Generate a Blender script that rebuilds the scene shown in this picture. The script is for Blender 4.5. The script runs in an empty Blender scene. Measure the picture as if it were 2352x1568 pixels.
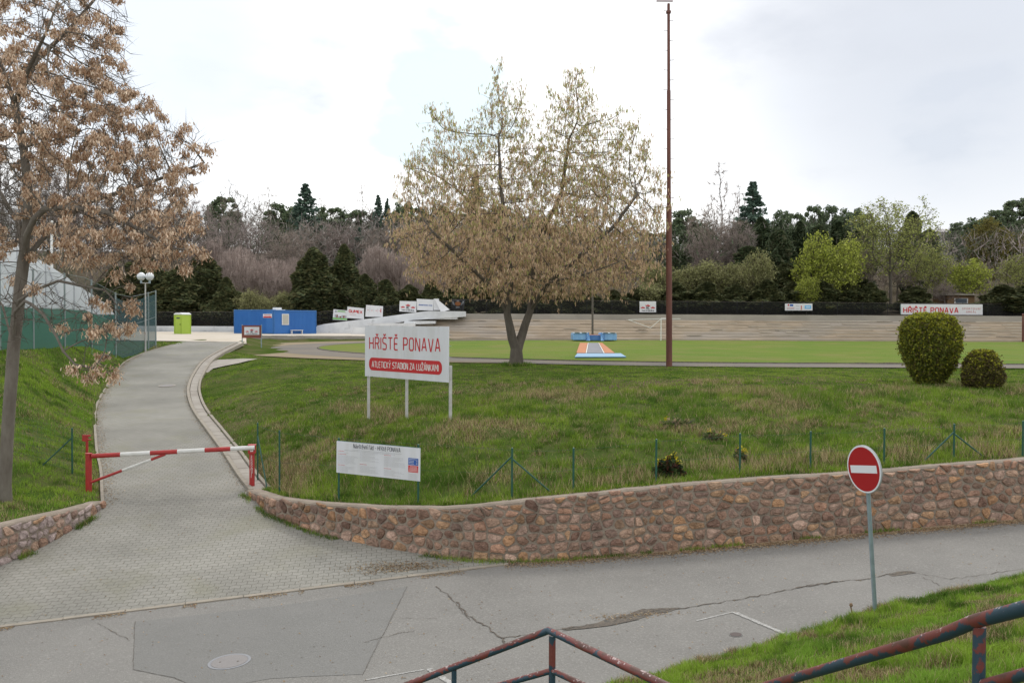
import bpy, bmesh, math, random
import numpy as np
from mathutils import Vector, Matrix, geometry

random.seed(7); RNG = np.random.default_rng(7)
R = math.radians
C = bpy.context.scene.collection
SC = bpy.context.scene

# ------------------------------------------------------------------ camera
F = 2050.0; CX, CY = 1176.0, 784.0            # focal length and centre in reference pixels (2352 x 1568)
cam_d = bpy.data.cameras.new('camera'); cam = bpy.data.objects.new('camera', cam_d); C.objects.link(cam)
cam_d.sensor_width = 36; cam_d.lens = 36*F/2352; cam_d.clip_end = 3000; cam_d.clip_start = 0.05
ROT = Matrix.Rotation(R(90-1.23), 3, 'X') @ Matrix.Rotation(R(0.26), 3, 'Z')
cam.matrix_world = ROT.to_4x4()
SC.camera = cam

# ------------------------------------------------------------------ world (overcast, broken cloud)
W = bpy.data.worlds.new('World'); SC.world = W; W.use_nodes = True
nt = W.node_tree; nt.nodes.clear()
def N(nt, t, **kw):
    n = nt.nodes.new(t)
    for k, v in kw.items():
        if hasattr(n, k): setattr(n, k, v)
        else: n.inputs[k.replace('_', ' ')].default_value = v
    return n
SUN_EL, SUN_AZ = 48.0, 12.0      # azimuth measured from +Y towards +X
sky = nt.nodes.new('ShaderNodeTexSky'); sky.sky_type = 'NISHITA'; sky.sun_disc = False
sky.sun_elevation = R(SUN_EL); sky.sun_rotation = R(SUN_AZ); sky.air_density = 1.0; sky.dust_density = 2.0
mul = N(nt, 'ShaderNodeVectorMath', operation='SCALE'); mul.inputs['Scale'].default_value = 1.0
tc = nt.nodes.new('ShaderNodeTexCoord')
mp = nt.nodes.new('ShaderNodeMapping'); mp.inputs['Scale'].default_value = (1.6, 1.0, 3.4)
n1 = nt.nodes.new('ShaderNodeTexNoise'); n1.inputs['Scale'].default_value = 2.1; n1.inputs['Detail'].default_value = 6; n1.inputs['Roughness'].default_value = .52
L = nt.links.new
L(tc.outputs['Generated'], mp.inputs[0]); L(mp.outputs[0], n1.inputs['Vector'])
def pixdir(x, y): return (ROT @ Vector(((x-CX)/F, -(y-CY)/F, -1))).normalized()
def blob(px, py, inner, outer, warp=.06):
    """soft cloud region around a sky direction: 1 inside, 0 outside (angles as cos)"""
    d = pixdir(px, py)
    dt = N(nt, 'ShaderNodeVectorMath', operation='DOT_PRODUCT'); dt.inputs[1].default_value = d
    nm = nt.nodes.new('ShaderNodeVectorMath'); nm.operation = 'NORMALIZE'; L(tc.outputs['Generated'], nm.inputs[0]); L(nm.outputs[0], dt.inputs[0])
    ad = N(nt, 'ShaderNodeMath', operation='MULTIPLY_ADD'); L(n1.outputs[0], ad.inputs[0]); ad.inputs[1].default_value = warp; L(dt.outputs['Value'], ad.inputs[2])
    mr = nt.nodes.new('ShaderNodeMapRange'); mr.interpolation_type = 'SMOOTHSTEP'
    mr.inputs['From Min'].default_value = math.cos(R(outer)) + warp*.5; mr.inputs['From Max'].default_value = math.cos(R(inner)) + warp*.5
    L(ad.outputs[0], mr.inputs['Value']); return mr.outputs[0]
grey = blob(2200, 60, 1, 18, .09)
blue = blob(985, 165, .5, 5.5, .05)
blue2 = blob(330, 60, 1, 12, .04)
rmp = nt.nodes.new('ShaderNodeValToRGB')
rmp.color_ramp.elements[0].position = .30; rmp.color_ramp.elements[0].color = (7.0, 7.5, 8.3, 1)
rmp.color_ramp.elements[1].position = .52; rmp.color_ramp.elements[1].color = (13.5, 13.5, 13.4, 1)
L(n1.outputs[0], rmp.inputs[0])
def mixc(fac, a, b, k=1.0):
    m = nt.nodes.new('ShaderNodeMix'); m.data_type = 'RGBA'
    if k != 1.0:
        s = N(nt, 'ShaderNodeMath', operation='MULTIPLY'); L(fac, s.inputs[0]); s.inputs[1].default_value = k; fac = s.outputs[0]
    L(fac, m.inputs[0]); L(a, m.inputs[6])
    if isinstance(b, tuple): m.inputs[7].default_value = b
    else: L(b, m.inputs[7])
    return m.outputs[2]
c1 = mixc(grey, rmp.outputs[0], (6.35, 6.7, 7.35, 1), .95)
c2 = mixc(blue, c1, (6.8, 8.6, 9.3, 1), .75)
c3 = mixc(blue2, c2, (7.2, 8.0, 9.0, 1), .7)
# a little of the clear sky shows through everywhere the cloud is thin
mx = nt.nodes.new('ShaderNodeMix'); mx.data_type = 'RGBA'; mx.inputs[0].default_value = .88
L(sky.outputs[0], mx.inputs[6]); L(c3, mx.inputs[7])
bg = nt.nodes.new('ShaderNodeBackground'); bg.inputs[1].default_value = 0.10
out = nt.nodes.new('ShaderNodeOutputWorld'); L(mx.outputs[2], bg.inputs[0]); L(bg.outputs[0], out.inputs[0])

sun_d = bpy.data.lights.new('sun', 'SUN'); sun_d.energy = 1.1; sun_d.angle = R(14); sun_d.color = (1, .95, .87)
sun = bpy.data.objects.new('sun', sun_d); C.objects.link(sun)
sd = Vector((math.sin(R(SUN_AZ))*math.cos(R(SUN_EL)), math.cos(R(SUN_AZ))*math.cos(R(SUN_EL)), math.sin(R(SUN_EL))))
sun.rotation_euler = sd.to_track_quat('Z', 'Y').to_euler()
SC.view_settings.view_transform = 'Standard'; SC.view_settings.look = 'None'; SC.view_settings.exposure = 0.16; SC.view_settings.gamma = 1

# ------------------------------------------------------------------ helpers: objects
def tag(o, label=None, cat=None, group=None, kind=None):
    if label: o['label'] = label
    if cat: o['category'] = cat
    if group: o['group'] = group
    if kind: o['kind'] = kind
    return o
def empty(name, loc, label, cat, group=None, rz=0):
    o = bpy.data.objects.new(name, None); C.objects.link(o); o.location = loc; o.rotation_euler.z = rz
    o.empty_display_size = .2
    return tag(o, label, cat, group)
def link(name, me, parent=None):
    o = bpy.data.objects.new(name, me); C.objects.link(o)
    if parent: o.parent = parent
    return o
def soup(name, V, Fc, mats, cols=None, smooth=False, mi=None):
    """numpy mesh: V (n,3), Fc (m,k) all faces with k corners; cols (n,3) point colours"""
    V = np.asarray(V, np.float32); Fc = np.asarray(Fc, np.int32); k = Fc.shape[1]
    me = bpy.data.meshes.new(name)
    me.vertices.add(len(V)); me.vertices.foreach_set('co', V.ravel())
    me.loops.add(Fc.size); me.loops.foreach_set('vertex_index', Fc.ravel())
    me.polygons.add(len(Fc)); me.polygons.foreach_set('loop_start', np.arange(len(Fc), dtype=np.int32)*k)
    me.polygons.foreach_set('loop_total', np.full(len(Fc), k, np.int32))
    if mi is not None: me.polygons.foreach_set('material_index', np.asarray(mi, np.int32))
    if smooth: me.polygons.foreach_set('use_smooth', np.ones(len(Fc), bool))
    if cols is not None:
        a = me.color_attributes.new('Col', 'FLOAT_COLOR', 'POINT')
        cc = np.ones((len(V), 4), np.float32); cc[:, :3] = cols; a.data.foreach_set('color', cc.ravel())
    for m in (mats if isinstance(mats, (list, tuple)) else [mats]): me.materials.append(m)
    me.update(calc_edges=True); me.validate(); return me
class MB:
    """collects shapes, builds ONE mesh"""
    def __init__(s): s.v = []; s.f = []; s.m = []; s.c = []
    def add(s, vs, fs, mi=0, col=(1, 1, 1)):
        b = len(s.v); s.v += [tuple(v) for v in vs]; s.f += [tuple(i+b for i in f) for f in fs]; s.m += [mi]*len(fs); s.c += [col]*len(vs)
    def box(s, c, d, mi=0, rot=None, col=(1, 1, 1)):
        cx, cy, cz = c; dx, dy, dz = d[0]/2, d[1]/2, d[2]/2
        vs = [Vector((sx*dx, sy*dy, sz*dz)) for sz in (-1, 1) for sy in (-1, 1) for sx in (-1, 1)]
        if rot is not None: vs = [rot @ v for v in vs]
        vs = [v + Vector(c) for v in vs]
        s.add(vs, [(0, 2, 3, 1), (4, 5, 7, 6), (0, 1, 5, 4), (2, 6, 7, 3), (0, 4, 6, 2), (1, 3, 7, 5)], mi, col)
    def tube(s, pts, r, n=10, mi=0, cap=True, col=(1, 1, 1)):
        pts = [Vector(p) for p in pts]; k = len(pts)
        rs = r if isinstance(r, (list, tuple)) else [r]*k
        t0 = (pts[1]-pts[0]).normalized(); u = t0.orthogonal().normalized()
        if abs(t0.z) > .7: u = Vector((1, 0, 0)); u = (u - t0*u.dot(t0)).normalized()
        vs = []
        for i, p in enumerate(pts):
            a = pts[max(i-1, 0)]; b = pts[min(i+1, k-1)]; t = (b-a).normalized()
            u = (u - t*u.dot(t)).normalized(); w = t.cross(u)
            for j in range(n):
                th = 2*math.pi*j/n; vs.append(p + (u*math.cos(th)+w*math.sin(th))*rs[i])
        fs = [(i*n+j, i*n+(j+1) % n, (i+1)*n+(j+1) % n, (i+1)*n+j) for i in range(k-1) for j in range(n)]
        if cap: fs += [tuple(reversed(range(n))), tuple(range((k-1)*n, k*n))]
        s.add(vs, fs, mi, col)
    def lathe(s, prof, c=(0, 0, 0), n=20, mi=0, col=(1, 1, 1)):
        vs = [(c[0]+r*math.cos(2*math.pi*j/n), c[1]+r*math.sin(2*math.pi*j/n), c[2]+z) for r, z in prof for j in range(n)]
        k = len(prof)
        fs = [(i*n+j, i*n+(j+1) % n, (i+1)*n+(j+1) % n, (i+1)*n+j) for i in range(k-1) for j in range(n)]
        fs += [tuple(reversed(range(n))), tuple(range((k-1)*n, k*n))]
        s.add(vs, fs, mi, col)
    def prism(s, poly, P, th, mi=0):
        """poly list of (u,v); P(u,v,w)->world"""
        n = len(poly)
        vs = [P(u, v, 0) for u, v in poly] + [P(u, v, th) for u, v in poly]
        fs = [tuple(range(n, 2*n)), tuple(reversed(range(n)))] + [(i, (i+1) % n, n+(i+1) % n, n+i) for i in range(n)]
        s.add(vs, fs, mi)
    def build(s, name, mats, parent=None, smooth=False, colattr=False, bevel=0):
        me = bpy.data.meshes.new(name); me.from_pydata(s.v, [], s.f)
        for m in (mats if isinstance(mats, (list, tuple)) else [mats]): me.materials.append(m)
        me.polygons.foreach_set('material_index', s.m)
        if colattr:
            a = me.color_attributes.new('Col', 'FLOAT_COLOR', 'POINT')
            a.data.foreach_set('color', [x for c in s.c for x in (*c, 1)])
        if smooth: me.polygons.foreach_set('use_smooth', [True]*len(me.polygons))
        me.update(); o = link(name, me, parent)
        if smooth:
            try: me.set_sharp_from_angle(angle=R(40))
            except Exception: pass
        if bevel:
            bv = o.modifiers.new('bevel', 'BEVEL'); bv.width = bevel; bv.segments = 2; bv.limit_method = 'ANGLE'
        return o

# ------------------------------------------------------------------ helpers: materials
def mat(name, col, rough=.8, var=None, vscale=3, amt=.5, bump=0, bscale=20, metal=0, spec=None, detail=5, var2=None, v2scale=.5, v2amt=.5, stretch=None, v2lo=.5, v2hi=.62):
    m = bpy.data.materials.new(name); m.use_nodes = True; t = m.node_tree; b = t.nodes['Principled BSDF']; l = t.links.new
    b.inputs['Base Color'].default_value = (*col, 1); b.inputs['Roughness'].default_value = rough; b.inputs['Metallic'].default_value = metal
    if spec is not None: b.inputs['Specular IOR Level'].default_value = spec
    tc = t.nodes.new('ShaderNodeTexCoord'); vec = tc.outputs['Object']
    if stretch:
        mp = t.nodes.new('ShaderNodeMapping'); mp.inputs['Scale'].default_value = stretch; l(vec, mp.inputs[0]); vec = mp.outputs[0]
    cur = None
    if var is not None:
        n = t.nodes.new('ShaderNodeTexNoise'); n.inputs['Scale'].default_value = vscale; n.inputs['Detail'].default_value = detail; n.inputs['Roughness'].default_value = .6; l(vec, n.inputs['Vector'])
        mr = t.nodes.new('ShaderNodeMapRange'); mr.inputs['From Min'].default_value = .35; mr.inputs['From Max'].default_value = .65; mr.inputs['To Max'].default_value = amt; l(n.outputs[0], mr.inputs[0])
        mx = t.nodes.new('ShaderNodeMix'); mx.data_type = 'RGBA'; mx.inputs[6].default_value = (*col, 1); mx.inputs[7].default_value = (*var, 1); l(mr.outputs[0], mx.inputs[0]); cur = mx.outputs[2]
    if var2 is not None:
        n = t.nodes.new('ShaderNodeTexNoise'); n.inputs['Scale'].default_value = v2scale; n.inputs['Detail'].default_value = 7; n.inputs['Roughness'].default_value = .62; l(vec, n.inputs['Vector'])
        mr = t.nodes.new('ShaderNodeMapRange'); mr.inputs['From Min'].default_value = v2lo; mr.inputs['From Max'].default_value = v2hi; mr.inputs['To Max'].default_value = v2amt; l(n.outputs[0], mr.inputs[0])
        mx = t.nodes.new('ShaderNodeMix'); mx.data_type = 'RGBA'; mx.inputs[6].default_value = (*col, 1)
        if cur: l(cur, mx.inputs[6])
        mx.inputs[7].default_value = (*var2, 1); l(mr.outputs[0], mx.inputs[0]); cur = mx.outputs[2]
    if cur: l(cur, b.inputs['Base Color'])
    if bump:
        n = t.nodes.new('ShaderNodeTexNoise'); n.inputs['Scale'].default_value = bscale; n.inputs['Detail'].default_value = 6; l(vec, n.inputs['Vector'])
        bp = t.nodes.new('ShaderNodeBump'); bp.inputs['Strength'].default_value = bump; bp.inputs['Distance'].default_value = .03; l(n.outputs[0], bp.inputs['Height']); l(bp.outputs[0], b.inputs['Normal'])
    return m
def leafmat(name, trans=.3, rough=.7):
    m = bpy.data.materials.new(name); m.use_nodes = True; t = m.node_tree; b = t.nodes['Principled BSDF']; l = t.links.new
    a = t.nodes.new('ShaderNodeVertexColor'); a.layer_name = 'Col'
    b.inputs['Roughness'].default_value = rough; b.inputs['Specular IOR Level'].default_value = .08; l(a.outputs[0], b.inputs['Base Color'])
    if trans:
        tr = t.nodes.new('ShaderNodeBsdfTranslucent'); l(a.outputs[0], tr.inputs[0])
        mx = t.nodes.new('ShaderNodeMixShader'); mx.inputs[0].default_value = trans; l(b.outputs[0], mx.inputs[1]); l(tr.outputs[0], mx.inputs[2])
        l(mx.outputs[0], t.nodes['Material Output'].inputs['Surface'])
    return m
def colmat(name, rough=.85, bump=.4, bscale=30, amt=.35):
    """vertex colour times fine noise, with bump (stones)"""
    m = bpy.data.materials.new(name); m.use_nodes = True; t = m.node_tree; b = t.nodes['Principled BSDF']; l = t.links.new
    a = t.nodes.new('ShaderNodeVertexColor'); a.layer_name = 'Col'; tc = t.nodes.new('ShaderNodeTexCoord')
    n = t.nodes.new('ShaderNodeTexNoise'); n.inputs['Scale'].default_value = 9; n.inputs['Detail'].default_value = 8; n.inputs['Roughness'].default_value = .65; l(tc.outputs['Object'], n.inputs['Vector'])
    mr = t.nodes.new('ShaderNodeMapRange'); mr.inputs['From Min'].default_value = .3; mr.inputs['From Max'].default_value = .7; mr.inputs['To Min'].default_value = 1-amt; mr.inputs['To Max'].default_value = 1+amt; l(n.outputs[0], mr.inputs[0])
    v = t.nodes.new('ShaderNodeVectorMath'); v.operation = 'SCALE'; l(a.outputs[0], v.inputs[0]); l(mr.outputs[0], v.inputs['Scale'])
    l(v.outputs[0], b.inputs['Base Color']); b.inputs['Roughness'].default_value = rough; b.inputs['Specular IOR Level'].default_value = .25
    n2 = t.nodes.new('ShaderNodeTexNoise'); n2.inputs['Scale'].default_value = bscale; n2.inputs['Detail'].default_value = 6; l(tc.outputs['Object'], n2.inputs['Vector'])
    bp = t.nodes.new('ShaderNodeBump'); bp.inputs['Strength'].default_value = bump; bp.inputs['Distance'].default_value = .03; l(n2.outputs[0], bp.inputs['Height']); l(bp.outputs[0], b.inputs['Normal'])
    return m

M = {}
M['asphalt'] = mat('asphalt', (.215, .207, .192), .9, (.15, .144, .133), .55, .6, .6, 55, var2=(.31, .30, .28), v2scale=30, v2amt=.7, v2lo=.5, v2hi=.68)
M['asphalt_dark'] = mat('asphalt_dark', (.172, .170, .160), .92, (.205, .20, .19), .9, .5, .6, 60, var2=(.25, .245, .235), v2scale=34, v2amt=.45)
M['crack'] = mat('crack', (.075, .068, .06), .95, (.16, .13, .10), 30, .9, .5, 60)
M['rubble'] = mat('rubble', (.085, .08, .072), .95, (.20, .165, .125), 14, .75, .8, 50)
M['paint'] = mat('road_paint', (.46, .455, .44), .8, (.22, .215, .20), 22, 1.0, detail=8)
M['kerb'] = mat('kerb', (.33, .29, .235), .9, (.22, .20, .17), 5, .6, .4, 40)
M['concrete'] = mat('concrete', (.36, .33, .29), .9, (.24, .21, .18), 1.2, .7, .4, 30)
M['sand'] = mat('sand', (.48, .42, .34), .95, (.56, .51, .44), .25, .8, .3, 12)
M['dirt'] = mat('dirt', (.095, .08, .055), .95, (.13, .11, .08), 2, .8, .6, 12, spec=0)
M['grass_base'] = mat('grass_base', (.055, .085, .018), 1.0, (.13, .115, .06), .35, .9, .9, 9, var2=(.05, .09, .018), v2scale=1.5, v2amt=.7, spec=0)
M['lawn'] = mat('lawn', (.105, .175, .028), .95, (.15, .19, .035), .12, .9, .6, 30, spec=.05, var2=(.185, .18, .06), v2scale=.3, v2amt=.8, v2lo=.46, v2hi=.66)
M['track'] = mat('track', (.115, .105, .095), .95, (.20, .165, .12), .3, .7, .3, 20)
M['track_sand'] = mat('track_sand', (.25, .19, .115), .95, (.2, .16, .09), .3, .7, .3, 20)
M['green_metal'] = mat('green_metal', (.012, .075, .05), .45, (.02, .1, .07), 8, .6)
M['red_paint'] = mat('red_paint', (.44, .03, .03), .45, (.30, .03, .025), 6, .6, .1, 20)
M['white_paint'] = mat('white_paint', (.74, .74, .72), .5, (.55, .54, .5), 5, .5)
M['sign_white'] = mat('sign_white', (.66, .68, .72), .45, (.59, .61, .63), 1.4, .6, var2=(.54, .55, .54), v2scale=.9, v2amt=.5, stretch=(2.2, 2.2, .35))
M['sign_red'] = mat('sign_red', (.50, .012, .018), .4)
M['sign_dark'] = mat('sign_dark', (.03, .035, .045), .5)
M['sign_grey'] = mat('sign_grey', (.33, .34, .36), .5)
M['sign_pink'] = mat('sign_pink', (.55, .25, .25), .5)
M['sign_blue'] = mat('sign_blue', (.012, .09, .35), .5)
M['light_blue'] = mat('light_blue', (.12, .42, .75), .5)
M['post_white'] = mat('post_white', (.52, .52, .5), .5, (.35, .33, .3), 6, .6)
M['galv'] = mat('galvanised', (.30, .38, .42), .4, (.22, .28, .31), 8, .7, metal=.35)
M['sign_back'] = mat('sign_back', (.34, .35, .36), .5)
M['blue_metal'] = mat('blue_metal', (.018, .13, .42), .45, (.03, .16, .46), .9, .5)
M['rust'] = mat('rusty_paint', (.105, .038, .028), .75, (.17, .066, .045), 3, .8, .25, 25, stretch=(1, 1, .25))
M['bark'] = mat('bark', (.13, .11, .09), .95, (.20, .18, .15), 6, .8, .9, 18, stretch=(1, 1, .35))
M['bark_grey'] = mat('bark_grey', (.13, .112, .09), .95, (.08, .068, .055), 5, .8, .9, 16, stretch=(1, 1, .3))
M['bark_far'] = mat('bark_far', (.12, .10, .085), .95, (.17, .145, .125), 2, .7)
M['leaf'] = leafmat('leaf', .35); M['seed'] = leafmat('seed', .25); M['needle'] = leafmat('needle', .25)
M['grass'] = leafmat('grass_blade', .3, .6); M['twig'] = leafmat('twig', 0, .9)
M['stone'] = colmat('stone', .8, .9, 26, .45); M['mortar'] = mat('mortar', (.32, .265, .21), .95, (.22, .18, .145), 3, .8, .8, 30)
M['wood'] = mat('wood', (.22, .14, .08), .8, (.15, .1, .06), 4, .6)
M['brown_board'] = mat('brown_board', (.20, .055, .035), .6, (.15, .045, .03), 4, .6)
M['black'] = mat('black', (.02, .02, .022), .6)
M['glass'] = mat('glass', (.35, .38, .36), .15)

# railing: layers of worn blue and red paint with chips
def railmat(sh=0.0):
    m = bpy.data.materials.new('worn_rail_paint'); m.use_nodes = True; t = m.node_tree; b = t.nodes['Principled BSDF']; l = t.links.new
    tc = t.nodes.new('ShaderNodeTexCoord'); ge = t.nodes.new('ShaderNodeNewGeometry'); sx = t.nodes.new('ShaderNodeSeparateXYZ'); l(ge.outputs['Normal'], sx.inputs[0])
    n = t.nodes.new('ShaderNodeTexNoise'); n.inputs['Scale'].default_value = 5; n.inputs['Detail'].default_value = 8; n.inputs['Roughness'].default_value = .66; l(tc.outputs['Object'], n.inputs['Vector'])
    ad = t.nodes.new('ShaderNodeMath'); ad.operation = 'MULTIPLY_ADD'; l(sx.outputs['Z'], ad.inputs[0]); ad.inputs[1].default_value = .11; l(n.outputs[0], ad.inputs[2])
    rp = t.nodes.new('ShaderNodeValToRGB'); e = rp.color_ramp.elements
    e[0].position = .495+sh; e[0].color = (.020, .050, .075, 1); e[1].position = .515+sh; e[1].color = (.155, .035, .030, 1)
    x = rp.color_ramp.elements.new(.60+sh); x.color = (.15, .04, .032, 1)
    x = rp.color_ramp.elements.new(.625+sh); x.color = (.09, .035, .025, 1)
    l(ad.outputs[0], rp.inputs[0])
    n2 = t.nodes.new('ShaderNodeTexNoise'); n2.inputs['Scale'].default_value = 60; n2.inputs['Detail'].default_value = 5; l(tc.outputs['Object'], n2.inputs['Vector'])
    ad2 = t.nodes.new('ShaderNodeMath'); ad2.operation = 'MULTIPLY_ADD'; l(sx.outputs['Z'], ad2.inputs[0]); ad2.inputs[1].default_value = .12; l(n2.outputs[0], ad2.inputs[2])
    mr = t.nodes.new('ShaderNodeMapRange'); mr.inputs['From Min'].default_value = .69; mr.inputs['From Max'].default_value = .74; l(ad2.outputs[0], mr.inputs[0])
    mx = t.nodes.new('ShaderNodeMix'); mx.data_type = 'RGBA'; l(mr.outputs[0], mx.inputs[0]); l(rp.outputs[0], mx.inputs[6]); mx.inputs[7].default_value = (.42, .33, .32, 1)
    l(mx.outputs[2], b.inputs['Base Color']); b.inputs['Roughness'].default_value = .5
    bp = t.nodes.new('ShaderNodeBump'); bp.inputs['Strength'].default_value = .35; bp.inputs['Distance'].default_value = .01; l(n.outputs[0], bp.inputs['Height']); l(bp.outputs[0], b.inputs['Normal'])
    return m
M['rail'] = railmat(); M['rail_post'] = railmat(.06)

# interlocking grey pavers
def pavermat():
    m = bpy.data.materials.new('block_paving'); m.use_nodes = True; t = m.node_tree; b = t.nodes['Principled BSDF']; l = t.links.new
    tc = t.nodes.new('ShaderNodeTexCoord')
    mp = t.nodes.new('ShaderNodeMapping'); mp.inputs['Rotation'].default_value = (0, 0, R(-8)); l(tc.outputs['Object'], mp.inputs[0])
    # wavy joints: shift the lookup by a small saw so that block ends look notched
    wv = t.nodes.new('ShaderNodeTexWave'); wv.inputs['Scale'].default_value = 1.57; wv.inputs['Distortion'].default_value = 0; l(mp.outputs[0], wv.inputs[0])
    cb = t.nodes.new('ShaderNodeCombineXYZ'); ml = t.nodes.new('ShaderNodeMath'); ml.operation = 'MULTIPLY'; l(wv.outputs['Fac'], ml.inputs[0]); ml.inputs[1].default_value = .03; l(ml.outputs[0], cb.inputs[1])
    va = t.nodes.new('ShaderNodeVectorMath'); l(mp.outputs[0], va.inputs[0]); l(cb.outputs[0], va.inputs[1])
    br = t.nodes.new('ShaderNodeTexBrick'); l(va.outputs[0], br.inputs['Vector'])
    br.inputs['Scale'].default_value = 1; br.inputs['Brick Width'].default_value = .2; br.inputs['Row Height'].default_value = .14; br.inputs['Mortar Size'].default_value = .006; br.inputs['Mortar Smooth'].default_value = .4; br.offset = .5
    br.inputs['Color1'].default_value = (.235, .227, .200, 1); br.inputs['Color2'].default_value = (.262, .252, .224, 1); br.inputs['Mortar'].default_value = (.10, .095, .072, 1)
    n = t.nodes.new('ShaderNodeTexNoise'); n.inputs['Scale'].default_value = .42; n.inputs['Detail'].default_value = 5; l(tc.outputs['Object'], n.inputs['Vector'])
    mr = t.nodes.new('ShaderNodeMapRange'); mr.inputs['From Min'].default_value = .35; mr.inputs['From Max'].default_value = .65; mr.inputs['To Min'].default_value = .82; mr.inputs['To Max'].default_value = 1.12; l(n.outputs[0], mr.inputs[0])
    v = t.nodes.new('ShaderNodeVectorMath'); v.operation = 'SCALE'; l(br.outputs[0], v.inputs[0]); l(mr.outputs[0], v.inputs['Scale'])
    # moss in the joints and damp stains
    n3 = t.nodes.new('ShaderNodeTexNoise'); n3.inputs['Scale'].default_value = .8; n3.inputs['Detail'].default_value = 7; l(tc.outputs['Object'], n3.inputs['Vector'])
    m3 = t.nodes.new('ShaderNodeMapRange'); m3.inputs['From Min'].default_value = .52; m3.inputs['From Max'].default_value = .7; m3.inputs['To Max'].default_value = .4; l(n3.outputs[0], m3.inputs[0])
    mx = t.nodes.new('ShaderNodeMix'); mx.data_type = 'RGBA'; l(m3.outputs[0], mx.inputs[0]); l(v.outputs[0], mx.inputs[6]); mx.inputs[7].default_value = (.19, .185, .12, 1)
    n4 = t.nodes.new('ShaderNodeTexNoise'); n4.inputs['Scale'].default_value = 45; n4.inputs['Detail'].default_value = 4; l(tc.outputs['Object'], n4.inputs['Vector'])
    m4 = t.nodes.new('ShaderNodeMapRange'); m4.inputs['From Min'].default_value = .3; m4.inputs['From Max'].default_value = .7; m4.inputs['To Min'].default_value = .85; m4.inputs['To Max'].default_value = 1.15; l(n4.outputs[0], m4.inputs[0])
    v2 = t.nodes.new('ShaderNodeVectorMath'); v2.operation = 'SCALE'; l(mx.outputs[2], v2.inputs[0]); l(m4.outputs[0], v2.inputs['Scale'])
    l(v2.outputs[0], b.inputs['Base Color']); b.inputs['Roughness'].default_value = .9
    bp = t.nodes.new('ShaderNodeBump'); bp.invert = True; bp.inputs['Strength'].default_value = .5; bp.inputs['Distance'].default_value = .01; l(br.outputs['Fac'], bp.inputs['Height']); l(bp.outputs[0], b.inputs['Normal'])
    return m
M['paver'] = pavermat()

# ------------------------------------------------------------------ survey: reference pixel -> ground
def ray(px, py):
    d = ROT @ Vector(((px-CX)/F, -(py-CY)/F, -1)); return d/d.y
def at(px, py, Y): return ray(px, py)*Y
def hit(px, py, zf, y0=3, y1=130):
    d = ray(px, py); Y = y0; st = .25
    while Y < y1:
        p = d*Y
        if p.z < zf(p.x, p.y):
            a, b = Y-st, Y
            for _ in range(25):
                m_ = (a+b)/2; q = d*m_
                if q.z < zf(q.x, q.y): b = m_
                else: a = m_
            return d*b
        Y += st
    return d*y1
def proj(p):
    q = ROT.transposed() @ Vector(p); return (CX+F*q.x/-q.z, CY-F*q.y/-q.z)

def zroad(x, y): return -4.76+.055*max(min(x, 25), -30)
K0 = hit(0, 1437, zroad); K1 = hit(1165, 1294, zroad)         # kerb line where the paved drive meets the road
kd = Vector((K1.x-K0.x, K1.y-K0.y)).normalized(); kn = Vector((-kd.y, kd.x))
def zdrive(x, y):
    s = (x-K0.x)*kn.x+(y-K0.y)*kn.y; t = (x-K0.x)*kd.x+(y-K0.y)*kd.y
    z1 = zroad(K0.x+kd.x*t, 0)+.02+max(s, 0)*.132
    z2 = -4.2+.083*(y-22.7)
    return min(z1, z2, -1.35)

# ------------------------------------------------------------------ noise and terrain
_T = np.random.default_rng(11).random((256, 256))
def vnoise(x, y):
    xi = np.floor(x).astype(int); yi = np.floor(y).astype(int); fx = x-xi; fy = y-yi
    fx = fx*fx*(3-2*fx); fy = fy*fy*(3-2*fy); g = lambda a, b: _T[a & 255, b & 255]
    return (g(xi, yi)*(1-fx)+g(xi+1, yi)*fx)*(1-fy)+(g(xi, yi+1)*(1-fx)+g(xi+1, yi+1)*fx)*fy
def fbm(x, y, s, o=4, seed=0):
    x = np.asarray(x, float)/s+seed*17.3; y = np.asarray(y, float)/s+seed*9.1; r = 0; a = .5; t = 0
    for _ in range(o): r = r+a*vnoise(x, y); t += a; a *= .5; x = x*2.03; y = y*2.03
    return r/t
def inside(poly, x, y):
    x = np.asarray(x); y = np.asarray(y); r = np.zeros(x.shape, bool); n = len(poly)
    for i in range(n):
        x1, y1 = poly[i][:2]; x2, y2 = poly[(i+1) % n][:2]
        if y1 == y2: continue
        c = ((y1 > y) != (y2 > y)) & (x < (x2-x1)*(y-y1)/(y2-y1)+x1); r ^= c
    return r
def densify(pts, step):
    o = []
    for a, b in zip(pts[:-1], pts[1:]):
        n = max(1, int((Vector(b)-Vector(a)).length/step))
        for i in range(n): o.append(Vector(a).lerp(Vector(b), i/n))
    o.append(Vector(pts[-1])); return o
def smoothline(pts, step):
    """Catmull-Rom through the points"""
    P = [Vector(p) for p in pts]; o = []
    for i in range(len(P)-1):
        p0 = P[max(i-1, 0)]; p1 = P[i]; p2 = P[i+1]; p3 = P[min(i+2, len(P)-1)]
        n = max(1, int((p2-p1).length/step))
        for k in range(n):
            t = k/n; o.append(.5*((2*p1)+(p2-p0)*t+(2*p0-5*p1+4*p2-p3)*t*t+(3*p1-p0-3*p2+p3)*t**3))
    o.append(P[-1]); return o

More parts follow.
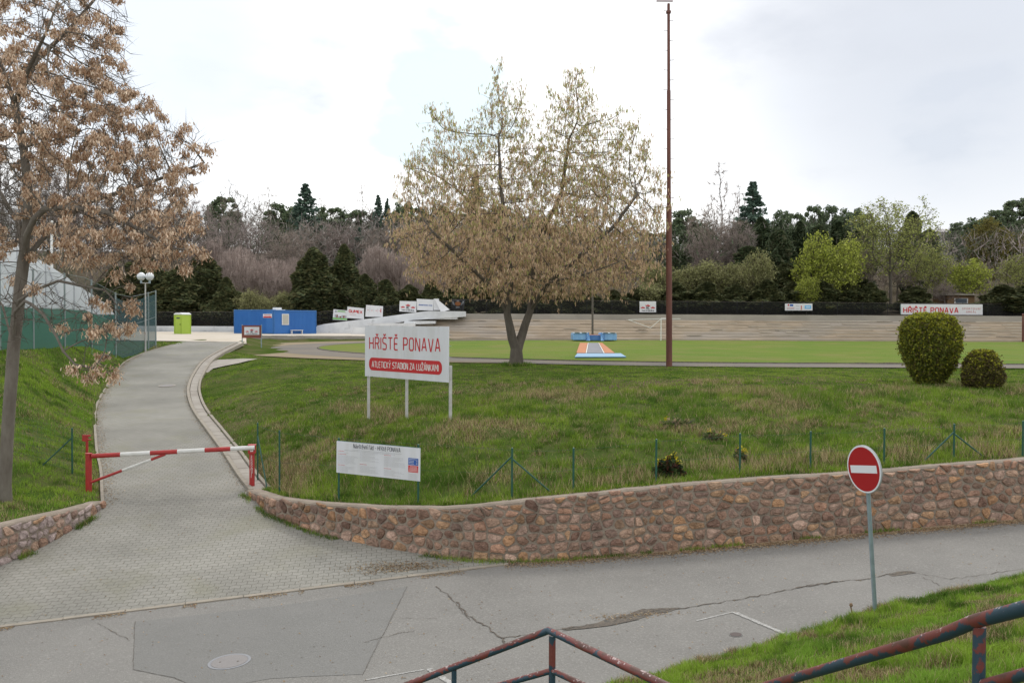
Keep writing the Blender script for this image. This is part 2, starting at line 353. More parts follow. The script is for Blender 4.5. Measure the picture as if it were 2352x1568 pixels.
DL = [hit(x, y, zdrive) for x, y in [(240, 1162), (237, 1120), (235, 1080), (226, 1040), (222, 1000), (220, 960), (226, 925), (245, 890), (268, 858), (290, 830), (345, 806), (400, 791)]]
DR = [hit(x, y, zdrive) for x, y in [(572, 1129), (545, 1095), (510, 1040), (470, 985), (442, 945), (431, 915), (430, 890), (441, 862), (465, 830), (500, 808), (540, 789)]]
DLs = smoothline(DL, .5); DRs = smoothline(DR, .5)
WR = []   # right wall: (base point, top height)
for x, yb, ytp in [(566, 1134, 1126), (620, 1180, 1143), (680, 1205, 1152), (740, 1226, 1158), (870, 1255, 1166), (1000, 1275, 1168), (1100, 1285, 1163), (1160, 1290, 1157), (1300, 1283, 1142), (1450, 1271, 1127), (1600, 1258, 1112), (1800, 1240, 1098), (2000, 1220, 1085), (2352, 1190, 1057)]:
    zf = zdrive if x < 1160 else zroad
    b = hit(x, yb, zf); WR.append((b, at(x, ytp, b.y).z))
b, tz = WR[-1]
WR.append((Vector((26, 20.8, zroad(26, 0))), tz+.35)); WR.append((Vector((60, 24, zroad(60, 0))), tz+.6))
WL = []
for x, yb, ytp in [(240, 1163, 1151), (190, 1200, 1166), (130, 1236, 1180), (60, 1273, 1196), (0, 1297, 1210)]:
    b = hit(x, yb, zdrive); WL.append((b, at(x, ytp, b.y).z))
WL.append((Vector((-11.2, 15.6, -5.3)), -4.25)); WL.append((Vector((-16, 12.5, -5.6)), -4.35)); WL.append((Vector((-60, 6, -6.4)), -4.6))

ctl = []
def ct(x, y, z): ctl.append((x, y, z))
for p in DLs[::2]+DRs[::2]: ct(p.x, p.y, p.z-.03)
def offs(i, W_, d):
    a = W_[max(i-1, 0)][0]; c = W_[min(i+1, len(W_)-1)][0]; t = Vector((c.x-a.x, c.y-a.y)).normalized()
    n = Vector((-t.y, t.x)); 
    return Vector((W_[i][0].x+n.x*d, W_[i][0].y+n.y*d))
for i, (b, tz) in enumerate(WR):
    for d in (.3, .8): q = offs(i, WR, d); ct(q.x, q.y, tz-.03+(d-.3)*.12)
for i, (b, tz) in enumerate(WL):
    for d in (-.3, -.8): q = offs(i, WL, d); ct(q.x, q.y, tz-.03+(-d-.3)*.2)
for c_ in [(-4.34, 26.7, -2.95), (-1.63, 24, -2.66), (-9, 33, -2.62), (-8.5, 40, -2.2), (-12, 44, -2.12), (-2, 32, -2.3), (0, 28, -2.36), (6, 27, -2.36), (12, 28, -2.2), (20, 30, -2.1), (40, 30, -2.1), (4, 33, -2.1),
           (20, 36, -2.04), (-4, 38, -2.1), (6, 23, -2.72), (13, 23.5, -2.5), (30, 26, -2.3), (-6.6, 29, -2.95), (-5.2, 23.2, -3.55), (-3.2, 21.5, -3.3), (-1, 20.8, -3.2), (3, 20.5, -3.05),
           (-12, 40.6, -2.2), (-13.6, 47, -2.05), (0, 40.6, -2.02), (10, 40.6, -2.0), (40, 40, -2.0), (90, 40, -2), (90, 105.6, -2), (40, 105.6, -2), (20, 105.6, -2), (0, 105.6, -2), (-7, 105.6, -2), (60, 105.6, -2), (60, 109, 1.05), (20, 109, 1.03), (0, 100.4, -2), (-7.6, 99.0, -2), (-15, 91.9, -2), (-26.4, 89.0, -2),
           (-19, 70, -2.0), (-15.3, 58, -1.98), (-22, 82, -2), (0, 70, -2), (40, 70, -2), (20, 85, -2), (0, 85, -2), (20, 50, -2),
           (-17.3, 57.5, -1.37), (-21, 70, -1.4), (-24.5, 82, -1.42), (-27, 89.6, -1.5), (-15, 93.3, -1.55), (-8.6, 99.6, -1.5), (-8.6, 106, -1.4), (-21.5, 57, -1.37), (-22.5, 62, -1.35), (-35, 62, -1.3), (-60, 62, -1.2),
           (-60, 106, -1.3), (-30, 106, -1.35), (-120, 60, -1), (-120, 106, -1), (-20.5, 30, -1.55), (-19.5, 34, -1.12), (-20.6, 43, -1.15), (-21.9, 54, -1.3), (-30, 34, -1.0), (-30, 20, -1.8), (-60, 20, -1.4), (-60, 34, -1.0), (-120, 20, -1),
           (-14, 24, -3.25), (-16, 28, -2.3), (-13, 20.5, -3.75), (-17, 20, -3.2), (-16.6, 31, -2.2), (-20, 24, -2.3),
           (-8, 109, -.9), (-60, 112, -.8), (-5, 109, 1.0), (40, 109, 1.05), (90, 109, 1.1), (-7, 108, 1.0),
           (-120, 130, 3), (-40, 130, 3), (0, 130, 3.2), (40, 130, 3.2), (120, 130, 3.2), (-150, 160, 9), (0, 160, 8.5), (150, 160, 8), (-200, 220, 17), (0, 220, 15), (200, 220, 16),
           (-400, 320, 26), (0, 320, 24), (150, 320, 27), (400, 320, 27), (-500, 600, 30), (500, 600, 30), (200, 100, 0), (200, 40, -2), (250, 20, -2), (-300, 20, -1), (-300, 106, 0), (-300, 2, -4.5), (200, 24, -2.4)]: ct(*c_)
tv, _, tf, *_r = geometry.delaunay_2d_cdt([Vector(c[:2]) for c in ctl], [], [], 0, 1e-4, True)
_orig = _r[0]
tz_ = [ctl[o[0]][2] for o in _orig]
GX0, GY0, GS = -45.0, 4.0, .25; GNX, GNY = int(125/GS), int(112/GS)
def raster(x0, y0, s, nx, ny):
    H = np.full((nx, ny), -2.0)
    for f in tf:
        a, b, c = [np.array(tv[i]) for i in f]; za, zb, zc = [tz_[i] for i in f]
        i0 = max(int((min(a[0], b[0], c[0])-x0)/s)-1, 0); i1 = min(int((max(a[0], b[0], c[0])-x0)/s)+2, nx)
        j0 = max(int((min(a[1], b[1], c[1])-y0)/s)-1, 0); j1 = min(int((max(a[1], b[1], c[1])-y0)/s)+2, ny)
        if i1 <= i0 or j1 <= j0: continue
        X, Y = np.meshgrid(x0+np.arange(i0, i1)*s, y0+np.arange(j0, j1)*s, indexing='ij')
        d = (b[1]-c[1])*(a[0]-c[0])+(c[0]-b[0])*(a[1]-c[1])
        if abs(d) < 1e-9: continue
        u = ((b[1]-c[1])*(X-c[0])+(c[0]-b[0])*(Y-c[1]))/d; v = ((c[1]-a[1])*(X-c[0])+(a[0]-c[0])*(Y-c[1]))/d; w = 1-u-v
        m = (u >= -1e-4) & (v >= -1e-4) & (w >= -1e-4)
        H[i0:i1, j0:j1][m] = (u*za+v*zb+w*zc)[m]
    return H
HN = raster(GX0, GY0, GS, GNX, GNY)
HF = raster(-500, 0, 4.0, 251, 151)
# soften creases of the banks, then roughen the rough grass
_k = HN.copy()
for _ in range(5):
    _p = np.pad(_k, 1, mode='edge'); _k = (_p[:-2, 1:-1]+_p[2:, 1:-1]+_p[1:-1, :-2]+_p[1:-1, 2:]+2*_p[1:-1, 1:-1])/6
GXX, GYY = np.meshgrid(GX0+np.arange(GNX)*GS, GY0+np.arange(GNY)*GS, indexing='ij')
_m = (GYY < 39) & (GYY > 18)
HN[_m] = _k[_m]
rough = np.clip((31-GYY)/6, 0, 1)*np.clip((GYY-17)/2, 0, 1)
_wb = np.interp(GXX, [p[0].x for p in WR], [p[0].y for p in WR]); rough = rough*np.where(GXX > -6.6, np.clip((GYY-_wb-.5)/1.6, 0, 1), 1)
HN += rough*((fbm(GXX, GYY, 2.2, 4, 3)-.5)*.5+(fbm(GXX, GYY, .7, 2, 5)-.5)*.26)
DPOLY = [(p.x, p.y) for p in DLs]+[(p.x+.60, p.y+.05) for p in reversed(DRs)]
_in = inside(DPOLY, GXX, GYY)
_zd = np.minimum(-4.2+.083*(GYY-22.7), -1.35)
HN[_in] = _zd[_in]-.10
for _p in DR[:1]+[WR[0][0], WR[1][0]]+DL[:1]: pass
_in2 = inside([(WL[0][0].x-.1, WL[0][0].y-.6), (DL[0].x-.15, DL[0].y+1.6), (DR[1].x+.1, DR[1].y+.3), (WR[0][0].x+.25, WR[0][0].y+.1), (WR[0][0].x, WR[0][0].y-.8)], GXX, GYY)
HN[_in2] = np.minimum(HN[_in2], _zd[_in2]-.16)
def Gv(x, y):
    x = np.asarray(x, float); y = np.asarray(y, float)
    i = (x-GX0)/GS; j = (y-GY0)/GS; near = (i >= 0) & (i < GNX-1.01) & (j >= 0) & (j < GNY-1.01)
    def bil(H, i, j):
        a = np.clip(i.astype(int), 0, H.shape[0]-2); b = np.clip(j.astype(int), 0, H.shape[1]-2); u = np.clip(i-a, 0, 1); v = np.clip(j-b, 0, 1)
        return (H[a, b]*(1-u)+H[a+1, b]*u)*(1-v)+(H[a, b+1]*(1-u)+H[a+1, b+1]*u)*v
    zf = bil(HF, (x+500)/4, y/4); zn = bil(HN, np.where(near, i, 0), np.where(near, j, 0))
    return np.where(near, zn, zf)
def G(x, y): return float(Gv(np.array([x]), np.array([y]))[0])

# ground behind the walls: one sheet, cut along the two stone walls
edgeR = [offs(i, WR, .14) for i in range(len(WR))]; edgeL = [offs(i, WL, -.14) for i in range(len(WL))]
loop = [Vector((p.x, p.y)) for p in densify([e.to_3d() for e in edgeR], .5)]
loop += [Vector((300, 30)), Vector((490, 60)), Vector((490, 590)), Vector((-490, 590)), Vector((-490, 20)), Vector((-300, 4))]
loop += [Vector((p.x, p.y)) for p in densify([e.to_3d() for e in reversed(edgeL)], .5)]
GL = [(p.x, p.y) for p in loop]
cand = []
def lattice(x0, x1, y0, y1, s, hole=None):
    X, Y = np.meshgrid(np.arange(x0, x1, s), np.arange(y0, y1, s), indexing='ij'); X = X.ravel()+RNG.uniform(-.2, .2, X.size)*s; Y = Y.ravel()+RNG.uniform(-.2, .2, Y.size)*s
    k = inside(GL, X, Y)
    if hole: k &= ~((X > hole[0]) & (X < hole[1]) & (Y > hole[2]) & (Y < hole[3]))
    cand.extend(zip(X[k], Y[k]))
lattice(-26, 30, 12, 40, .45)
lattice(-45, 79, 5, 114, 1.6, (-26, 30, 12, 40))
lattice(-480, 480, 8, 580, 13, (-45, 79, 5, 114))
dl = [Vector((p.x, p.y)) for p in DLs]+[Vector((p.x, p.y)) for p in DRs]
vin = loop+dl+[Vector(c) for c in cand]; n0 = len(loop); nl = len(DLs); nr = len(DRs)
ed = [(i, (i+1) % n0) for i in range(n0)]+[(n0+i, n0+i+1) for i in range(nl-1)]+[(n0+nl+i, n0+nl+i+1) for i in range(nr-1)]
gv, _, gf, *_x = geometry.delaunay_2d_cdt(vin, ed, [], 1, 1e-3, False)
ga = np.array([tuple(v) for v in gv]); gz = Gv(ga[:, 0], ga[:, 1])
fc = np.array([f[:3] for f in gf if len(f) == 3]); cen = ga[fc].mean(1); ok = inside(GL, cen[:, 0], cen[:, 1])
mi = np.zeros(len(fc), int); mi[(cen[:, 1] > 106)] = 1
ground = link('ground', soup('ground', np.column_stack([ga, gz]), fc[ok], [M['grass_base'], M['dirt']], smooth=True, mi=mi[ok]))
tag(ground, 'rough grassy ground of the banks and the flat beyond them', None, kind='structure')

def sheet(name, poly, zf, m, step, label, dz=0.0, parent=None, kind='structure'):
    """a flat or draped sheet with a ragged-free outline"""
    P = densify([Vector((x, y, 0)) for x, y in poly]+[Vector((poly[0][0], poly[0][1], 0))], step)[:-1]
    lp = [Vector((p.x, p.y)) for p in P]; pl = [(p.x, p.y) for p in lp]
    xs = [p[0] for p in pl]; ys = [p[1] for p in pl]
    X, Y = np.meshgrid(np.arange(min(xs), max(xs), step), np.arange(min(ys), max(ys), step), indexing='ij'); X = X.ravel()+.013; Y = Y.ravel()+.007
    k = inside(pl, X, Y); n = len(lp)
    v, _, f, *_ = geometry.delaunay_2d_cdt(lp+[Vector((a, b)) for a, b in zip(X[k], Y[k])], [(i, (i+1) % n) for i in range(n)], [], 1, 1e-4, False)
    cx = np.array([sum(v[i].x for i in q)/len(q) for q in f]); cy = np.array([sum(v[i].y for i in q)/len(q) for q in f]); okf = inside(pl, cx, cy)
    mb = MB(); mb.add([(p.x, p.y, zf(p.x, p.y)+dz) for p in v], [tuple(q) for q, kk in zip(f, okf) if kk])
    o = mb.build(name, m, parent, smooth=True)
    if kind: tag(o, label, None, kind=kind)
    return o

# ------------------------------------------------------------------ road with its patch, cracks, potholes and paint
def road():
    mb = MB()
    xs = [-80, -30, -20, -10, -5, 0, 5, 10, 15, 20, 25, 40, 80]; ys = [-30, -10, 0, 5, 10, 15, 18, 22, 26]
    V = []
    for x in xs:
        for y in ys:
            V.append((x, y, zroad(x, y)))
    ny = len(ys); mb.add(V, [(i*ny+j, (i+1)*ny+j, (i+1)*ny+j+1, i*ny+j+1) for i in range(len(xs)-1) for j in range(ny-1)])
    def lay(pts, mi, dz=.004):
        w = [hit(x, y, zroad) for x, y in pts]
        if sum((w[i].x*w[(i+1) % len(w)].y-w[(i+1) % len(w)].x*w[i].y) for i in range(len(w))) < 0: w.reverse()
        # triangulate robustly
        tri = geometry.tessellate_polygon([[Vector((p.x, p.y, 0)) for p in w]])
        b = len(mb.v); mb.v += [(p.x, p.y, zroad(p.x, p.y)+dz) for p in w]; mb.c += [(1, 1, 1)]*len(w)
        for t in tri:
            a_, b_, c_ = [w[i] for i in t]; s = (b_.x-a_.x)*(c_.y-a_.y)-(c_.x-a_.x)*(b_.y-a_.y)
            mb.f.append(tuple(i+b for i in (t if s > 0 else reversed(t)))); mb.m.append(mi)
    lay([(310, 1427), (640, 1391), (935, 1347), (905, 1410), (868, 1480), (833, 1548), (700, 1553), (620, 1558), (540, 1572), (480, 1590), (400, 1556), (306, 1537), (308, 1480)], 1)
    rnd = random.Random(5)
    def crack(pts, w0, mi=2, jit=1.0, dz=.009, sub=9):
        P = []
        for a, b in zip(pts[:-1], pts[1:]):
            for k in range(sub): t = k/sub; P.append((a[0]+(b[0]-a[0])*t+rnd.uniform(-1, 1)*4.2*jit, a[1]+(b[1]-a[1])*t+rnd.uniform(-1, 1)*2.0*jit))
        P.append(pts[-1]); W_ = [hit(x, y, zroad) for x, y in P]
        for i in range(len(W_)-1):
            a, b = W_[i], W_[i+1]; t = Vector((b.x-a.x, b.y-a.y)).normalized(); n = Vector((-t.y, t.x)); wa = w0*(.35+.9*rnd.random()); wb = wa*.9
            q = [(a.x-n.x*wa, a.y-n.y*wa), (b.x-n.x*wb, b.y-n.y*wb), (b.x+n.x*wb, b.y+n.y*wb), (a.x+n.x*wa, a.y+n.y*wa)]
            mb.add([(x, y, zroad(x, y)+dz) for x, y in q], [(0, 1, 2, 3)], mi)
    def blob_(cx, cy, wx, wy, n, mi, dz, ang=0, irr=.35):
        p = []
        for k in range(n):
            a = 2*math.pi*k/n; r = 1+rnd.uniform(-irr, irr); u, v = wx*math.cos(a)*r, wy*math.sin(a)*r
            p.append((cx+u, cy+v+u*ang))
        lay(p, mi, dz)
    crack([(1000, 1345), (1045, 1380), (1075, 1412), (1110, 1435), (1155, 1465), (1160, 1480)], .014)
    crack([(1045, 1380), (1062, 1408), (1080, 1425)], .006); crack([(835, 1475), (880, 1465), (925, 1452), (950, 1448)], .006)
    crack([(1155, 1465), (1290, 1444)], .012); crack([(1290, 1444), (1400, 1430), (1480, 1400), (1560, 1397)], .03)
    crack([(1560, 1397), (1660, 1383), (1760, 1365), (1840, 1348), (1920, 1337), (2000, 1327), (2085, 1312)], .014)
    crack([(1830, 1350), (1925, 1336)], .03)
    crack([(2085, 1312), (2180, 1330), (2240, 1322), (2352, 1305)], .006); crack([(2120, 1325), (2160, 1345)], .006)
    crack([(220, 1430), (270, 1455), (300, 1470)], .005, 2); crack([(1005, 1420), (900, 1418)], .004)
    crack([(935, 1346), (903, 1412), (866, 1482), (832, 1550)], .0035, 2, .3); crack([(310, 1427), (308, 1480), (305, 1537), (400, 1556), (480, 1590)], .0035, 2, .25)
    # broken-out hollow beside the long crack
    lay([(1290, 1449), (1330, 1438), (1372, 1430), (1395, 1420), (1440, 1411), (1468, 1400), (1520, 1396), (1563, 1395), (1540, 1404), (1500, 1410), (1465, 1422), (1420, 1431), (1380, 1434), (1330, 1444)], 3, .006)
    lay([(1300, 1447), (1352, 1438), (1392, 1431), (1455, 1420), (1470, 1422), (1400, 1437), (1340, 1444)], 2, .010)
    lay([(1405, 1421), (1450, 1410), (1478, 1401), (1530, 1398), (1500, 1404), (1460, 1412)], 2, .010)
    lay([(2040, 1319), (2062, 1312), (2092, 1311), (2105, 1315), (2075, 1320), (2050, 1323)], 3, .006)
    for (x, y, w) in [(1225, 1440, 22), (1150, 1452, 14), (380, 1450, 7), (785, 1500, 10), (160, 1280, 6)]: pass
    # worn white parking marks
    def line(a, b, w):
        A = hit(*a, zroad); B = hit(*b, zroad); t = Vector((B.x-A.x, B.y-A.y)).normalized(); n = Vector((-t.y, t.x))*w
        k = 26; z = .007
        for i in range(k):
            p = A.lerp(B, i/k); q = A.lerp(B, (i+.93)/k); j = [1+rnd.uniform(-.35, .15) for _ in range(4)]
            mb.add([(p.x-n.x*j[0], p.y-n.y*j[0], zroad(p.x, 0)+z), (q.x-n.x*j[1], q.y-n.y*j[1], zroad(q.x, 0)+z), (q.x+n.x*j[2], q.y+n.y*j[2], zroad(q.x, 0)+z), (p.x+n.x*j[3], p.y+n.y*j[3], zroad(p.x, 0)+z)], [(0, 1, 2, 3)], 4)
    line((1685, 1405), (1832, 1468), .045); line((1600, 1425), (1684, 1405), .02); line((835, 1562), (975, 1537), .02); line((985, 1535), (1040, 1572), .05)
    o = mb.build('road', [M['asphalt'], M['asphalt_dark'], M['crack'], M['rubble'], M['paint']])
    tag(o, 'worn grey asphalt road with a darker patch, long cracks and faint white parking marks', None, kind='structure')
road()

# ------------------------------------------------------------------ paved drive
def drive():
    # apron between the road kerb and the two walls, then the lane up to the yard
    ap = [(K0.x-kd.x*14, K0.y-kd.y*14), (K0.x, K0.y), (K1.x, K1.y)]
    right = [(p[0].x+.05, p[0].y+.05) for p in reversed(WR[:8])]
    left = [(WL[i][0].x-.05, WL[i][0].y+.02) for i in range(0, 6)]
    poly = ap+right+[(p.x, p.y) for p in DRs]+[(-17.4, 58.2), (-21.4, 58.2)]+[(p.x, p.y) for p in reversed(DLs)]+left+[(-20, 12.0)]
    return sheet('paved_drive', poly, zdrive, M['paver'], .7, 'grey interlocking paved drive running up to the sports ground')
drive()
def kerbs():
    mb = MB(); rnd = random.Random(3)
    def kerb(line, w, h, zf, mi=0, seg=1.0, side=1, lift=0):
        P = [Vector((p[0], p[1], 0)) for p in line]
        acc = [0]
        for a, b in zip(P[:-1], P[1:]): acc.append(acc[-1]+(b-a).length)
        def pt(s):
            s = min(max(s, 0), acc[-1]-1e-6)
            for i in range(len(P)-1):
                if s <= acc[i+1]: return P[i].lerp(P[i+1], (s-acc[i])/max(acc[i+1]-acc[i], 1e-6))
        s = 0
        while s < acc[-1]-.1:
            a = pt(s+.006); b = pt(min(s+seg-.006, acc[-1])); t = (b-a).normalized(); n = Vector((-t.y, t.x, 0))*side*w; hh = h+rnd.uniform(-.004, .004)
            za, zb = zf(a.x, a.y)+lift, zf(b.x, b.y)+lift
            q = [(a.x, a.y), (b.x, b.y), (b.x+n.x, b.y+n.y), (a.x+n.x, a.y+n.y)]; zz = [za, zb, zb, za]
            vs = [(x, y, z-.12) for (x, y), z in zip(q, zz)]+[(x, y, z+hh) for (x, y), z in zip(q, zz)]
            fs = [(4, 5, 6, 7), (0, 1, 5, 4), (2, 3, 7, 6), (1, 2, 6, 5), (3, 0, 4, 7)]
            if side < 0: fs = [tuple(reversed(f)) for f in fs]
            mb.add(vs, fs, mi); s += seg
    kerb([(K0.x-kd.x*9, K0.y-kd.y*9), (K0.x, K0.y), (K1.x, K1.y)], .12, .022, lambda x, y: zroad(x, y), side=-1)
    rl = [(p.x, p.y) for p in DRs]
    kerb(rl, .11, .07, zdrive, side=-1)
    def off(l, d):
        o = []
        for i in range(len(l)):
            a = l[max(i-1, 0)]; b = l[min(i+1, len(l)-1)]; t = Vector((b[0]-a[0], b[1]-a[1])).normalized(); o.append((l[i][0]+t.y*d, l[i][1]-t.x*d))
        return o
    kerb(off(rl, .13), .30, .035, zdrive, mi=1, seg=.3, side=-1)
    kerb(off(rl, .45), .09, .075, zdrive, side=-1)
    kerb([(p.x, p.y) for p in DLs], .07, .03, zdrive, side=1)
    tag(mb.build('kerbs', [M['kerb'], M['concrete']]), 'pale concrete kerb stones and gutter slabs edging the paved drive', None, kind='structure')
kerbs()

# ------------------------------------------------------------------ rubble stone walls
STC = [(0.362, 0.213, 0.147), (0.311, 0.191, 0.137), (0.402, 0.251, 0.151), (0.337, 0.222, 0.167), (0.259, 0.158, 0.118), (0.388, 0.26, 0.19), (0.284, 0.188, 0.148), (0.415, 0.241, 0.136), (0.349, 0.234, 0.159), (0.297, 0.201, 0.158), (0.441, 0.304, 0.237), (0.317, 0.203, 0.146), (0.272, 0.182, 0.136)]
def stone_wall(name, Wd, side, label, seed, cap_col):
    rnd = random.Random(seed)
    base = [p[0] for p in Wd]; tops = [p[1] for p in Wd]
    L_ = [0]
    for a, b in zip(base[:-1], base[1:]): L_.append(L_[-1]+math.hypot(b.x-a.x, b.y-a.y))
    def bt(u):
        u = min(max(u, 0), L_[-1]-1e-6)
        for i in range(len(base)-1):
            if u <= L_[i+1]:
                t = (u-L_[i])/max(L_[i+1]-L_[i], 1e-6); p = base[i].lerp(base[i+1], t); d = (base[i+1]-base[i]); break
        # smooth tangent
        j0 = max(i-1, 0); j1 = min(i+2, len(base)-1)
        e0 = (base[i+1]-base[j0]).to_2d().normalized(); e1 = (base[j1]-base[i]).to_2d().normalized(); tt = (e0*(1-t)+e1*t).normalized()
        n = Vector((-tt.y, tt.x, 0))*side        # into the bank
        return p, tops[i]*(1-t)+tops[i+1]*t, n
    def P(u, v, w):      # v metres above base, w metres out of the face
        p, tz, n = bt(u); q = p+n*(v*.07)-n*w; return Vector((q.x, q.y, p.z+v))
    maxu = min(L_[-1], 42 if side > 0 else 16)
    mb = MB()
    # mortar body with cap
    st = .35; n = int(maxu/st); ring = []
    for i in range(n+1):
        u = i*st; p, tz, nn = bt(u); h = tz-p.z; j = (fbm(np.array([u]), np.array([seed]), .5, 3)[0]-.5)*.06
        a = P(u, -.3, .0); b = P(u, h-.02+j*.4, .0); c = P(u, h+.012+j*.5, -.04); d = P(u, h+.0+j*.3, -.34); e = P(u, h-.5, -.36)
        ring += [a, b, c, d, e]
    fs = [((i*5+k), (i+1)*5+k, (i+1)*5+k+1, i*5+k+1) if side > 0 else (i*5+k+1, (i+1)*5+k+1, (i+1)*5+k, i*5+k) for i in range(n) for k in range(4)]
    fs.append(tuple(range(4, -1, -1))); fs.append(tuple(range(n*5, n*5+5)))
    mb.add(ring, fs, 0)
    # stones: voronoi cells of jittered rows
    u = 0; pts = []
    v = .02; row = 0
    while v < 1.9:
        rh = rnd.uniform(.09, .21); u = rnd.uniform(0, .2)
        while u < maxu:
            w = rnd.uniform(.11, .42); p, tz, _ = bt(u); h = tz-p.z
            if v+rh*.4 < h: pts.append((u+w/2, v+rh/2+rnd.uniform(-.06, .06)))
            u += w
        v += rh
    pts = np.array(pts)
    for i, (cu, cv) in enumerate(pts):
        p, tz, _ = bt(cu); h = tz-p.z
        if h < .12: continue
        lo, hi = -.04, h-.012+(rnd.uniform(-.03, .02) if (side < 0 or cu < 8.5) else rnd.uniform(-.03, .055))
        cell = [(cu-.5, lo), (cu+.5, lo), (cu+.5, hi), (cu-.5, hi)]
        d = np.hypot(pts[:, 0]-cu, pts[:, 1]-cv); nb = [k for k in np.argsort(d)[1:14] if d[k] < .95]
        for k in nb:
            mx_, my_ = (pts[k][0]+cu)/2, (pts[k][1]+cv)/2; nx, ny = (pts[k][0]-cu)*.75, (pts[k][1]-cv)*1.3
            o = []
            for a, b in zip(cell, cell[1:]+cell[:1]):
                da = (a[0]-mx_)*nx+(a[1]-my_)*ny; db = (b[0]-mx_)*nx+(b[1]-my_)*ny
                if da <= 0: o.append(a)
                if da*db < 0: t = da/(da-db); o.append((a[0]+(b[0]-a[0])*t, a[1]+(b[1]-a[1])*t))
            cell = o
            if len(cell) < 3: break
        if len(cell) < 3: continue
        mu = sum(c[0] for c in cell)/len(cell); mv = sum(c[1] for c in cell)/len(cell)
        size = math.sqrt(abs(sum(a[0]*b[1]-b[0]*a[1] for a, b in zip(cell, cell[1:]+cell[:1])))/2)
        if size < .07: continue
        # round the outline: subdivide and pull in with jitter
        out_ = []
        for a, b in zip(cell, cell[1:]+cell[:1]):
            for t in (.0, .33, .67): out_.append((a[0]+(b[0]-a[0])*t, a[1]+(b[1]-a[1])*t))
        def inset(g, jit):
            r = []
            for k, (x, y) in enumerate(out_):
                dx, dy = x-mu, y-mv; D = math.hypot(dx, dy); s = max(D-g*(1.9 if k % 3 == 0 else 1), .02)/max(D, 1e-5); r.append((mu+dx*s+rnd.uniform(-jit, jit), mv+dy*s+rnd.uniform(-jit, jit)))
            return r
        n_ = len(out_); dep = rnd.uniform(.02, .05)
        r1 = inset(.017, .004); r2 = inset(.029, .006); r3 = inset(.05+size*.12, .008)
        tx, ty = rnd.uniform(-.09, .09), rnd.uniform(-.09, .09)
        vs = [P(x, y, -.01) for x, y in r1]+[P(x, y, dep*.8+(x-mu)*tx+(y-mv)*ty) for x, y in r2]+[P(x, y, dep+rnd.uniform(-.007, .012)+(x-mu)*tx+(y-mv)*ty) for x, y in r3]+[P(mu, mv, dep+rnd.uniform(0, .015))]
        fs = []
        for k in range(n_):
            k2 = (k+1) % n_
            fs += [(k, k2, n_+k2, n_+k), (n_+k, n_+k2, 2*n_+k2, 2*n_+k), (2*n_+k, 2*n_+k2, 3*n_)]
        if side < 0: pass
        c = STC[rnd.randrange(len(STC))]; 
        if side < 0: c = (.36, .285, .265) if rnd.random() < .7 else c
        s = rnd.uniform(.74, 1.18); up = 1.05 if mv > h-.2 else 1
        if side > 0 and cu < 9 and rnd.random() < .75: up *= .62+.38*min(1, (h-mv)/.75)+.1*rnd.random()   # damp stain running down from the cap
        mb.add(vs, fs if side > 0 else [tuple(reversed(f)) for f in fs], 1, tuple(x*s*up for x in c))
    if side < 0: pass
    o = mb.build(name, [M['mortar'], M['stone'], M['concrete']], smooth=False, colattr=True)
    tag(o, label, 'stone wall')
    return o
stone_wall('stone_wall', WR, 1, 'long curved retaining wall of brown and pink rubble stones along the road', 4, None)
stone_wall('stone_wall', WL, -1, 'short low rubble stone wall with flat cap left of the paved drive', 9, None)

# ------------------------------------------------------------------ field, track, yard, path, terrace
FZ = lambda x, y: -2.0
def arc(cx, cy, r, a0, a1, n=40): return [(cx+r*math.cos(R(a0+(a1-a0)*i/n)), cy+r*math.sin(R(a0+(a1-a0)*i/n))) for i in range(n+1)]
inf = arc(13, 72, 28, 90, 270)
sheet('running_track', arc(13, 72, 31.6, 100, 270)+[(95, 40.4), (95, 43.9)]+list(reversed(arc(13, 72, 28.1, 100, 270))), FZ, M['track'], 4, 'flat grey cinder running track around the lawn', dz=.03)
sheet('track_edge', [(13+(31.4+4.4*math.sin(math.pi*k/40)**.8)*math.cos(R(118+3.2*k)), 72+(31.4+4.4*math.sin(math.pi*k/40)**.8)*math.sin(R(118+3.2*k))) for k in range(41)]+list(reversed(arc(13, 72, 31.3, 118, 246))), FZ, M['track_sand'], 4, 'brown sandy strip outside the running track', dz=.022)
sheet('sports_field', inf+[(95, 44), (95, 100.6), (13, 100.6)], FZ, M['lawn'], 5, 'flat mown green lawn of the sports field', dz=.05)
sheet('yard', [(-21.6, 58), (-17.2, 58), (-21, 70.5), (-24.6, 82.5), (-27, 89.8), (-15, 93.45), (-8.7, 99.8), (-8.7, 105.5), (-70, 105.5), (-70, 62)], G, M['sand'], 2.2, 'pale sandy yard in front of the blue cabins', dz=.05)
sheet('path', [(p.x, p.y) for p in [hit(x, y, G, 25) for x, y in [(472, 838), (500, 828), (560, 825), (592, 826), (548, 836), (490, 848), (462, 866), (452, 868)]]], G, M['concrete'], .8, 'short grey concrete path leaving the drive across the grass', dz=.05)
# dark lip of earth between track and lawn
mb = MB(); mb.tube([(-8, 44-.0+.6, -1.97)]+[(x, 43.95+random.uniform(-.06, .06), -1.965+random.uniform(-.012, .02)) for x in np.arange(13, 92, .7)], .06, 5)
mb.f = mb.f[5:]; mb.m = mb.m[5:]
for (x0, y0), (x1, y1) in zip(inf[:-1], inf[1:]): mb.tube([(x0, y0, -1.97), (x1, y1, -1.97)], .06, 5)
tag(mb.build('turf_edge', M['rubble']), 'ragged dark soil edge between the lawn and the track', None, kind='structure')

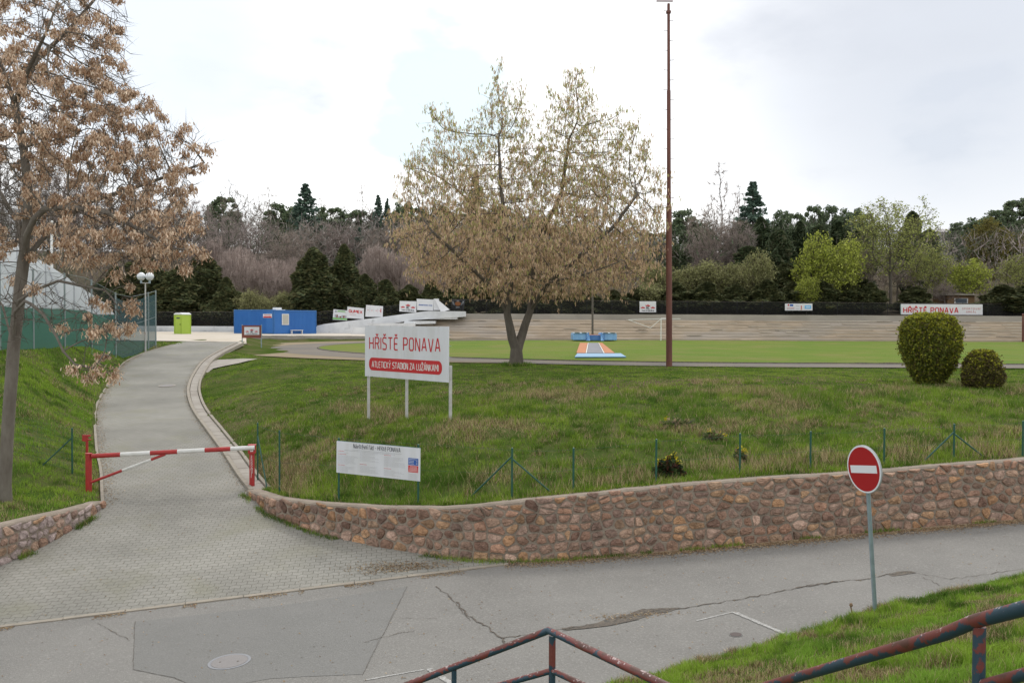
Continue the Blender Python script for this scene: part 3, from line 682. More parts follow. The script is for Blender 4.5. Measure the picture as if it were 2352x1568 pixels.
def low_wall():
    mb = MB(); rnd = random.Random(8)
    pts = densify([Vector((-27.4, 88.2, 0)), Vector((-26.6, 89.3, 0)), Vector((-15, 92.6, 0)), Vector((-8.2, 99.1, 0)), Vector((-7.6, 100.2, 0))], .8)
    for a, b in zip(pts[:-1], pts[1:]):
        t = (b-a).normalized(); n = Vector((-t.y, t.x, 0))*.4; h0 = -1.48+rnd.uniform(-.04, .02)
        q = [a, b, b+n, a+n]; vs = [(p.x, p.y, -2.2) for p in q]+[(p.x, p.y, h0) for p in q]
        mb.add(vs, [(4, 5, 6, 7), (0, 1, 5, 4), (2, 3, 7, 6), (1, 2, 6, 5), (3, 0, 4, 7)])
    tag(mb.build('retaining_wall', M['concrete'], smooth=False), 'low cracked grey concrete wall between the sandy yard and the track', 'retaining wall')
low_wall()

M['terrace'] = mat('terrace_concrete', (.42, .34, .255), .95, (.34, .28, .215), 1.6, .8, .5, 8, var2=(.36, .32, .28), v2scale=.3, v2amt=.8, stretch=(.35, 1, 1))
M['terrace_pale'] = mat('terrace_pale', (.60, .54, .46), .95, (.40, .34, .27), .9, .9, .4, 9, stretch=(.5, 1, 1))
M['parapet'] = mat('parapet_concrete', (.34, .31, .27), .95, (.25, .23, .2), .5, .8, .5, 8, stretch=(.5, 1, 1))
M['white_conc'] = mat('white_concrete', (.70, .71, .72), .9, (.52, .53, .55), .55, .8, .3, 6, v2scale=1.2, var2=(.40, .41, .42), v2amt=.6, v2lo=.56, v2hi=.68)
def terrace():
    root = empty('terrace', (20, 104, -2), 'long tan concrete spectator terrace behind the sports field', 'terrace')
    inv = Vector((-20, -104, 2)); rnd = random.Random(2)
    nst = 7; rise = .335; y0 = 101.2; tread = .62
    prof = [(y0, -.3), (y0, .32)]
    for k in range(nst): prof += [(y0+.25+(k+1)*tread-.0, .32+k*rise) if False else (y0+.1+k*tread+tread, .32+k*rise), (y0+.1+k*tread+tread, .32+(k+1)*rise)]
    ytop = y0+.1+nst*tread
    prof += [(ytop+.1, .32+nst*rise), (ytop+.1, 3.02), (ytop+.55, 3.02), (ytop+.55, -.3)]
    # the steps: broken into bays with worn edges
    mb = MB(); xs = [-12.5]
    while xs[-1] < 92: xs.append(xs[-1]+rnd.uniform(.9, 1.7))
    for k in range(nst+1):
        yy = y0 if k == 0 else y0+.1+k*tread; zt = .32+k*rise; zb = -.3 if k == 0 else .32+(k-1)*rise-.05
        if k == nst: break
        yn = y0+.1+(k+1)*tread+.02
        vs = []; 
        for i, x in enumerate(xs):
            bad = 1.0 if x < 28 else .35
            jy = rnd.uniform(-.07, .10)*bad; jz = rnd.uniform(-.075, .03)*bad
            vs += [(x, yy, zb), (x, yy+jy*.5, zt-.10+jz), (x, yy+.05+jy, zt+jz), (x, yn, zt+jz*.3)]
        n = len(xs)
        mb.add([Vector(v)+Vector((-20, -104, 0)) for v in vs], [(i*4+j, (i+1)*4+j, (i+1)*4+j+1, i*4+j+1) for i in range(n-1) for j in range(3)], 0)
        # pale worn nosing where the surface coat survives
        if k >= 1:
            for i in range(n-1):
                x = xs[i]
                pr = (.9 if x > 28 else .10) if x > 18 or k < 6 else .2
                if k == 5: pr *= .6
                if rnd.random() < pr:
                    a, b = xs[i], xs[i+1]+.02; d = rnd.uniform(.0, .03)
                    mb.add([Vector(v)+Vector((-20, -104, 0)) for v in [(a, yy-.035, zt-.055), (b, yy-.035, zt-.055), (b, yy-.035, zt+.035-d), (a, yy-.035, zt+.035-d), (a, yy+.35, zt+.037-d), (b, yy+.35, zt+.037-d)]], [(0, 1, 2, 3), (3, 2, 5, 4)], 1)
    cap = [(y, z) for y, z in prof[:-4]]+[(ytop+.1, -.3)]
    mb.add([(-12.5-20, y-104, z-.06) for y, z in cap], [tuple(range(len(cap)))]); mb.add([(-7.2-20, ytop+.1-104, -.3), (-7.2-20, ytop+.5-104, -.3), (-7.2-20, ytop+.5-104, 3.0), (-7.2-20, ytop+.1-104, 3.0)], [(0, 1, 2, 3)])
    mb.build('steps', [M['terrace'], M['terrace_pale']], root)
    mb = MB(); yy = y0+.1+nst*tread-.05; xs = [-7.2]+[x for x in xs if x > -7]; n = len(xs); vs = []
    for i, x in enumerate(xs):
        a = rnd.uniform(-.02, .02); vs += [(x, yy, .32+(nst-1)*rise-.1), (x, yy+a, 3.0+a), (x, yy+.4, 3.0+a), (x, yy+.4, .5)]
    mb.add([Vector(v)+Vector((-20, -104, 0)) for v in vs], [(i*4+j, (i+1)*4+j, (i+1)*4+j+1, i*4+j+1) for i in range(n-1) for j in range(3)]+[(0, 1, 2, 3)])
    mb.build('parapet', M['parapet'], root)
    mb = MB()   # dark gaps where slabs have cracked apart
    for _ in range(26):
        x = rnd.uniform(-5, 90); k = rnd.randrange(1, 7); w = rnd.uniform(.5, 3); yy = y0+.1+k*tread-.045; z = .32+k*rise+rnd.uniform(-.26, -.07)
        p = [(x, z), (x+w*.4, z+rnd.uniform(-.03, .03)), (x+w, z+rnd.uniform(-.05, .05))]
        for (xa, za), (xb, zb) in zip(p[:-1], p[1:]): mb.add([(xa-20, yy-104, za), (xb-20, yy-104, zb), (xb-20, yy-104, zb+.03), (xa-20, yy-104, za+.045)], [(0, 1, 2, 3)])
    ck = mb.build('crack', M['crack'], root); ck['kind'] = 'stuff'
    # white-painted sloping end wall and the white step ends beside it
    def px(x, y, Y): p = at(x, y, Y); return (p.x-20, p.y-104, p.z+2)
    mb = MB()
    def slab(pp, Y, th):
        a = [Vector(px(x, y, Y)) for x, y in pp]; n = len(a); vs = a+[v+Vector((0, th, 0)) for v in a]
        mb.add(vs, [tuple(reversed(range(n))), tuple(range(n, 2*n))]+[(i, (i+1) % n, n+(i+1) % n, n+i) for i in range(n)])
    slab([(728, 767), (728, 748), (745, 744), (800, 737), (870, 729), (935, 720), (985, 714), (1068, 715), (1068, 727), (1010, 731), (948, 735), (870, 748), (838, 753), (838, 768)], 103.2, 2.3)
    slab([(805, 768), (812, 752), (845, 752), (845, 768)], 100.6, 1.0); slab([(838, 768), (845, 742), (950, 742), (950, 750), (900, 752), (900, 768)], 100.3, 2.2)
    slab([(925, 746), (930, 737), (999, 737), (999, 743)], 102.3, 1.8); slab([(985, 733), (985, 728), (1050, 728), (1050, 733)], 103.3, 1.8)
    mb.build('end_wall', M['white_conc'], root)
terrace()

# low white wall behind the toilet
mb = MB(); p0 = at(360, 766, 106); p1 = at(760, 766, 106)
mb.box(((p0.x+p1.x)/2-4, 106.2, -1.1), (p1.x-p0.x+10, .35, .95)); tag(mb.build('boundary_wall', M['white_conc']), 'low whitewashed wall behind the green toilet and blue cabins', 'low wall')

# ------------------------------------------------------------------ stroke lettering
GL_ = {
 'A': (.62, [[(0, 0), (0, .0), (.27, 1), (.35, 1), (.62, 0)], [(.09, .30), (.53, .30)]]), 'H': (.58, [[(0, 0), (0, 1)], [(.58, 0), (.58, 1)], [(0, .5), (.58, .5)]]),
 'R': (.58, [[(0, 0), (0, 1), (.44, 1), (.58, .88), (.58, .62), (.44, .5), (0, .5)], [(.34, .5), (.60, 0)]]), 'I': (0, [[(0, 0), (0, 1)]]),
 'S': (.54, [[(.54, .92), (.46, 1), (.12, 1), (0, .88), (0, .64), (.12, .53), (.42, .47), (.54, .36), (.54, .12), (.42, 0), (.08, 0), (0, .08)]]),
 'T': (.6, [[(0, 1), (.6, 1)], [(.3, 1), (.3, 0)]]), 'E': (.5, [[(.5, 1), (.1, 1), (0, .9), (0, .1), (.1, 0), (.5, 0)], [(0, .5), (.44, .5)]]),
 'P': (.56, [[(0, 0), (0, 1), (.42, 1), (.56, .88), (.56, .58), (.42, .45), (0, .45)]]), 'O': (.58, [[(.14, 0), (.44, 0), (.58, .14), (.58, .86), (.44, 1), (.14, 1), (0, .86), (0, .14), (.14, 0)]]),
 'N': (.58, [[(0, 0), (0, 1), (.06, 1), (.52, 0), (.58, 0), (.58, 1)]]), 'V': (.62, [[(0, 1), (.27, 0), (.35, 0), (.62, 1)]]), 'L': (.46, [[(0, 1), (0, .1), (.1, 0), (.46, 0)]]),
 'C': (.52, [[(.52, .9), (.42, 1), (.13, 1), (0, .86), (0, .14), (.13, 0), (.42, 0), (.52, .1)]]), 'K': (.56, [[(0, 0), (0, 1)], [(0, .45), (.16, .5), (.54, 1)], [(.16, .5), (.56, 0)]]),
 'Y': (.6, [[(0, 1), (.3, .48), (.6, 1)], [(.3, .48), (.3, 0)]]), 'D': (.58, [[(0, 0), (0, 1), (.42, 1), (.58, .85), (.58, .15), (.42, 0), (0, 0)]]), 'Z': (.54, [[(0, 1), (.54, 1), (0, 0), (.54, 0)]]),
 'U': (.58, [[(0, 1), (0, .14), (.14, 0), (.44, 0), (.58, .14), (.58, 1)]]), 'M': (.74, [[(0, 0), (0, 1), (.06, 1), (.37, .35), (.68, 1), (.74, 1), (.74, 0)]]), 'G': (.56, [[(.54, .9), (.44, 1), (.13, 1), (0, .86), (0, .14), (.13, 0), (.42, 0), (.56, .14), (.56, .46), (.3, .46)]]),
 'X': (.58, [[(0, 0), (.58, 1)], [(0, 1), (.58, 0)]]), 'B': (.56, [[(0, 0), (0, 1), (.4, 1), (.52, .9), (.52, .62), (.42, .52), (0, .52)], [(.42, .52), (.56, .4), (.56, .12), (.44, 0), (0, 0)]]), 'J': (.4, [[(.4, 1), (.4, .14), (.28, 0), (.08, 0), (0, .08)]]), 'F': (.48, [[(0, 0), (0, .9), (.1, 1), (.48, 1)], [(0, .5), (.42, .5)]]),
 '-': (.34, [[(0, .42), (.34, .42)]]), '&': (.5, [[(.5, 0), (.08, .78), (.12, 1), (.34, 1), (.36, .8), (0, .3), (.06, 0), (.34, 0), (.5, .35)]]),
 'a': (.44, [[(.04, .72), (.34, .72), (.44, .62), (.44, 0), (.1, 0), (0, .1), (0, .32), (.1, .4), (.44, .4)]]), 'v': (.44, [[(0, .72), (.2, 0), (.24, 0), (.44, .72)]]), 's': (.4, [[(.4, .68), (.34, .72), (.08, .72), (0, .64), (0, .46), (.08, .38), (.32, .34), (.4, .26), (.4, .08), (.32, 0), (.04, 0)]]),
 't': (.3, [[(.3, 0), (.14, 0), (.06, .1), (.06, .95)], [(-.06, .72), (.3, .72)]]), 'e': (.44, [[(.42, 0), (.1, 0), (0, .1), (0, .62), (.1, .72), (.34, .72), (.44, .62), (.44, .36), (0, .36)]]), 'n': (.44, [[(0, 0), (0, .72), (.34, .72), (.44, .62), (.44, 0)]]), 'i': (0, [[(0, 0), (0, .72)], [(0, .9), (0, 1.0)]]), 'í': (0.04, [[(0, 0), (0, .72)], [(-.03, .86), (.1, 1.08)]]),
 'r': (.3, [[(0, 0), (0, .72), (.3, .72)]]), 'd': (.44, [[(.44, 1), (.44, 0), (.1, 0), (0, .1), (0, .62), (.1, .72), (.44, .72)]]), 'o': (.44, [[(.1, 0), (.34, 0), (.44, .1), (.44, .62), (.34, .72), (.1, .72), (0, .62), (0, .1), (.1, 0)]]), 'k': (.4, [[(0, 0), (0, 1)], [(0, .32), (.38, .72)], [(.12, .42), (.4, 0)]]),
 'h': (.42, [[(0, 0), (0, 1)], [(0, .72), (.32, .72), (.42, .62), (.42, 0)]]), 'm': (.64, [[(0, 0), (0, .72), (.54, .72), (.64, .62), (.64, 0)], [(.32, .72), (.32, 0)]]), 'j': (.1, [[(.1, .72), (.1, -.2), (-.05, -.2)], [(.1, .9), (.1, 1)]]), 'y': (.44, [[(0, .72), (.22, 0)], [(.44, .72), (.14, -.22)]]), 'c': (.4, [[(.4, .72), (.1, .72), (0, .62), (0, .1), (.1, 0), (.4, 0)]]), 'l': (.05, [[(0, 1), (0, 0), (.08, 0)]])}
ACC = {'Ř': ('R', 'c'), 'Š': ('S', 'c'), 'Ě': ('E', 'c'), 'Ý': ('Y', 'a'), 'Ž': ('Z', 'c'), 'Á': ('A', 'a'), 'Í': ('I', 'a'), 'á': ('a', 'a'), 'š': ('s', 'c'), 'ě': ('e', 'c'), 'ř': ('r', 'c'), 'ý': ('y', 'a')}
def layout(txt, gap=.22, space=.42):
    x = 0; S = []
    for ch in txt:
        if ch == ' ': x += space; continue
        a = None
        if ch in ACC: ch, a = ACC[ch]
        w, st = GL_[ch]
        for p in st: S.append([(x+u, v) for u, v in p])
        if a:
            b = 1.14 if ch.isupper() else .86; c = x+w/2
            S.append([(c-.17, b+.17), (c, b+.03), (c+.17, b+.17)] if a == 'c' else [(c-.04, b), (c+.14, b+.2)])
        x += w+gap
    return S, x-gap
def strokes(mb, S, P, th, scale, ox, oy, wth, mi=0, xs=1.0):
    """mitred ribbons; P(u,v,w)"""
    for pl in S:
        p = [Vector((ox+u*scale*xs, oy+v*scale)) for u, v in pl]
        q = [p[0]]
        for k in p[1:]:
            if (k-q[-1]).length > 1e-6: q.append(k)
        p = q; n = len(p); closed = (p[0]-p[-1]).length < 1e-5 and n > 2
        Lf = []; Rt = []
        for i in range(n):
            a = p[i-1] if i > 0 else (p[-2] if closed else None); b = p[i+1] if i < n-1 else (p[1] if closed else None)
            d1 = (p[i]-a).normalized() if a is not None else None; d2 = (b-p[i]).normalized() if b is not None else None
            if d1 is None: d1 = d2
            if d2 is None: d2 = d1
            n1 = Vector((-d1.y, d1.x)); n2 = Vector((-d2.y, d2.x)); m = (n1+n2)
            m = m.normalized() if m.length > 1e-4 else n1
            k = min(1/max(m.dot(n1), .4), 1.8); Lf.append(p[i]+m*wth/2*k); Rt.append(p[i]-m*wth/2*k)
        for i in range(n-1):
            c = [Rt[i], Rt[i+1], Lf[i+1], Lf[i]]
            vs = [P(v.x, v.y, 0) for v in c]+[P(v.x, v.y, th) for v in c]
            mb.add(vs, [(4, 5, 6, 7), (0, 1, 5, 4), (1, 2, 6, 5), (2, 3, 7, 6), (3, 0, 4, 7)], mi)
def text(mb, txt, P, cx, y, h, wth, th=.004, mi=0, width=None, gap=.22, space=.42, xs=1.0):
    S, w = layout(txt, gap, space); sc = h
    if width: xs = width/(w*sc)
    strokes(mb, S, P, th, sc, cx-w*sc*xs/2, y, wth, mi, xs)
def plane(o, u, v):
    """P(u,v,w) for a board with corner o, unit vectors u, v; w is out of the face"""
    n = u.cross(v).normalized()
    return lambda a, b, c: o+u*a+v*b+n*c
def rect(mb, P, x0, y0, x1, y1, th, mi=0, w0=0):
    vs = [P(x0, y0, w0), P(x1, y0, w0), P(x1, y1, w0), P(x0, y1, w0), P(x0, y0, th), P(x1, y0, th), P(x1, y1, th), P(x0, y1, th)]
    mb.add(vs, [(4, 5, 6, 7), (3, 2, 1, 0), (0, 1, 5, 4), (1, 2, 6, 5), (2, 3, 7, 6), (3, 0, 4, 7)], mi)
def loc(root, P): return lambda a, b, c: P(a, b, c)-root.location
Z = Vector((0, 0, 1))

# ------------------------------------------------------------------ the big sign
def big_sign():
    a = at(843, 965, 26.7); b = at(1034, 965, 24.0); zt = (at(839, 747, 26.8).z+at(1036, 750, 24).z)/2; zb = (at(839, 863, 26.8).z+at(1036, 878, 24).z)/2
    u = Vector((b.x-a.x, b.y-a.y, 0)).normalized(); o = Vector((a.x, a.y, zb))-u*.05; Wd = (b-a).to_2d().length+.0; H = zt-zb
    root = empty('billboard', (o.x, o.y, G(o.x, o.y)), 'large white board on three posts with big red lettering above a red banner', 'sign')
    P0 = plane(o, u, Z); P = loc(root, P0); n = u.cross(Z).normalized()
    mb = MB(); rect(mb, P, 0, 0, Wd*.5-.002, H, .04); rect(mb, P, Wd*.5+.002, 0, Wd, H-.004, .04)
    for k in range(7):
        for y in (.012, H-.02): rect(mb, P, Wd*(k+.3)/7, y, Wd*(k+.3)/7+.02, y+.012, .046, 1)
    pn = mb.build('board', [M['sign_white'], M['sign_grey']], root)
    mb = MB(); text(mb, 'HŘIŠTĚ PONAVA', lambda a, b, c: P(a, b, c+.041), Wd*.487, H*.545, H*.225, .042, .004, width=Wd*.85, gap=.30, space=.55); mb.build('lettering', M['sign_red'], pn)
    mb = MB(); r = .16; y0, y1, x0, x1 = H*.125, H*.375, Wd*.055, Wd*.935; poly = []
    for cx, cy, a0 in [(x1-r, y1-r, 0), (x0+r, y1-r, 90), (x0+r, y0+r, 180), (x1-r, y0+r, 270)]:
        for k in range(7): poly.append((cx+r*math.cos(R(a0+k*15)), cy+r*math.sin(R(a0+k*15))))
    mb.prism(poly, lambda a, b, c: P(a, b, c+.041), .003); bn = mb.build('banner', M['sign_red'], pn)
    mb = MB(); text(mb, 'ATLETICKÝ STADION ZA LUŽÁNKAMI', lambda a, b, c: P(a, b, c+.0445), Wd*.495, H*.188, H*.112, .024, .003, width=Wd*.80, gap=.22, space=.45); mb.build('lettering', M['white_paint'], bn)
    for s, tp in [(.06, H), (Wd*.5, H), (Wd-.0, H*.32)]:
        q = o+u*s-n*.05; g = G(q.x, q.y)
        top = zb+(tp if s < Wd*.9 else H*.30)
        mb = MB(); mb.tube([Vector((q.x, q.y, g-.3))-root.location, Vector((q.x, q.y, top))-root.location], .045, 14); mb.build('post', M['post_white'], root, smooth=True)
    # side rail on the right edge with its little screws
    mb = MB()
    for k in range(5): p = P(Wd-.03, H*(.05+.2*k), -.02); mb.tube([p, p+(u*.09)], .006, 6)
    bt_ = mb.build('bolt', M['galv'], root); bt_['kind'] = 'stuff'
big_sign()

# ------------------------------------------------------------------ green fence posts
def fpost(mb, p, h, r=.021):
    mb.tube([(p.x, p.y, p.z-.25), (p.x, p.y, p.z+h)], r, 10); mb.lathe([(r+.003, 0), (r+.003, .02), (.004, .03)], (p.x, p.y, p.z+h-.005), 10)
def wallpoint(px, back=.55):
    """point on the bank just behind the right wall, in the direction of a pixel column"""
    Y = 16.0; d = ray(px, 1100); best = None
    for i in range(len(WR)-1):
        a = offs(i, WR, back); b = offs(i+1, WR, back); e = b-a; den = d.x*e.y-e.x*1.0
        if abs(den) < 1e-6: continue
        # d*Y = a + e*t
        t = (a.x*1.0-d.x*a.y)/(d.x*e.y-e.x); 
        if -1e-6 <= t <= 1.000001: best = a+e*t
    return best
def fences():
    root = empty('wire_fence', (0, 0, 0), 'green wire fence on thin posts running behind the top of the curved stone wall', 'fence')
    ps = []
    spec = [(592, 972, .5), (642, 990, .4), (1176, 1030, .45), (1317, 1030, .55), (1507, 1010, .55), (1699, 997, .6), (1861, 992, .6), (2030, 985, .6), (2190, 975, .6), (2348, 968, .6), (2510, 962, .6)]
    for px, top, bk in spec:
        q = wallpoint(px, bk) if px != 592 else Vector((at(592, 1105, 23.2).x, 23.2)); g = G(q.x, q.y); h = at(px, top, q.y).z-g
        mb = MB(); fpost(mb, Vector((q.x, q.y, g)), h); mb.build('post', M['green_metal'], root, smooth=True); ps.append((Vector((q.x, q.y, g)), h))
    def brace(i, j, f=.88, d=1.0):
        p, h = ps[i]; q = ps[j][0]; e = (q-p).to_2d().normalized()*d; e = Vector((p.x+e.x, p.y+e.y)); g = G(e.x, e.y)
        mb = MB(); mb.tube([(p.x, p.y, p.z+h*f), (e.x, e.y, g+.03)], .017, 8); mb.build('brace', M['green_metal'], root, smooth=True)
    brace(0, 1, .8, 1.15); brace(2, 1, .85, .95); brace(2, 3, .8, .8); brace(8, 7, .8, .7); brace(8, 9, .75, .7)
    mb = MB()
    for f in (.97, .5):
        for (a, ha), (b, hb) in zip(ps[:-1], ps[1:]):
            m = (a+b)/2; m.z += (ha+hb)/2*f-.02; mb.tube([(a.x, a.y, a.z+ha*f), m, (b.x, b.y, b.z+hb*f)], .0022, 4)
    mb.build('wire', M['green_metal'], root)
    # left fence: one visible post, its brace, wires running out of the picture
    r2 = empty('wire_fence', (0, 0, 0), 'green wire fence post with one slanting brace on the left bank beside the barrier', 'fence')
    p = hit(166, 1088, G, 18); h = at(165, 984, p.y).z-p.z
    mb = MB(); fpost(mb, p, h, .022); mb.build('post', M['green_metal'], r2, smooth=True)
    b = at(98, 1060, p.y-.2); mb = MB(); mb.tube([(p.x, p.y, p.z+h*.8), (b.x, b.y, G(b.x, b.y))], .018, 8); mb.build('brace', M['green_metal'], r2, smooth=True)
    q = Vector((p.x-2.4, p.y-.6, 0)); q.z = G(q.x, q.y); mb = MB(); fpost(mb, q, h, .022); mb.build('post', M['green_metal'], r2, smooth=True)
    mb = MB()
    for k in range(9):
        f = .98-k*.11; mb.tube([p+Z*h*f, q+Z*h*f], .0022, 4)
    for k in range(24):
        t = k/24; a = p.lerp(q, t); mb.tube([a+Z*.1, a+Z*h*.97], .0018, 4)
    mb.build('wire', M['green_metal'], r2)
fences()

# ------------------------------------------------------------------ information board
def info_board():
    a = wallpoint(777, .42); b = wallpoint(960, .42); A = Vector((a.x, a.y, G(a.x, a.y))); B = Vector((b.x, b.y, G(b.x, b.y)))
    root = empty('notice_board', A, 'white notice board on two green posts with dark heading and small columns of text', 'sign')
    u = (B-A); u.z = 0; Lg = u.length
    # tilt follows the photograph: the right end hangs a little lower
    tl = at(774, 1012, A.y-.03); tr = at(966, 1029, B.y-.03); bl = at(773, 1083, A.y-.03); u = (tr-tl); Wd = u.length; u.normalize(); H = ((tl-bl).length+(tr-at(965, 1106, B.y-.03)).length)/2
    v = Z-u*u.dot(Z); v.normalize(); o = tl-v*H; P = loc(root, plane(o, u, v)); q = lambda d: (lambda a, b, c: P(a, b, c+d))
    mb = MB(); rect(mb, P, 0, 0, Wd, H, .012); bd = mb.build('board', M['sign_white'], root)
    mb = MB(); text(mb, 'Návštěvní řád - Hřiště PONAVA', q(.0125), Wd*.49, H*.825, H*.125, .0095, .002, width=Wd*.56, gap=.26, space=.4)
    mb.build('heading', M['sign_dark'], bd)
    mb = MB(); rnd = random.Random(4)
    def para(x0, x1, y0, n, mi=0, th=.0042, step=.0215):
        for k in range(n):
            xe = x1-(x1-x0)*rnd.uniform(0, .25) if rnd.random() < .8 else x0+(x1-x0)*.5; x = x0
            while x < xe:
                w = rnd.uniform(.012, .045); rect(mb, q(.0125), x, y0-k*step, min(x+w, xe), y0-k*step+th, .0015, mi); x += w+.007
    para(Wd*.20, Wd*.80, H*.765, 1, 0, .007); para(Wd*.10, Wd*.88, H*.725, 1, 0, .008)
    for x0, x1, blocks in [(.02, .27, [(.69, 1, 1), (.64, 1, 0), (.595, 1, 1), (.55, 9, 0), (.25, 1, 1), (.21, 6, 0)]), (.29, .53, [(.69, 9, 0), (.335, 1, 1), (.28, 7, 0)]), (.58, .83, [(.69, 1, 1), (.64, 10, 0), (.28, 1, 1), (.23, 6, 0)])]:
        for y, n, c in blocks: para(Wd*x0, Wd*(x0+.10) if c else Wd*x1, H*y, n, c, .008 if c else .0042)
    mb.build('small_print', [M['sign_grey'], M['sign_red']], bd)
    mb = MB(); rect(mb, q(.0125), Wd*.865, H*.47, Wd*.98, H*.68, .002, 0); rect(mb, q(.0125), Wd*.865, H*.25, Wd*.98, H*.455, .002, 1)
    for k in range(4): rect(mb, q(.0145), Wd*.872, H*(.64-.045*k), Wd*(.972 if k == 0 else .93), H*(.64-.045*k)+.007, .0015, 2)
    for k in range(4): rect(mb, q(.0145), Wd*.955, H*(.64-.045*k), Wd*.972, H*(.64-.045*k)+.007, .0015, 2)
    for k in range(5): rect(mb, q(.0145), Wd*(.885-.004*k), H*(.42-.035*k), Wd*(.965+.003*k), H*(.42-.035*k)+.007, .0015, 2)
    for x0, y0, x1, y1 in [(.865, .03, .98, .034), (.865, .03, .867, .24), (.978, .03, .98, .24)]: rect(mb, q(.0125), Wd*x0, H*y0, Wd*x1, H*y1, .0015, 3)
    for k in range(6): rect(mb, q(.0125), Wd*.875, H*(.20-.028*k), Wd*.97, H*(.20-.028*k)+.0035, .0015, 3)
    mb.build('panel', [M['sign_blue'], M['sign_red'], M['white_paint'], M['sign_grey']], bd)
    for Q in (A, B):
        s = (Q-A).to_2d().length; top = at(777 if Q is A else 959, 1008 if Q is A else 1023, Q.y).z
        mb = MB(); c = Q-root.location+Vector((0, .06, 0)); mb.tube([(c.x, c.y, -.3+c.z), (c.x, c.y, top-root.location.z)], .021, 10); mb.lathe([(.024, 0), (.024, .02), (.004, .03)], (c.x, c.y, top-root.location.z-.005), 10); mb.build('post', M['green_metal'], root, smooth=True)
    mb = MB(); e = P(0, H, -.012); f = P(Wd, H, -.012); mb.tube([e, f], .012, 6); mb.build('rail', M['green_metal'], root)
info_board()

# ------------------------------------------------------------------ red and white barrier
def barrier():
    A = hit(204, 1131, zdrive); B = hit(579, 1117, zdrive); A.z = G(A.x, A.y)
    root = empty('barrier', A, 'red and white striped swing barrier closing the paved drive', 'barrier')
    zt = at(203, 1040, A.y).z-A.z; b = B-A; bt = at(578, 1022, B.y).z-A.z
    mb = MB(); mb.tube([(0, 0, -.3), (0, 0, zt-.02)], .075, 18); mb.lathe([(.083, 0), (.083, .018), (0.01, .022)], (0, 0, zt-.02), 18); mb.build('hinge_post', M['red_paint'], root, smooth=True)
    p0 = at(211, 1047, A.y-.05)-A; p1 = at(585, 1027.5, B.y-.09)-A
    mb = MB(); cuts = [(285-285)/1440, (535-285)/1440, (795-285)/1440, (1035-285)/1440, (1278-285)/1440, (1508-285)/1440, 1.0]
    d = p1-p0
    for k in range(6):
        mb.tube([p0+d*cuts[k], p0+d*cuts[k+1]], .057 if k % 2 == 0 else .0565, 16, k % 2)
    bm = mb.build('boom', [M['red_paint'], M['white_paint']], root, smooth=True)
    mb = MB(); q0 = at(209, 1107, A.y-.03)-A; q1 = p0+d*.445-Z*.05; e = q1-q0
    for k, (s, t) in enumerate([(0, .42), (.42, .81), (.81, 1)]): mb.tube([q0+e*s, q0+e*t], .034, 12, k % 2)
    mb.build('brace', [M['red_paint'], M['white_paint']], root, smooth=True)
    rb = Matrix.Rotation(R(12), 3, 'Z'); mb = MB(); mb.box((b.x, b.y, (B.z-A.z-.3+bt-.2)/2), (.125, .125, bt-.2-(B.z-A.z)+.3), 0, rb)
    pp = mb.build('latch_post', M['red_paint'], root, bevel=.008)
    mb = MB(); cz = bt-.1; mb.box((b.x, b.y-.0, cz), (.185, .20, .21), 0, rb); mb.box((b.x, b.y, cz+.112), (.205, .215, .014), 0, rb); mb.build('latch_housing', M['red_paint'], pp, bevel=.006)
    # sticker and white scribbles on the post
    u = rb @ Vector((1, 0, 0)); P = plane(Vector((b.x, b.y, 0))-(rb @ Vector((0, 1, 0)))*.103-u*.1, u, Z)
    mb = MB(); rect(mb, P, .065, cz-.05, .135, cz+.03, .003); st = mb.build('sticker', M['white_paint'], pp)
    mb = MB(); strokes(mb, [[(0, 0), (0, 1), (.6, 1), (.6, .5), (0, .5)]], lambda a, b_, c: P(a, b_, c+.003), .002, .045, .088, cz-.034, .008); mb.build('mark', M['sign_red'], st)
    P2 = plane(Vector((b.x, b.y, 0))-(rb @ Vector((0, 1, 0)))*.063-u*.06, u, Z); mb = MB(); rnd = random.Random(6)
    z0 = bt-.25
    for k in range(9):
        y = z0-k*.042
        strokes(mb, [[(rnd.uniform(0, .3), 0), (rnd.uniform(0, .4), 1), (rnd.uniform(.5, 1), rnd.uniform(.2, 1)), (rnd.uniform(.6, 1), rnd.uniform(-.2, .4))]], P2, .002, .045, .03, y-.04, .007)
    strokes(mb, [[(0, 0), (.1, -1.2), (0, -3)]], P2, .002, .07, .04, z0-.36, .008); strokes(mb, [[(0, 0), (.0, -2.2)]], P2, .002, .07, .075, z0-.3, .006)
    mb.build('scribble', M['white_paint'], pp)
    # the red hold-back catch behind the hinge post
    C0 = at(200, 1040, 25.3); g = G(C0.x, C0.y); r2 = empty('barrier_catch', (C0.x, C0.y, g), 'small red metal catch on a short post in the grass behind the barrier post', 'barrier catch')
    hz = at(196, 998, 25.3).z-g
    mb = MB(); mb.box((0, 0, (hz-.12)/2-.1), (.06, .05, hz-.12+.2)); mb.build('post', M['red_paint'], r2, bevel=.005)
    mb = MB(); mb.prism([(-.13, -.17), (-.12, .0), (.09, .0), (.09, -.05), (.02, -.06), (.03, -.17), (-.05, -.19)], lambda a, b_, c: Vector((a, -.03+c, hz+b_)), .06); mb.box((.05, 0, hz-.14), (.13, .05, .03)); mb.build('catch', M['red_paint'], r2)
barrier()

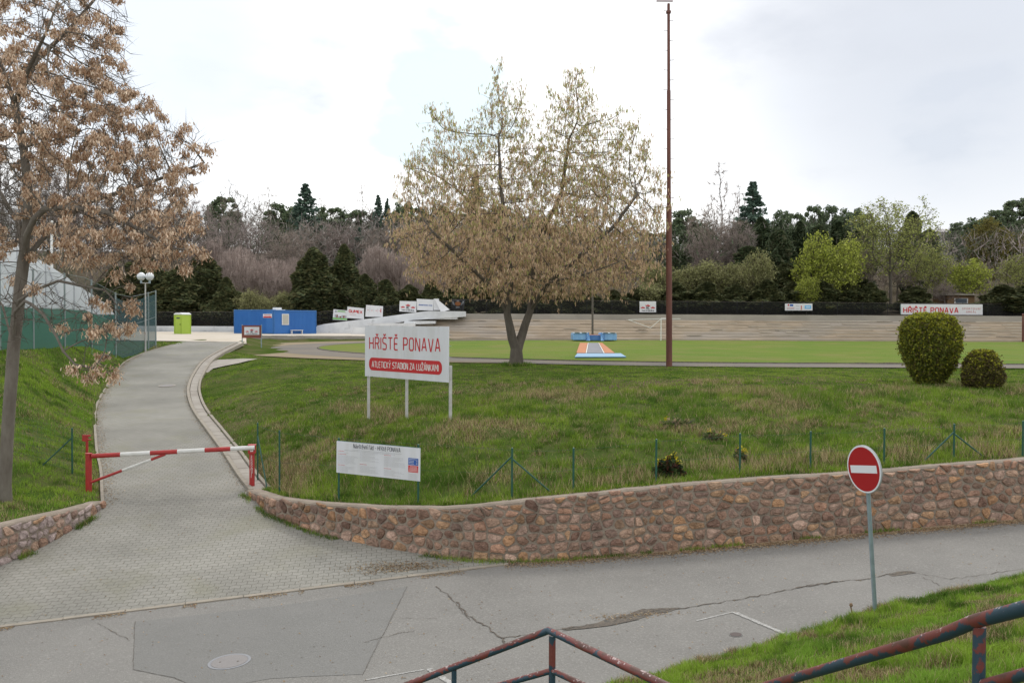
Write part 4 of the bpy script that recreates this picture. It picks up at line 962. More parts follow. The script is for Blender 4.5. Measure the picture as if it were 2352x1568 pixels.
# ------------------------------------------------------------------ no entry sign
def no_entry():
    b = hit(2013, 1425, zroad); b.z = zroad(b.x, b.y)-.05; top = at(1991, 1076, b.y)
    root = empty('road_sign', b, 'round red no entry sign with white bar on a leaning grey pole', 'road sign')
    t = top-b; mb = MB(); mb.tube([Vector((0, 0, -.1)), t+t.normalized()*.28], .032, 14); mb.build('pole', M['galv'], root, smooth=True)
    # disc turned away to the left
    yaw = R(-71); u = Vector((math.cos(yaw), math.sin(yaw), .14)).normalized(); v = (Z-t.normalized()*0).normalized(); v = (t.normalized()-u*u.dot(t.normalized())).normalized(); n = u.cross(v)
    c = t+n*.045; P = lambda a, b_, w: c+u*a+v*b_+n*w; r = .355
    circ = lambda rr, k=48: [(rr*math.cos(2*math.pi*i/k), rr*math.sin(2*math.pi*i/k)) for i in range(k)]
    mb = MB(); mb.prism(circ(r), P, .014); mb.prism(circ(r+.006), lambda a, b_, w: P(a, b_, w-.012), .018, 1); d = mb.build('disc', [M['sign_white2'], M['sign_back']], root)
    mb = MB(); mb.prism(circ(r-.024), lambda a, b_, w: P(a, b_, w+.014), .002); rd = mb.build('face', M['sign_red2'], d)
    mb = MB(); rect(mb, lambda a, b_, w: P(a, b_, w+.0165), -.28, -.057, .28, .057, .002); mb.build('bar', M['sign_white2'], rd)
    mb = MB(); mb.box(tuple(t-n*.01+v*.0), (.1, .05, .05)); mb.build('bracket', M['galv'], root)
M['sign_red2'] = mat('sign_red_film', (.36, .006, .010), .35); M['sign_white2'] = mat('sign_white_film', (.72, .74, .78), .4)
no_entry()

# ------------------------------------------------------------------ manhole and little cover
def covers():
    p = hit(527, 1519, zroad); tilt = math.atan(.055)
    root = empty('manhole_cover', (p.x, p.y, p.z+.004), 'round cast iron manhole cover with pale ring set in the dark road patch', 'manhole cover'); root.rotation_euler.y = -tilt
    mb = MB(); mb.lathe([(.305, 0), (.305, .006), (.268, .006), (.264, .002)], n=48); mb.build('ring', M['iron_ring'], root)
    mb = MB(); mb.lathe([(.258, 0), (.258, .007), (.20, .008), (.0, .009)], n=48); cv = mb.build('lid', M['iron'], root)
    mb = MB()
    for s in (-.13, .13): mb.lathe([(.016, 0), (.016, .0105)], (s, -.02, 0), 10)
    kh = mb.build('keyhole', M['crack'], cv)
    p = hit(1690, 1457, zroad); r2 = empty('valve_cover', (p.x, p.y, p.z+.004), 'small dark oval iron cover in the road beside the white parking mark', 'valve cover'); r2.rotation_euler.y = -tilt
    mb = MB(); mb.lathe([(.085, 0), (.085, .006), (.07, .009)], n=24); mb.build('lid', M['iron_dark'], r2)
    mb = MB(); mb.lathe([(.10, -.003), (.10, .003), (.087, .003)], n=24); mb.build('ring', M['asphalt_dark'], r2)
    p = hit(383, 886, zdrive); r3 = empty('manhole_cover', (p.x, p.y, p.z+.006), 'round grey manhole cover halfway up the paved drive', 'manhole cover'); r3.rotation_euler.x = math.atan(.083)
    mb = MB(); mb.lathe([(.36, 0), (.36, .012), (.30, .012)], n=32); mb.build('ring', M['concrete'], r3)
    mb = MB(); mb.lathe([(.29, 0), (.29, .014), (.0, .016)], n=32); mb.build('lid', M['iron'], r3)
M['iron'] = mat('iron', (.23, .215, .21), .7, (.19, .18, .175), 10, .5, .3, 60); M['iron_ring'] = mat('iron_ring', (.23, .235, .25), .6); M['iron_dark'] = mat('iron_dark', (.09, .07, .065), .8)
covers()

# ------------------------------------------------------------------ worn handrails by the steps
TOE = [(-14, 9.4), (-6, 9.6), (-1.5, 10.4), (1.75, 11.55), (4.25, 12.85), (5.7, 13.75), (8.6, 14.95), (12, 15.6), (20, 16.6), (40, 18)]
def toeY(x):
    for (a, b), (c, d) in zip(TOE[:-1], TOE[1:]):
        if x <= c: return b+(d-b)*(x-a)/(c-a)
    return TOE[-1][1]
def zs(x, y):
    d = toeY(x)-y; zr = zroad(x, 0)
    if d < 0: return zr-.03
    k = (-1.75-zr)/11.0
    return zr+.02+min(d, .4)*.12+max(min(d, 10.5), 0)*.26*(1-.0*d)+0
def handrails():
    def rail(label, P, posts, mids, r):
        root = empty('handrail', (P[0].x, P[0].y, zs(P[0].x, P[0].y)), label, 'handrail'); O = root.location.copy()
        mb = MB(); mb.tube([p-O for p in P], r, 16); mb.build('top_rail', M['rail'], root, smooth=True)
        for p, rr in posts:
            g = zs(p.x, p.y); mb = MB(); mb.tube([Vector((p.x, p.y, g-.2))-O, Vector((p.x, p.y, p.z-r*.5))-O], rr, 14); mb.build('post', M['rail_post'], root, smooth=True)
        for m in mids:
            mb = MB(); mb.tube([p-O for p in m], r*.82, 14); mb.build('lower_rail', M['rail'], root, smooth=True)
    # far rail: rises to a corner and falls away on both sides
    pk = at(1260, 1447, 5.2); l = at(930, 1574, 5.6); l2 = l+(l-pk)*.35; l2.z -= .0; r = at(1530, 1574, 4.3); r2 = r+(r-pk)*.6
    mids = [[at(1268, 1539, 5.2), at(1150, 1572, 5.35), at(900, 1640, 5.65)], [at(1268, 1539, 5.2), at(1340, 1572, 4.95), at(1560, 1690, 4.2)]]
    rail('worn blue and red tube handrail with a raised corner in the middle of the foreground', [l2, l, pk, r, r2], [(Vector((pk.x+.022, pk.y, pk.z-.02)), .020), (at(1043, 1533, 5.46), .016), (l2, .02), (r2, .02)], mids, .0215)
    a = at(1770, 1572, 4.3); b = at(2170, 1455, 3.0); c = at(2352, 1396, 2.62); d = c+(c-b)*1.2; a2 = a+(a-b)*.5
    e = at(2250, 1430, 2.83)
    rail('thick worn blue and red handrail crossing the grass slope at the lower right', [a2, a, b, at(2238, 1426, 2.84), c, d], [(e, .0195), (a2, .02), (d, .02)], [[at(2262, 1572, 2.8), at(2352, 1548, 2.6), at(2500, 1508, 2.32)], [a2-Z*.28, at(2200, 1585, 2.95)]], .0225)
handrails()

# ------------------------------------------------------------------ near grass slope (below the viewer)
sheet('grass_slope', [(-14, 9.35), (-6, 9.55), (-1.5, 10.3), (1.75, 11.45), (4.25, 12.75), (5.7, 13.65), (8.6, 14.85), (12, 15.5), (20, 16.5), (40, 17.9), (40, -8), (-14, -8)], zs, M['grass_base'], .6, 'short grass slope falling to the road at the lower right')

# ------------------------------------------------------------------ grass blades
def blades(name, pts, h, w, col, label, lean=.45, seg=False, kind='stuff'):
    n = len(pts); a = RNG.uniform(0, 2*np.pi, n); b = RNG.uniform(0, 2*np.pi, n); l = RNG.uniform(.1, 1, n)*lean*h
    sx, sy = np.cos(a)*w/2, np.sin(a)*w/2; p = pts
    tip = np.column_stack([p[:, 0]+np.cos(b)*l, p[:, 1]+np.sin(b)*l, p[:, 2]+h*np.sqrt(np.clip(1-(l/h)**2*.5, .2, 1))])
    if seg:
        m = np.column_stack([p[:, 0]+np.cos(b)*l*.35, p[:, 1]+np.sin(b)*l*.35, p[:, 2]+h*.58])
        V = np.stack([p+np.column_stack([-sx, -sy, 0*sx]), p+np.column_stack([sx, sy, 0*sx]), m-np.column_stack([sx, sy, 0*sx])*.75, m+np.column_stack([sx, sy, 0*sx])*.75, tip], 1).reshape(-1, 3)
        i = np.arange(n)[:, None]*5; Fq = np.concatenate([i+[0, 1, 3], i+[0, 3, 2], i+[2, 3, 4]]); k = 5
    else:
        V = np.stack([p+np.column_stack([-sx, -sy, 0*sx]), p+np.column_stack([sx, sy, 0*sx]), tip], 1).reshape(-1, 3)
        Fq = np.arange(3*n).reshape(-1, 3); k = 3
    o = link(name, soup(name, V, Fq, M['grass'], np.repeat(col, k, 0)))
    if kind: tag(o, label, None, kind=kind)
    return o
RUNGREEN = np.array([.145, .240, .034]); BRIGHT = np.array([.30, .41, .050]); DEEP = np.array([.065, .135, .020]); STRAW = np.array([.54, .43, .25]); BRN = np.array([.16, .105, .06]); OLIVE = np.array([.12, .13, .04])
def seedpts(x0, x1, y0, y1, n, poly=None, excl=None, zf=Gv):
    X = RNG.uniform(x0, x1, n); Y = RNG.uniform(y0, y1, n); k = np.abs(X) < .62*Y+.8
    if poly: k &= inside(poly, X, Y)
    for e in (excl or []): k &= ~inside(e, X, Y)
    X, Y = X[k], Y[k]; return X, Y
def clump(X, Y, s=.35, seed=1):      # pull points together into tufts
    return X+(fbm(X, Y, s, 2, seed)-.5)*s*1.3, Y+(fbm(X, Y, s, 2, seed+9)-.5)*s*1.3
def colourise(X, Y, dry, seed=2, base=RUNGREEN, spread=.22):
    n = len(X); t = fbm(X, Y, 1.6, 4, seed); t2 = fbm(X, Y, .5, 3, seed+3)
    c = base[None]*np.ones((n, 1)); k = np.clip((t-.5)*4+.5, 0, 1)[:, None]; c = c*(1-k)+BRIGHT*k*.55+c*k*.45
    d = np.clip((.49-t2)*6, 0, 1)[:, None]*.85; c = c*(1-d)+DEEP*d
    r = RNG.random(n)[:, None]; dr = dry[:, None]
    sw = (r < dr); c = np.where(sw, STRAW*RNG.uniform(.55, 1.05, (n, 1)), c); br = (RNG.random(n)[:, None] < dr*.35); c = np.where(br, BRN*RNG.uniform(.7, 1.3, (n, 1)), c)
    return c*RNG.uniform(1-spread, 1+spread, (n, 1))
wrl = [(p.x, p.y) for p in [offs(i, WR, .31) for i in range(len(WR))]]
wll = [(p.x, p.y) for p in [offs(i, WL, -.36) for i in range(len(WL))]]
driveX = [(p.x-.05, p.y) for p in DLs]+[(p.x+.62, p.y) for p in reversed(DRs)]
pathX = [(p.x, p.y) for p in [hit(x, y, G, 25) for x, y in [(472, 838), (500, 828), (560, 825), (592, 826), (548, 836), (490, 848), (462, 866), (452, 868)]]]
# right bank
poly = wrl[1:14]+[(26, 40.2), ]+list(reversed([(13+(31.5+4.4*math.sin(math.pi*k/40)**.8)*math.cos(R(118+3.2*k)), 72+(31.5+4.4*math.sin(math.pi*k/40)**.8)*math.sin(R(118+3.2*k))) for k in range(29, 41)]))+[(-17.3, 57)]+[(p.x+.5, p.y) for p in reversed(DRs)]
X, Y = seedpts(-17, 26, 18, 56, 1900000, poly, [driveX, pathX]); keep = RNG.random(len(X)) < np.clip(1.15-(Y-18)/30, .28, 1)*.62; X, Y = X[keep], Y[keep]
X, Y = clump(X, Y)
_k = inside(poly, X, Y) & ~inside(driveX, X, Y); X, Y = X[_k], Y[_k]
rough_ = np.clip((31.5-Y)/3.5, 0, 1)
edgeband = np.exp(-((Y-29.2-1.2*np.sin(X*.5))/1.7)**2)*(X > -6)          # dry crest
pd = fbm(X, Y, 2.6, 5, 21); lowband = np.exp(-np.clip(Y-(wallY := np.interp(X, [q[0] for q in wrl[:14]], [q[1] for q in wrl[:14]]))-.9, -2, 9)**2/1.1)
dry = np.clip((pd-.53)*4.2, 0, .60)*rough_+edgeband*.62*np.clip((fbm(X, Y, 1.1, 3, 8)-.38)*4, 0, 1)+.07+lowband*.55*np.clip((fbm(X, Y, .9, 3, 4)-.42)*5, 0, 1)*(X > -1)
dry *= np.clip((40-Y)/8, .15, 1)
h = (.05+.17*rough_*fbm(X, Y, .8, 3, 14)**1.3+.06*lowband)*RNG.uniform(.5, 1.45, len(X))*(1+edgeband*.35)*1.0
h = np.where(dry > .4, h*1.25, h)
col_ = colourise(X, Y, dry, 2); pk = (RNG.random(len(X)) < .30*np.clip((fbm(X, Y, 1.3, 3, 66)-.48)*8, 0, 1)*(X > 1.5)*(X < 13)*(Y > 29.5)*(Y < 35)); col_[pk] = np.array([.26, .13, .17])*RNG.uniform(.7, 1.2, (pk.sum(), 1))
blades('grass', np.column_stack([X, Y, Gv(X, Y)-.01]), h, np.where(Y > 30, .022, .015), col_, 'rough green grass with dry straw patches on the bank behind the stone wall', lean=.75)
# tufts standing out of the bank
TX, TY = seedpts(-14, 24, 18.3, 33, 5200, poly, [driveX, pathX]); hh_ = fbm(TX, TY, 1.8, 4, 61); kk = hh_ > .46; TX, TY = TX[kk], TY[kk]
nb_ = 46; bx_ = np.repeat(TX, nb_)+RNG.normal(0, .075, len(TX)*nb_); by_ = np.repeat(TY, nb_)+RNG.normal(0, .06, len(TX)*nb_)
th_ = np.repeat(RNG.uniform(.10, .25, len(TX)), nb_)*RNG.uniform(.5, 1.1, len(bx_)); td_ = np.repeat(np.where(RNG.random(len(TX)) < .15+.55*np.clip((fbm(TX, TY, 2.6, 5, 21)-.46)*6, 0, 1), .85, .06), nb_)
_k = inside(poly, bx_, by_) & ~inside(driveX, bx_, by_); bx_, by_, th_, td_ = bx_[_k], by_[_k], th_[_k], td_[_k]
blades('grass_tufts', np.column_stack([bx_, by_, Gv(bx_, by_)-.01]), th_, .014, colourise(bx_, by_, td_, 7, base=RUNGREEN*.95, spread=.3), 'taller tufts of green and straw grass on the bank', lean=1.1)
# left bank
poly = list(reversed(wll[:6]))[0:0]+[wll[0], wll[1], wll[2], wll[3], wll[4], (-14, 17.5), (-22, 22), (-24, 40), (-22.1, 54), (-20.9, 57.3), (-20.7, 55.6)]+[(p.x-.12, p.y) for p in reversed(DLs)]
X, Y = seedpts(-24, -9, 17, 58, 620000, poly, [driveX]); keep = RNG.random(len(X)) < np.clip(1.15-(Y-18)/30, .3, 1)*.8; X, Y = X[keep], Y[keep]; X, Y = clump(X, Y, .35, 5)
_k = inside(poly, X, Y); X, Y = X[_k], Y[_k]
dry = np.clip((fbm(X, Y, 2.0, 4, 31)-.60)*4, 0, .4)+.03
blades('grass', np.column_stack([X, Y, Gv(X, Y)-.01]), (.05+.10*fbm(X, Y, .7, 3, 15))*RNG.uniform(.5, 1.4, len(X)), np.where(Y > 30, .024, .015), colourise(X, Y, dry, 12, base=RUNGREEN*1.35), 'fresh green grass on the bank left of the paved drive', lean=.7)
# near slope
def zsv(X, Y):
    d = np.interp(X, [t[0] for t in TOE], [t[1] for t in TOE])-Y; zr = -4.76+.055*np.clip(X, -30, 25)
    return np.where(d < 0, zr-.03, zr+.02+np.minimum(d, .4)*.12+np.clip(d, 0, 10.5)*.26)
X = RNG.uniform(-1, 14, 900000); Y = RNG.uniform(2.2, 16, len(X)); k = (np.interp(X, [t[0] for t in TOE], [t[1] for t in TOE])-Y > RNG.uniform(-.14, .03, len(X))+.25*(fbm(X, Y, .5, 3, 2)-.5)) & (X < .61*Y+.6) & (X > .1*Y-.6)
X, Y = X[k], Y[k]; X, Y = clump(X, Y, .22, 3); thin = fbm(X, Y, .55, 4, 41); keep = RNG.random(len(X)) < np.clip(1.25-(thin-.5)*4.5, .12, 1); X, Y = X[keep], Y[keep]
dry = np.clip((fbm(X, Y, .6, 4, 44)-.53)*6, 0, .75)+.05
h = (.03+.19*np.clip(fbm(X, Y, .38, 3, 47)-.25, 0, 1))*RNG.uniform(.45, 1.5, len(X))
blades('grass', np.column_stack([X, Y, zsv(X, Y)-.005]), h, RNG.uniform(.004, .0085, len(X)), colourise(X, Y, dry, 42, base=RUNGREEN*1.55), 'bright green tufts of grass on the near slope beside the handrail', lean=.85, seg=True)
# weeds and moss at the foot of the walls, in the kerb joints
def foot(Wd, side, rng, n, h0, seed, lab, colb):
    U = []; 
    for i in range(len(Wd)-1):
        a, b = offs(i, Wd, -.06*side), offs(i+1, Wd, -.06*side); Lg = (b-a).length
        if abs(a.x) > 24: continue
        m = int(n*Lg); t = RNG.random(m); d = np.abs(RNG.normal(0, .07, m)); nn = (b-a).normalized(); nx, ny = nn.y*side, -nn.x*side
        U.append(np.column_stack([a.x+(b.x-a.x)*t+nx*d, a.y+(b.y-a.y)*t+ny*d]))
    U = np.concatenate(U); k = fbm(U[:, 0], U[:, 1], .8, 3, seed) > np.where(U[:, 0] > 3.2, .60, .47); U = U[k]; z = np.array([max(zroad(x, y), zdrive(x, y)) if x < .2 else zroad(x, y) for x, y in U])
    blades('weeds', np.column_stack([U, z]), h0*RNG.uniform(.4, 1.4, len(U)), .009, colourise(U[:, 0], U[:, 1], np.full(len(U), .12), seed, base=colb), lab, lean=.8)
foot(WR, 1, None, 420, .085, 51, 'low weeds and moss along the foot of the long stone wall', RUNGREEN*1.1)
foot(WL, -1, None, 650, .12, 52, 'low weeds along the foot of the short stone wall', RUNGREEN*.9)
U_ = []
for i in range(0, 13):
    a, b = offs(i, WR, .33), offs(i+1, WR, .33); Lg = (b-a).length; m = int(900*Lg); t = RNG.random(m); d = np.abs(RNG.normal(0, .22, m)); nn = (b-a).normalized()
    U_.append(np.column_stack([a.x+(b.x-a.x)*t-nn.y*d, a.y+(b.y-a.y)*t+nn.x*d]))
U_ = np.concatenate(U_)
blades('weeds', np.column_stack([U_, Gv(U_[:, 0], U_[:, 1])]), RNG.uniform(.03, .13, len(U_)), .013, colourise(U_[:, 0], U_[:, 1], np.full(len(U_), .10), 57, base=RUNGREEN*1.1), 'fresh low weeds along the top edge of the long stone wall', lean=.9)
# leaf litter: at the foot of the wall beside the road, along the kerb, along the drive edges, in the hollow of the sunken pavers
def litter():
    P = []; 
    for i in range(7, len(WR)-1):
        a, b = offs(i, WR, -.1), offs(i+1, WR, -.1); Lg = (b-a).length
        if a.x > 22: break
        m = int(Lg*900); t = RNG.random(m); d = np.abs(RNG.normal(0, .20, m)); nn = (b-a).normalized(); P.append(np.column_stack([a.x+(b.x-a.x)*t+nn.y*d, a.y+(b.y-a.y)*t-nn.x*d]))
    t = RNG.random(2600); d = np.abs(RNG.normal(0, .10, 2600)); ll = (K1-K0).length*1.0; P.append(np.column_stack([K0.x+kd.x*t*ll-kn.x*(.13+d), K0.y+kd.y*t*ll-kn.y*(.13+d)])[fbm(t*30, t*0, 2, 2, 6) > .48])
    for ln, s, w in ((DRs, -1, .09), (DLs, 1, .16)):
        for a, b in zip(ln[:-1], ln[1:]):
            m = int((b-a).length*(45 if s < 0 else 130)); t = RNG.random(m); d = np.abs(RNG.normal(0, w, m)); nn = (b-a).to_2d().normalized(); P.append(np.column_stack([a.x+(b.x-a.x)*t+nn.y*s*d, a.y+(b.y-a.y)*t-nn.x*s*d]))
    for cx_, cy_, sx_, sy_, m in [(930, 1303, .55, .16, 1500), (1460, 1412, .45, .08, 260)]:
        c = hit(cx_, cy_, zdrive if cx_ < 1000 else zroad); P.append(np.column_stack([RNG.normal(c.x, sx_, m), RNG.normal(c.y, sy_, m)]))
    X = RNG.uniform(-14, 14, 2600); Y = RNG.uniform(11, 24, 2600); P.append(np.column_stack([X, Y]))
    P = np.concatenate(P); out_ = []
    for x, y in P:
        wy = np.interp(x, [q[0].x for q in WR], [q[0].y for q in WR])
        if y > wy and not (x < -6.3 and y < 50 and x > -22): continue
        zz = zroad(x, y); s = (x-K0.x)*kn.x+(y-K0.y)*kn.y
        if s > .15 and x < .4: zz = zdrive(x, y)
        out_.append((x, y, max(zz, zroad(x, y))+.008))
    V = np.array(out_); n = len(V); a = RNG.uniform(0, 6.28, n); s = RNG.uniform(.007, .018, n)*1.0; dx, dy = np.cos(a)*s*1.5, np.sin(a)*s*1.5; ex, ey = -np.sin(a)*s*.6, np.cos(a)*s*.6; tl = RNG.uniform(0, .012, n)
    Q = np.stack([V+np.column_stack([dx, dy, tl]), V+np.column_stack([ex, ey, tl*0]), V-np.column_stack([dx, dy, tl*0]), V-np.column_stack([ex, ey, -tl])], 1).reshape(-1, 3)
    pal = np.array([[.40, .29, .17], [.30, .20, .11], [.24, .15, .09], [.48, .38, .26], [.34, .27, .17]]); c = pal[RNG.integers(0, 5, n)]*RNG.uniform(.7, 1.2, (n, 1))
    tag(link('leaf_litter', soup('leaf_litter', Q, np.arange(4*n).reshape(-1, 4), M['grass'], np.repeat(c, 4, 0))), 'dry tan leaf and seed litter along the wall foot and the kerb', None, kind='stuff')
litter()
# soil strip under the litter
mb = MB(); pr = None; rnd = random.Random(12)
for i in range(8, len(WR)-1):
    a, b = offs(i, WR, .05), offs(i+1, WR, .05); k = max(1, int((b-a).length/.25)); nn = (b-a).normalized()
    for j in range(k):
        p = a.lerp(b, j/k); w = .24+rnd.uniform(-.06, .10)+.12*min(max((p.x-2)/8, 0), 1); q = (p.x+nn.y*w, p.y-nn.x*w)
        if pr: mb.add([(pr[0].x, pr[0].y, zroad(pr[0].x, 0)+.006), (pr[1][0], pr[1][1], zroad(pr[1][0], 0)+.006), (q[0], q[1], zroad(q[0], 0)+.006), (p.x, p.y, zroad(p.x, 0)+.006)], [(0, 1, 2, 3)])
        pr = (p, q)
tag(mb.build('soil_strip', M['soil'] if 'soil' in M else mat('soil', (.23, .165, .105), .95, (.33, .25, .17), 9, .9, .6, 40)), 'brown soil strip between the stone wall and the asphalt', None, kind='structure')

# ------------------------------------------------------------------ trees
def colonize(seed_nodes, seed_par, att, step, infl, kill, iters=90, up=.0, rng=None, jit=.12):
    """space colonisation: returns node positions and parents"""
    rng = rng or np.random.default_rng(1)
    N_ = [np.array(p, float) for p in seed_nodes]; Pp = list(seed_par); att = np.array(att, float)
    alive = np.ones(len(att), bool); nd = np.full(len(att), 1e9); ni = np.zeros(len(att), int)
    def upd(start):
        A = np.array(N_[start:]); 
        for s in range(0, len(A), 400):
            B = A[s:s+400]; D = np.sqrt(((att[:, None, :]-B[None])**2).sum(2)); m = D.min(1); j = D.argmin(1); k = m < nd; nd[k] = m[k]; ni[k] = j[k]+start+s
    upd(0)
    for it in range(iters):
        k = alive & (nd < infl)
        if not k.any(): 
            k = alive
            if not k.any(): break
        idx = ni[k]; A = att[k]; P_ = np.array(N_); d = A-P_[idx]; d /= np.linalg.norm(d, axis=1)[:, None]+1e-9
        acc = {}
        for i, v in zip(idx, d): acc[i] = acc.get(i, 0)+v
        st = len(N_)
        for i, v in acc.items():
            v = v+rng.normal(0, jit, 3)+np.array([0, 0, up]); l = np.linalg.norm(v)
            if l < 1e-6: continue
            N_.append(N_[i]+v/l*step); Pp.append(i)
        if len(N_) == st: break
        upd(st); alive &= nd > kill
        if len(N_) > 14000: break
    return np.array(N_), np.array(Pp)
def radii(N_, Pp, tip, power=2.3, rmax=None):
    r = np.zeros(len(N_)); ch = [[] for _ in N_]
    for i, p in enumerate(Pp):
        if p >= 0: ch[p].append(i)
    acc = np.zeros(len(N_))
    for i in range(len(N_)-1, -1, -1):
        if acc[i] == 0: acc[i] = tip**power
        if Pp[i] >= 0: acc[Pp[i]] += acc[i]
    r = acc**(1/power)
    if rmax: r = r*min(1, rmax/r[0]) if r[0] > rmax else r
    return r, ch
def limbs(N_, Pp, r, ch, rmin=0, sides=(10, 5, 3)):
    """chains of tubes; returns V, F (quads)"""
    V = []; Fq = []; n = 0; stack = [(0, None)]
    todo = [(0, -1)]
    while todo:
        s, par = todo.pop()
        chain = ([par] if par >= 0 else [])+[s]; c = s
        while ch[c]:
            k = max(ch[c], key=lambda j: r[j])
            for j in ch[c]:
                if j != k and r[j] >= rmin: todo.append((j, c))
            if r[k] < rmin: break
            chain.append(k); c = k
        if len(chain) < 2: continue
        P_ = N_[chain]; rr = r[chain].copy()
        if par >= 0: rr[0] = min(rr[0], rr[1]*1.15)
        m = sides[0] if rr.max() > .07 else sides[1] if rr.max() > .018 else sides[2]
        T = np.gradient(P_, axis=0); T /= np.linalg.norm(T, axis=1)[:, None]+1e-9
        u = np.cross(T[0], [0.31, .87, .2]); u /= np.linalg.norm(u)+1e-9; th = np.arange(m)*2*np.pi/m
        for i in range(len(chain)):
            u = u-T[i]*u.dot(T[i]); u /= np.linalg.norm(u)+1e-9; w = np.cross(T[i], u)
            V.append(P_[i]+(np.cos(th)[:, None]*u+np.sin(th)[:, None]*w)*rr[i])
        for i in range(len(chain)-1):
            a = n+i*m; 
            for j in range(m): Fq.append((a+j, a+(j+1) % m, a+m+(j+1) % m, a+m+j))
        n += len(chain)*m
    return np.concatenate(V), np.array(Fq)
def slivers(P_, D, Lg, w):
    """thin flat twigs from P along D"""
    n = len(P_); s = RNG.normal(0, 1, (n, 3)); s = np.cross(D, s); s /= np.linalg.norm(s, axis=1)[:, None]+1e-9; s *= np.reshape(w, (-1, 1))/2
    return np.stack([P_-s, P_+s, P_+D*np.reshape(Lg, (-1, 1))], 1).reshape(-1, 3)
def quads(Cn, U, Vv):
    return np.stack([Cn-U-Vv, Cn+U-Vv, Cn+U+Vv, Cn-U+Vv], 1).reshape(-1, 3)
def unit(v): return v/(np.linalg.norm(v, axis=1)[:, None]+1e-9)
def rnd_dir(n): return unit(RNG.normal(0, 1, (n, 3)))
def treeobj(name, base, label, cat, trunk_me, crown_me, group=None, extra=None, rz=0, scale=(1, 1, 1)):
    root = empty(name, base, label, cat, group, rz); root.scale = scale
    link('trunk', trunk_me, root)
    if crown_me: link('crown', crown_me, root)
    if extra: link(extra[0], extra[1], root)
    return root

